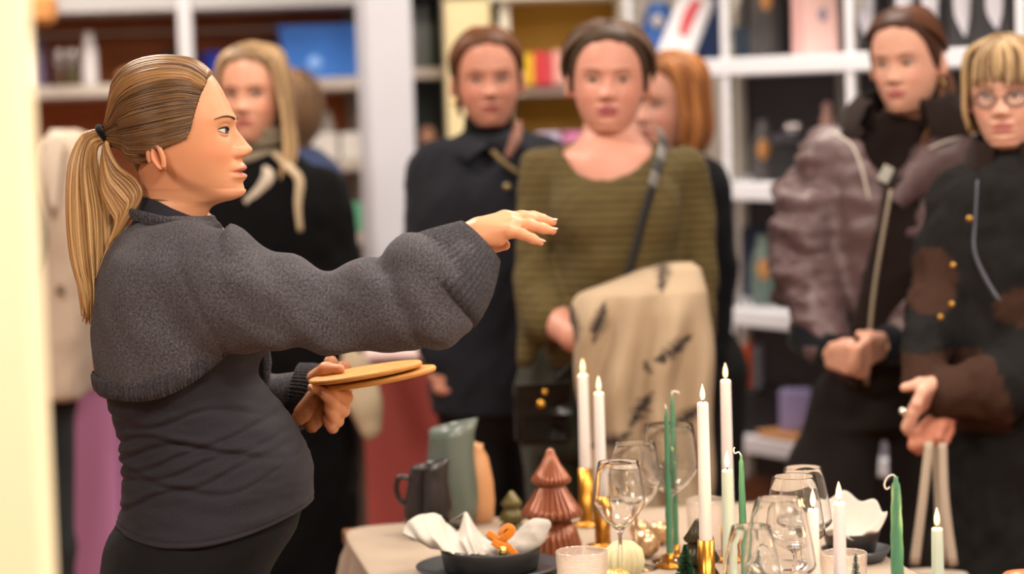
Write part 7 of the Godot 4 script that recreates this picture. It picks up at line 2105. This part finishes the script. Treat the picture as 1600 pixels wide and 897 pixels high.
func make_head(tab: Array, at: Transform3D, skin: Color, lip: Color, nr := 84, nc := 72, wide := 1.0, smile := 0.0) -> Head:
	var h := Head.new()
	h.at = at
	h.tab = tab
	h.eye_x = 0.031 * wide
	h.wide = wide
	var n := tab.size() - 1
	var q_chin: float = tab[20][1]
	var q_low: float = tab[22][0]
	for r in nr + 1:
		var f := n * r / float(nr)
		var i := mini(int(f), n - 1)
		var t := f - i
		var q := []
		for k in 8:
			q.push_back(cubic_interpolate(tab[i][k], tab[i + 1][k], tab[maxi(i - 1, 0)][k], tab[mini(i + 2, n)][k], t))
		var y: float = q[0]
		if y < tab[4][0] and y > tab[20][0]:      # heights of the face: widths and depths eased so that no crease runs round it
			for k in [1, 2, 3, 7]:
				var sum := 0.0
				for o in 21:
					sum += table_at(tab, k, y + (o - 10) * 0.0024) * (11 - absi(o - 10))
				q[k] = sum / 121.0
		var zc: float = q[1] * 0.45 + q[2] * 0.55
		var row := PackedVector3Array()
		var cl := PackedColorArray()
		for c in nc:
			var u := 2.0 * c / nc - 1.0                      # -1 .. 1, 0 = front, denser there
			var a := PI * (0.62 * u + 0.38 * u * u * u)
			var ca := cos(a)
			var sa := sin(a)
			var p: float = 2.0 / (q[7] if ca > 0.0 else 2.05)
			var x: float = signf(sa) * pow(absf(sa), 2.0 / (2.0 * 0.5 + (q[7] if ca > 0.0 else 2.05) * 0.5)) * q[3] * wide
			var z: float = zc + (q[1] - zc if ca > 0.0 else zc - q[2]) * signf(ca) * pow(absf(ca), p)
			var color := skin
			if ca > 0.0 and r < nr * 0.9:
				var ax := absf(x)
				z += q[4] * exp(-(x * x) / (q[5] * q[5]))
				if q[4] > 0.008 and y < tab[10][0] + 0.004:   # nostril wings
					z += 0.007 * exp(-pow((ax - 0.0135) / 0.0055, 2.0)) * smoothstep(0.008, 0.02, q[4])
				var mouth := exp(-pow(ax / 0.024, 4.0))
				z += q[6] * (mouth if y > tab[18][0] else exp(-pow(ax / 0.020, 2.0)))
				var ey := y - 0.001
				z -= 0.0085 * exp(-pow((ax - h.eye_x) / 0.015, 2.0) - pow(ey / 0.011, 2.0))
				z += 0.0035 * exp(-pow((ax - h.eye_x * 1.1) / 0.020, 2.0) - pow((ey - 0.019) / 0.007, 2.0))
				z += 0.004 * exp(-pow((ax - 0.043) / 0.018, 2.0) - pow((y + 0.034) / 0.016, 2.0))
				# colours of the skin itself: lips, cheeks
				var yl := (tab[14][0] + 0.003) as float
				var yh := (tab[18][0] + 0.004) as float
				var yc := (tab[16][0]) as float
				var hw := 0.025 * (1.0 - pow(absf(y - yc) / 0.013, 2.0))
				if y < yl and y > yh and hw > 0.0:
					color = color.lerp(lip, smoothstep(hw + 0.002, hw - 0.004, ax))
				color = color.lerp(Color(skin.r * 1.02, skin.g * 0.80, skin.b * 0.80), 0.55 * exp(-pow((ax - 0.046) / 0.02, 2.0) - pow((y + 0.032) / 0.018, 2.0)))
				if smile > 0.0:
					z += smile * 0.003 * exp(-pow((ax - 0.036) / 0.010, 2.0) - pow((y + 0.05) / 0.012, 2.0))
			# under the jaw the neck is narrower
			var jz := clampf((q_chin - z) / 0.078, 0.0, 1.0)
			var jy := lerpf(q_low + 0.004, q_low + 0.038, jz) + 0.9 * maxf(q_chin - 0.078 - z, 0.0)
			x *= 1.0 - 0.14 * smoothstep(0.0, 0.026, jy - y) * smoothstep(q_low - 0.09, q_low - 0.02, y)
			row.push_back(Vector3(x, y, z))
			cl.push_back(color)
		h.rows.push_back(row)
		h.cols.push_back(cl)
	return h

func table_at(tab: Array, k: int, y: float) -> float:
	var i := 0
	while i < tab.size() - 2 and tab[i + 1][0] > y:
		i += 1
	return lerpf(tab[i][k], tab[i + 1][k], clampf((y - tab[i][0]) / (tab[i + 1][0] - tab[i][0]), 0.0, 1.0))

func head_skin(g: Geo, h: Head, skin: Color) -> void:
	var rows := []
	for r in h.rows:
		rows.push_back(h.at * r)
	g.grid(rows, true, true, true, h.cols)
	for s in [-1.0, 1.0]:   # ears: a dished plate, a helix round it and a lobe
		var o := Vector3(s * h.ear.x * h.wide, h.ear.y, h.ear.z)
		var t := h.at * Transform3D(Basis(Vector3.UP, s * 0.35) * Basis(Vector3.RIGHT, -0.25) * Basis.from_scale(Vector3.ONE * h.ear_size), o)
		var helix := []
		var rad := []
		for i in 15:
			var a := -0.9 + 4.3 * i / 14.0
			helix.push_back(t * Vector3(s * (0.009 + 0.003 * sin(a)), 0.004 + 0.027 * sin(a) * (1.0 if sin(a) > 0.0 else 1.15), 0.004 + 0.0165 * cos(a) * (1.0 if cos(a) < 0 else 0.8)))
			rad.push_back(0.0042 if i < 12 else 0.0052)
		helix.reverse()
		rad.reverse()
		g.tube(helix, rad, 8, skin, 2)
		g.tube([t * Vector3(s * 0.001, 0.022, 0.002), t * Vector3(s * 0.003, 0.0, 0.0), t * Vector3(s * 0.004, -0.024, 0.008)], [0.013, 0.0165, 0.011], 14, Color(skin.r * 0.92, skin.g * 0.80, skin.b * 0.76), 3, 0.3, t.basis.z)
		g.tube([t * Vector3(s * 0.008, -0.004, -0.007), t * Vector3(s * 0.009, 0.010, -0.004), t * Vector3(s * 0.008, 0.017, 0.004)], [0.003, 0.0034, 0.002], 6, skin, 3)
		g.tube([t * Vector3(s * 0.006, -0.006, 0.015), t * Vector3(s * 0.004, 0.003, 0.017)], [0.005, 0.004], 6, skin, 3)

# eyelids: skin from the rim of the eye opening to the socket
func eyelids(g: Geo, h: Head, skin: Color, open: float) -> void:
	for s in [-1.0, 1.0]:
		for up in [1.0, -1.0]:
			var rows := []
			for r in 5:
				var row := PackedVector3Array()
				for c in 13:
					var u := c / 6.0 - 1.0
					var e := eye_edge(h, s, u, up, open)
					var t := r / 4.0
					var y: float = e.y + up * t * (0.0085 if up > 0.0 else 0.007)
					var x: float = e.x + (e.x - s * h.eye_x) * 0.12 * t
					var skin_z := h.base(x, y) - h.socket(x, y) - 0.0006
					row.push_back(h.at * Vector3(x, y, lerpf(e.z + 0.0010 - 0.002 * u * u * u * u, skin_z, t * t) + 0.0010 * sin(t * PI) * (1.0 - u * u)))
				rows.push_back(row)
			g.grid(rows, false, false, false, Color(skin.r * 0.94, skin.g * 0.88, skin.b * 0.86))

func eye_edge(h: Head, s: float, u: float, up: float, open: float) -> Vector3:   # rim of the opening, u = -1 .. 1
	var x := s * h.eye_x + u * 0.0142
	var y := 0.001 + up * (0.0060 if up > 0.0 else 0.0042) * open * (1.0 - u * u) + u * s * 0.0014
	return Vector3(x, y, h.base(x, y) - 0.0055 + 0.0022 * (1.0 - u * u))

# the eyes (white, iris, pupil), lashes and brows of a head
func face_parts(p: Node3D, h: Head, iris: Color, brow: Color, gaze := Vector2.ZERO, open := 1.0, lash := Color(0.02, 0.014, 0.01), brow_w := 0.0035) -> void:
	var eyes := vertex_mat(0.12)
	var dark := vertex_mat(0.7)
	for s in [-1.0, 1.0]:
		var g := Geo.new()
		var rows := []
		var cols := []
		for r in 9:
			var row := PackedVector3Array()
			var cl := PackedColorArray()
			for c in 21:
				var u := c / 10.0 - 1.0
				var w := r / 4.0 - 1.0
				var e := eye_edge(h, s, u, signf(w) if w != 0.0 else 1.0, open)
				var y: float = lerpf(0.001 + u * s * 0.0014, e.y, absf(w))
				row.push_back(h.at * Vector3(e.x, y, e.z + 0.0012 * (1.0 - w * w)))
				var d := Vector2(e.x - s * h.eye_x - gaze.x, y - 0.001 - gaze.y).length()
				cl.push_back(Color(0.012, 0.01, 0.01) if d < 0.0026 else iris if d < 0.0060 else Color(0.70, 0.64, 0.60))
			rows.push_back(row)
			cols.push_back(cl)
		g.grid(rows, false, false, false, cols)
		var eye := part(p, "eye", g, eyes, false, true)
		var l := Geo.new()
		var up := []
		var lo := []
		for i in 9:
			var u := i / 4.0 - 1.0
			up.push_back(h.at * (eye_edge(h, s, u, 1.0, open) + Vector3(0, 0.0004, 0.0016 - 0.001 * u * u)))
			lo.push_back(h.at * (eye_edge(h, s, u, -1.0, open) + Vector3(0, 0, 0.0010)))
		l.tube(up, [0.0006, 0.0011, 0.0014, 0.0015, 0.0016, 0.0016, 0.0015, 0.0012, 0.0006], 6, lash, 2)
		l.tube(lo, [0.0003, 0.0004, 0.0005, 0.0005, 0.0005, 0.0005, 0.0005, 0.0004, 0.0003], 6, lash.lerp(Color(0.3, 0.16, 0.1), 0.5), 2)
		part(eye, "eyelashes", l, dark, false, true)
		var b := Geo.new()
		var bp := []
		for i in 7:
			var u := i / 6.0
			var x: float = s * (0.013 + 0.040 * u) * h.eye_x / 0.031
			var y := 0.0195 + 0.0065 * sin(u * 2.4) - 0.004 * u * u
			bp.push_back(h.at * Vector3(x, y, surface_z(h, x, y) + 0.0004))
		b.tube(bp, [brow_w * 0.7, brow_w, brow_w * 1.05, brow_w * 1.0, brow_w * 0.85, brow_w * 0.6, brow_w * 0.25], 8, brow, 2, 0.45, h.at.basis.y)
		part(p, "eyebrow", b, dark, false, true)

func on_head(h: Head, p: Vector3, off := 0.007) -> Vector3:   # p moved radially to just above the head's surface
	var o := Vector3(0, 0.02, 0.012 if h.tab == PROFILE else 0.0)
	var d := (p - o).normalized()
	var best := -2.0
	var r := 0.1
	for i in range(0, int(h.rows.size() * 0.85), 2):
		for j in range(0, h.rows[i].size(), 2):
			var q: Vector3 = h.rows[i][j] - o
			var l := q.length()
			var c := q.dot(d) / l
			if c > best:
				best = c
				r = l
	return o + d * (r + off)

func surface_z(h: Head, x: float, y: float) -> float:
	var best := 1e9
	var z := 0.08
	for row in h.rows:
		if absf(row[0].y - y) > 0.004:
			continue
		for q in row:
			var d := absf(q.x - x) + absf(q.y - y)
			if q.z > 0.0 and d < best:
				best = d
				z = q.z
	return z

# scalp: the head's own surface pushed out where hair grows and drawn under the skin elsewhere
func scalp(g: Geo, h: Head, grows: Callable, thick: float, col: Color) -> void:
	var rows := []
	for r in int(h.rows.size() * 0.88):
		var row := PackedVector3Array()
		for q in h.rows[r]:
			var m: float = grows.call(q)
			row.push_back(h.at * (q + (q - Vector3(0, 0.02, 0.0)).normalized() * lerpf(-0.008, thick, m)))
		rows.push_back(row)
	g.grid(rows, true, true, false, col)

# locks of hair: strands spread between neighbouring guides (head axes)
func locks(g: Geo, h: Head, guides: Array, n: int, r0: float, r1: float, jit: float, ca: Color, cb: Color, sub := 4, flat := 0.6) -> void:
	for i in n:
		var f := (guides.size() - 1) * (i + rng.randf() * 0.8) / float(n)
		var k := clampi(int(f), 0, guides.size() - 2)
		var t := f - k
		var pts := []
		var rad := []
		var off := Vector3(rng.randfn(), rng.randfn(), rng.randfn()) * jit
		var off2 := Vector3(rng.randfn(), rng.randfn(), rng.randfn()) * jit
		var m: int = guides[k].size()
		var cut := rng.randf_range(0.9, 1.02)
		for j in m:
			var u := j / float(m - 1)
			var p: Vector3 = guides[k][j].lerp(guides[k + 1][j], t)
			if j == m - 1:
				p = p.lerp(guides[k][j - 1].lerp(guides[k + 1][j - 1], t), 1.0 - cut)
			pts.push_back(h.at * (p + off.lerp(off2, u) * (0.35 + 0.65 * u)))
			rad.push_back((lerpf(r0, r1, u) if j < m - 1 else r1 * 0.35) * rng.randf_range(0.75, 1.2))
		g.tube(pts, rad, 6, ca.lerp(cb, clampf(rng.randf() * 0.7 + 0.3 * sin(i * 1.7), 0.0, 1.0)), sub, flat)

# a point just above the skull in the direction given by azimuth (0 = front, + = the person's left) and height angle, degrees
func skull(h: Head, az: float, el: float, off := 0.008) -> Vector3:
	var a := deg_to_rad(az)
	var e := deg_to_rad(el)
	var d := Vector3(sin(a) * cos(e), sin(e), cos(a) * cos(e))
	var mid := Vector3(0, 0.026, 0.014 if h.tab == PROFILE else -0.005)
	var rad := Vector3(0.0765 * h.eye_x / 0.031, 0.090, 0.098)
	var q := Vector3(d.x / rad.x, d.y / rad.y, d.z / rad.z)
	return mid + d * (1.0 / q.length() + off)

# trunk and arms inside the clothes: neck, shoulders and wrists joined into one figure
func limbs(g: Geo, skin: Color, neck: Vector3, low: Vector3, arms: Array) -> void:
	g.tube([neck, neck.lerp(low, 0.2), neck.lerp(low, 0.5), low], [0.045, 0.085, 0.09, 0.09], 16, skin, 3, 0.7, Vector3.BACK)
	for a in arms:
		var rad := [0.034]
		for i in a.size() - 1:
			rad.push_back(lerpf(0.030, 0.020, (i + 1.0) / (a.size() - 1)))
		var pts := [neck.lerp(low, 0.22)]
		pts.append_array(a)
		rad.push_front(0.04)
		g.tube(pts, rad, 12, skin, 3)
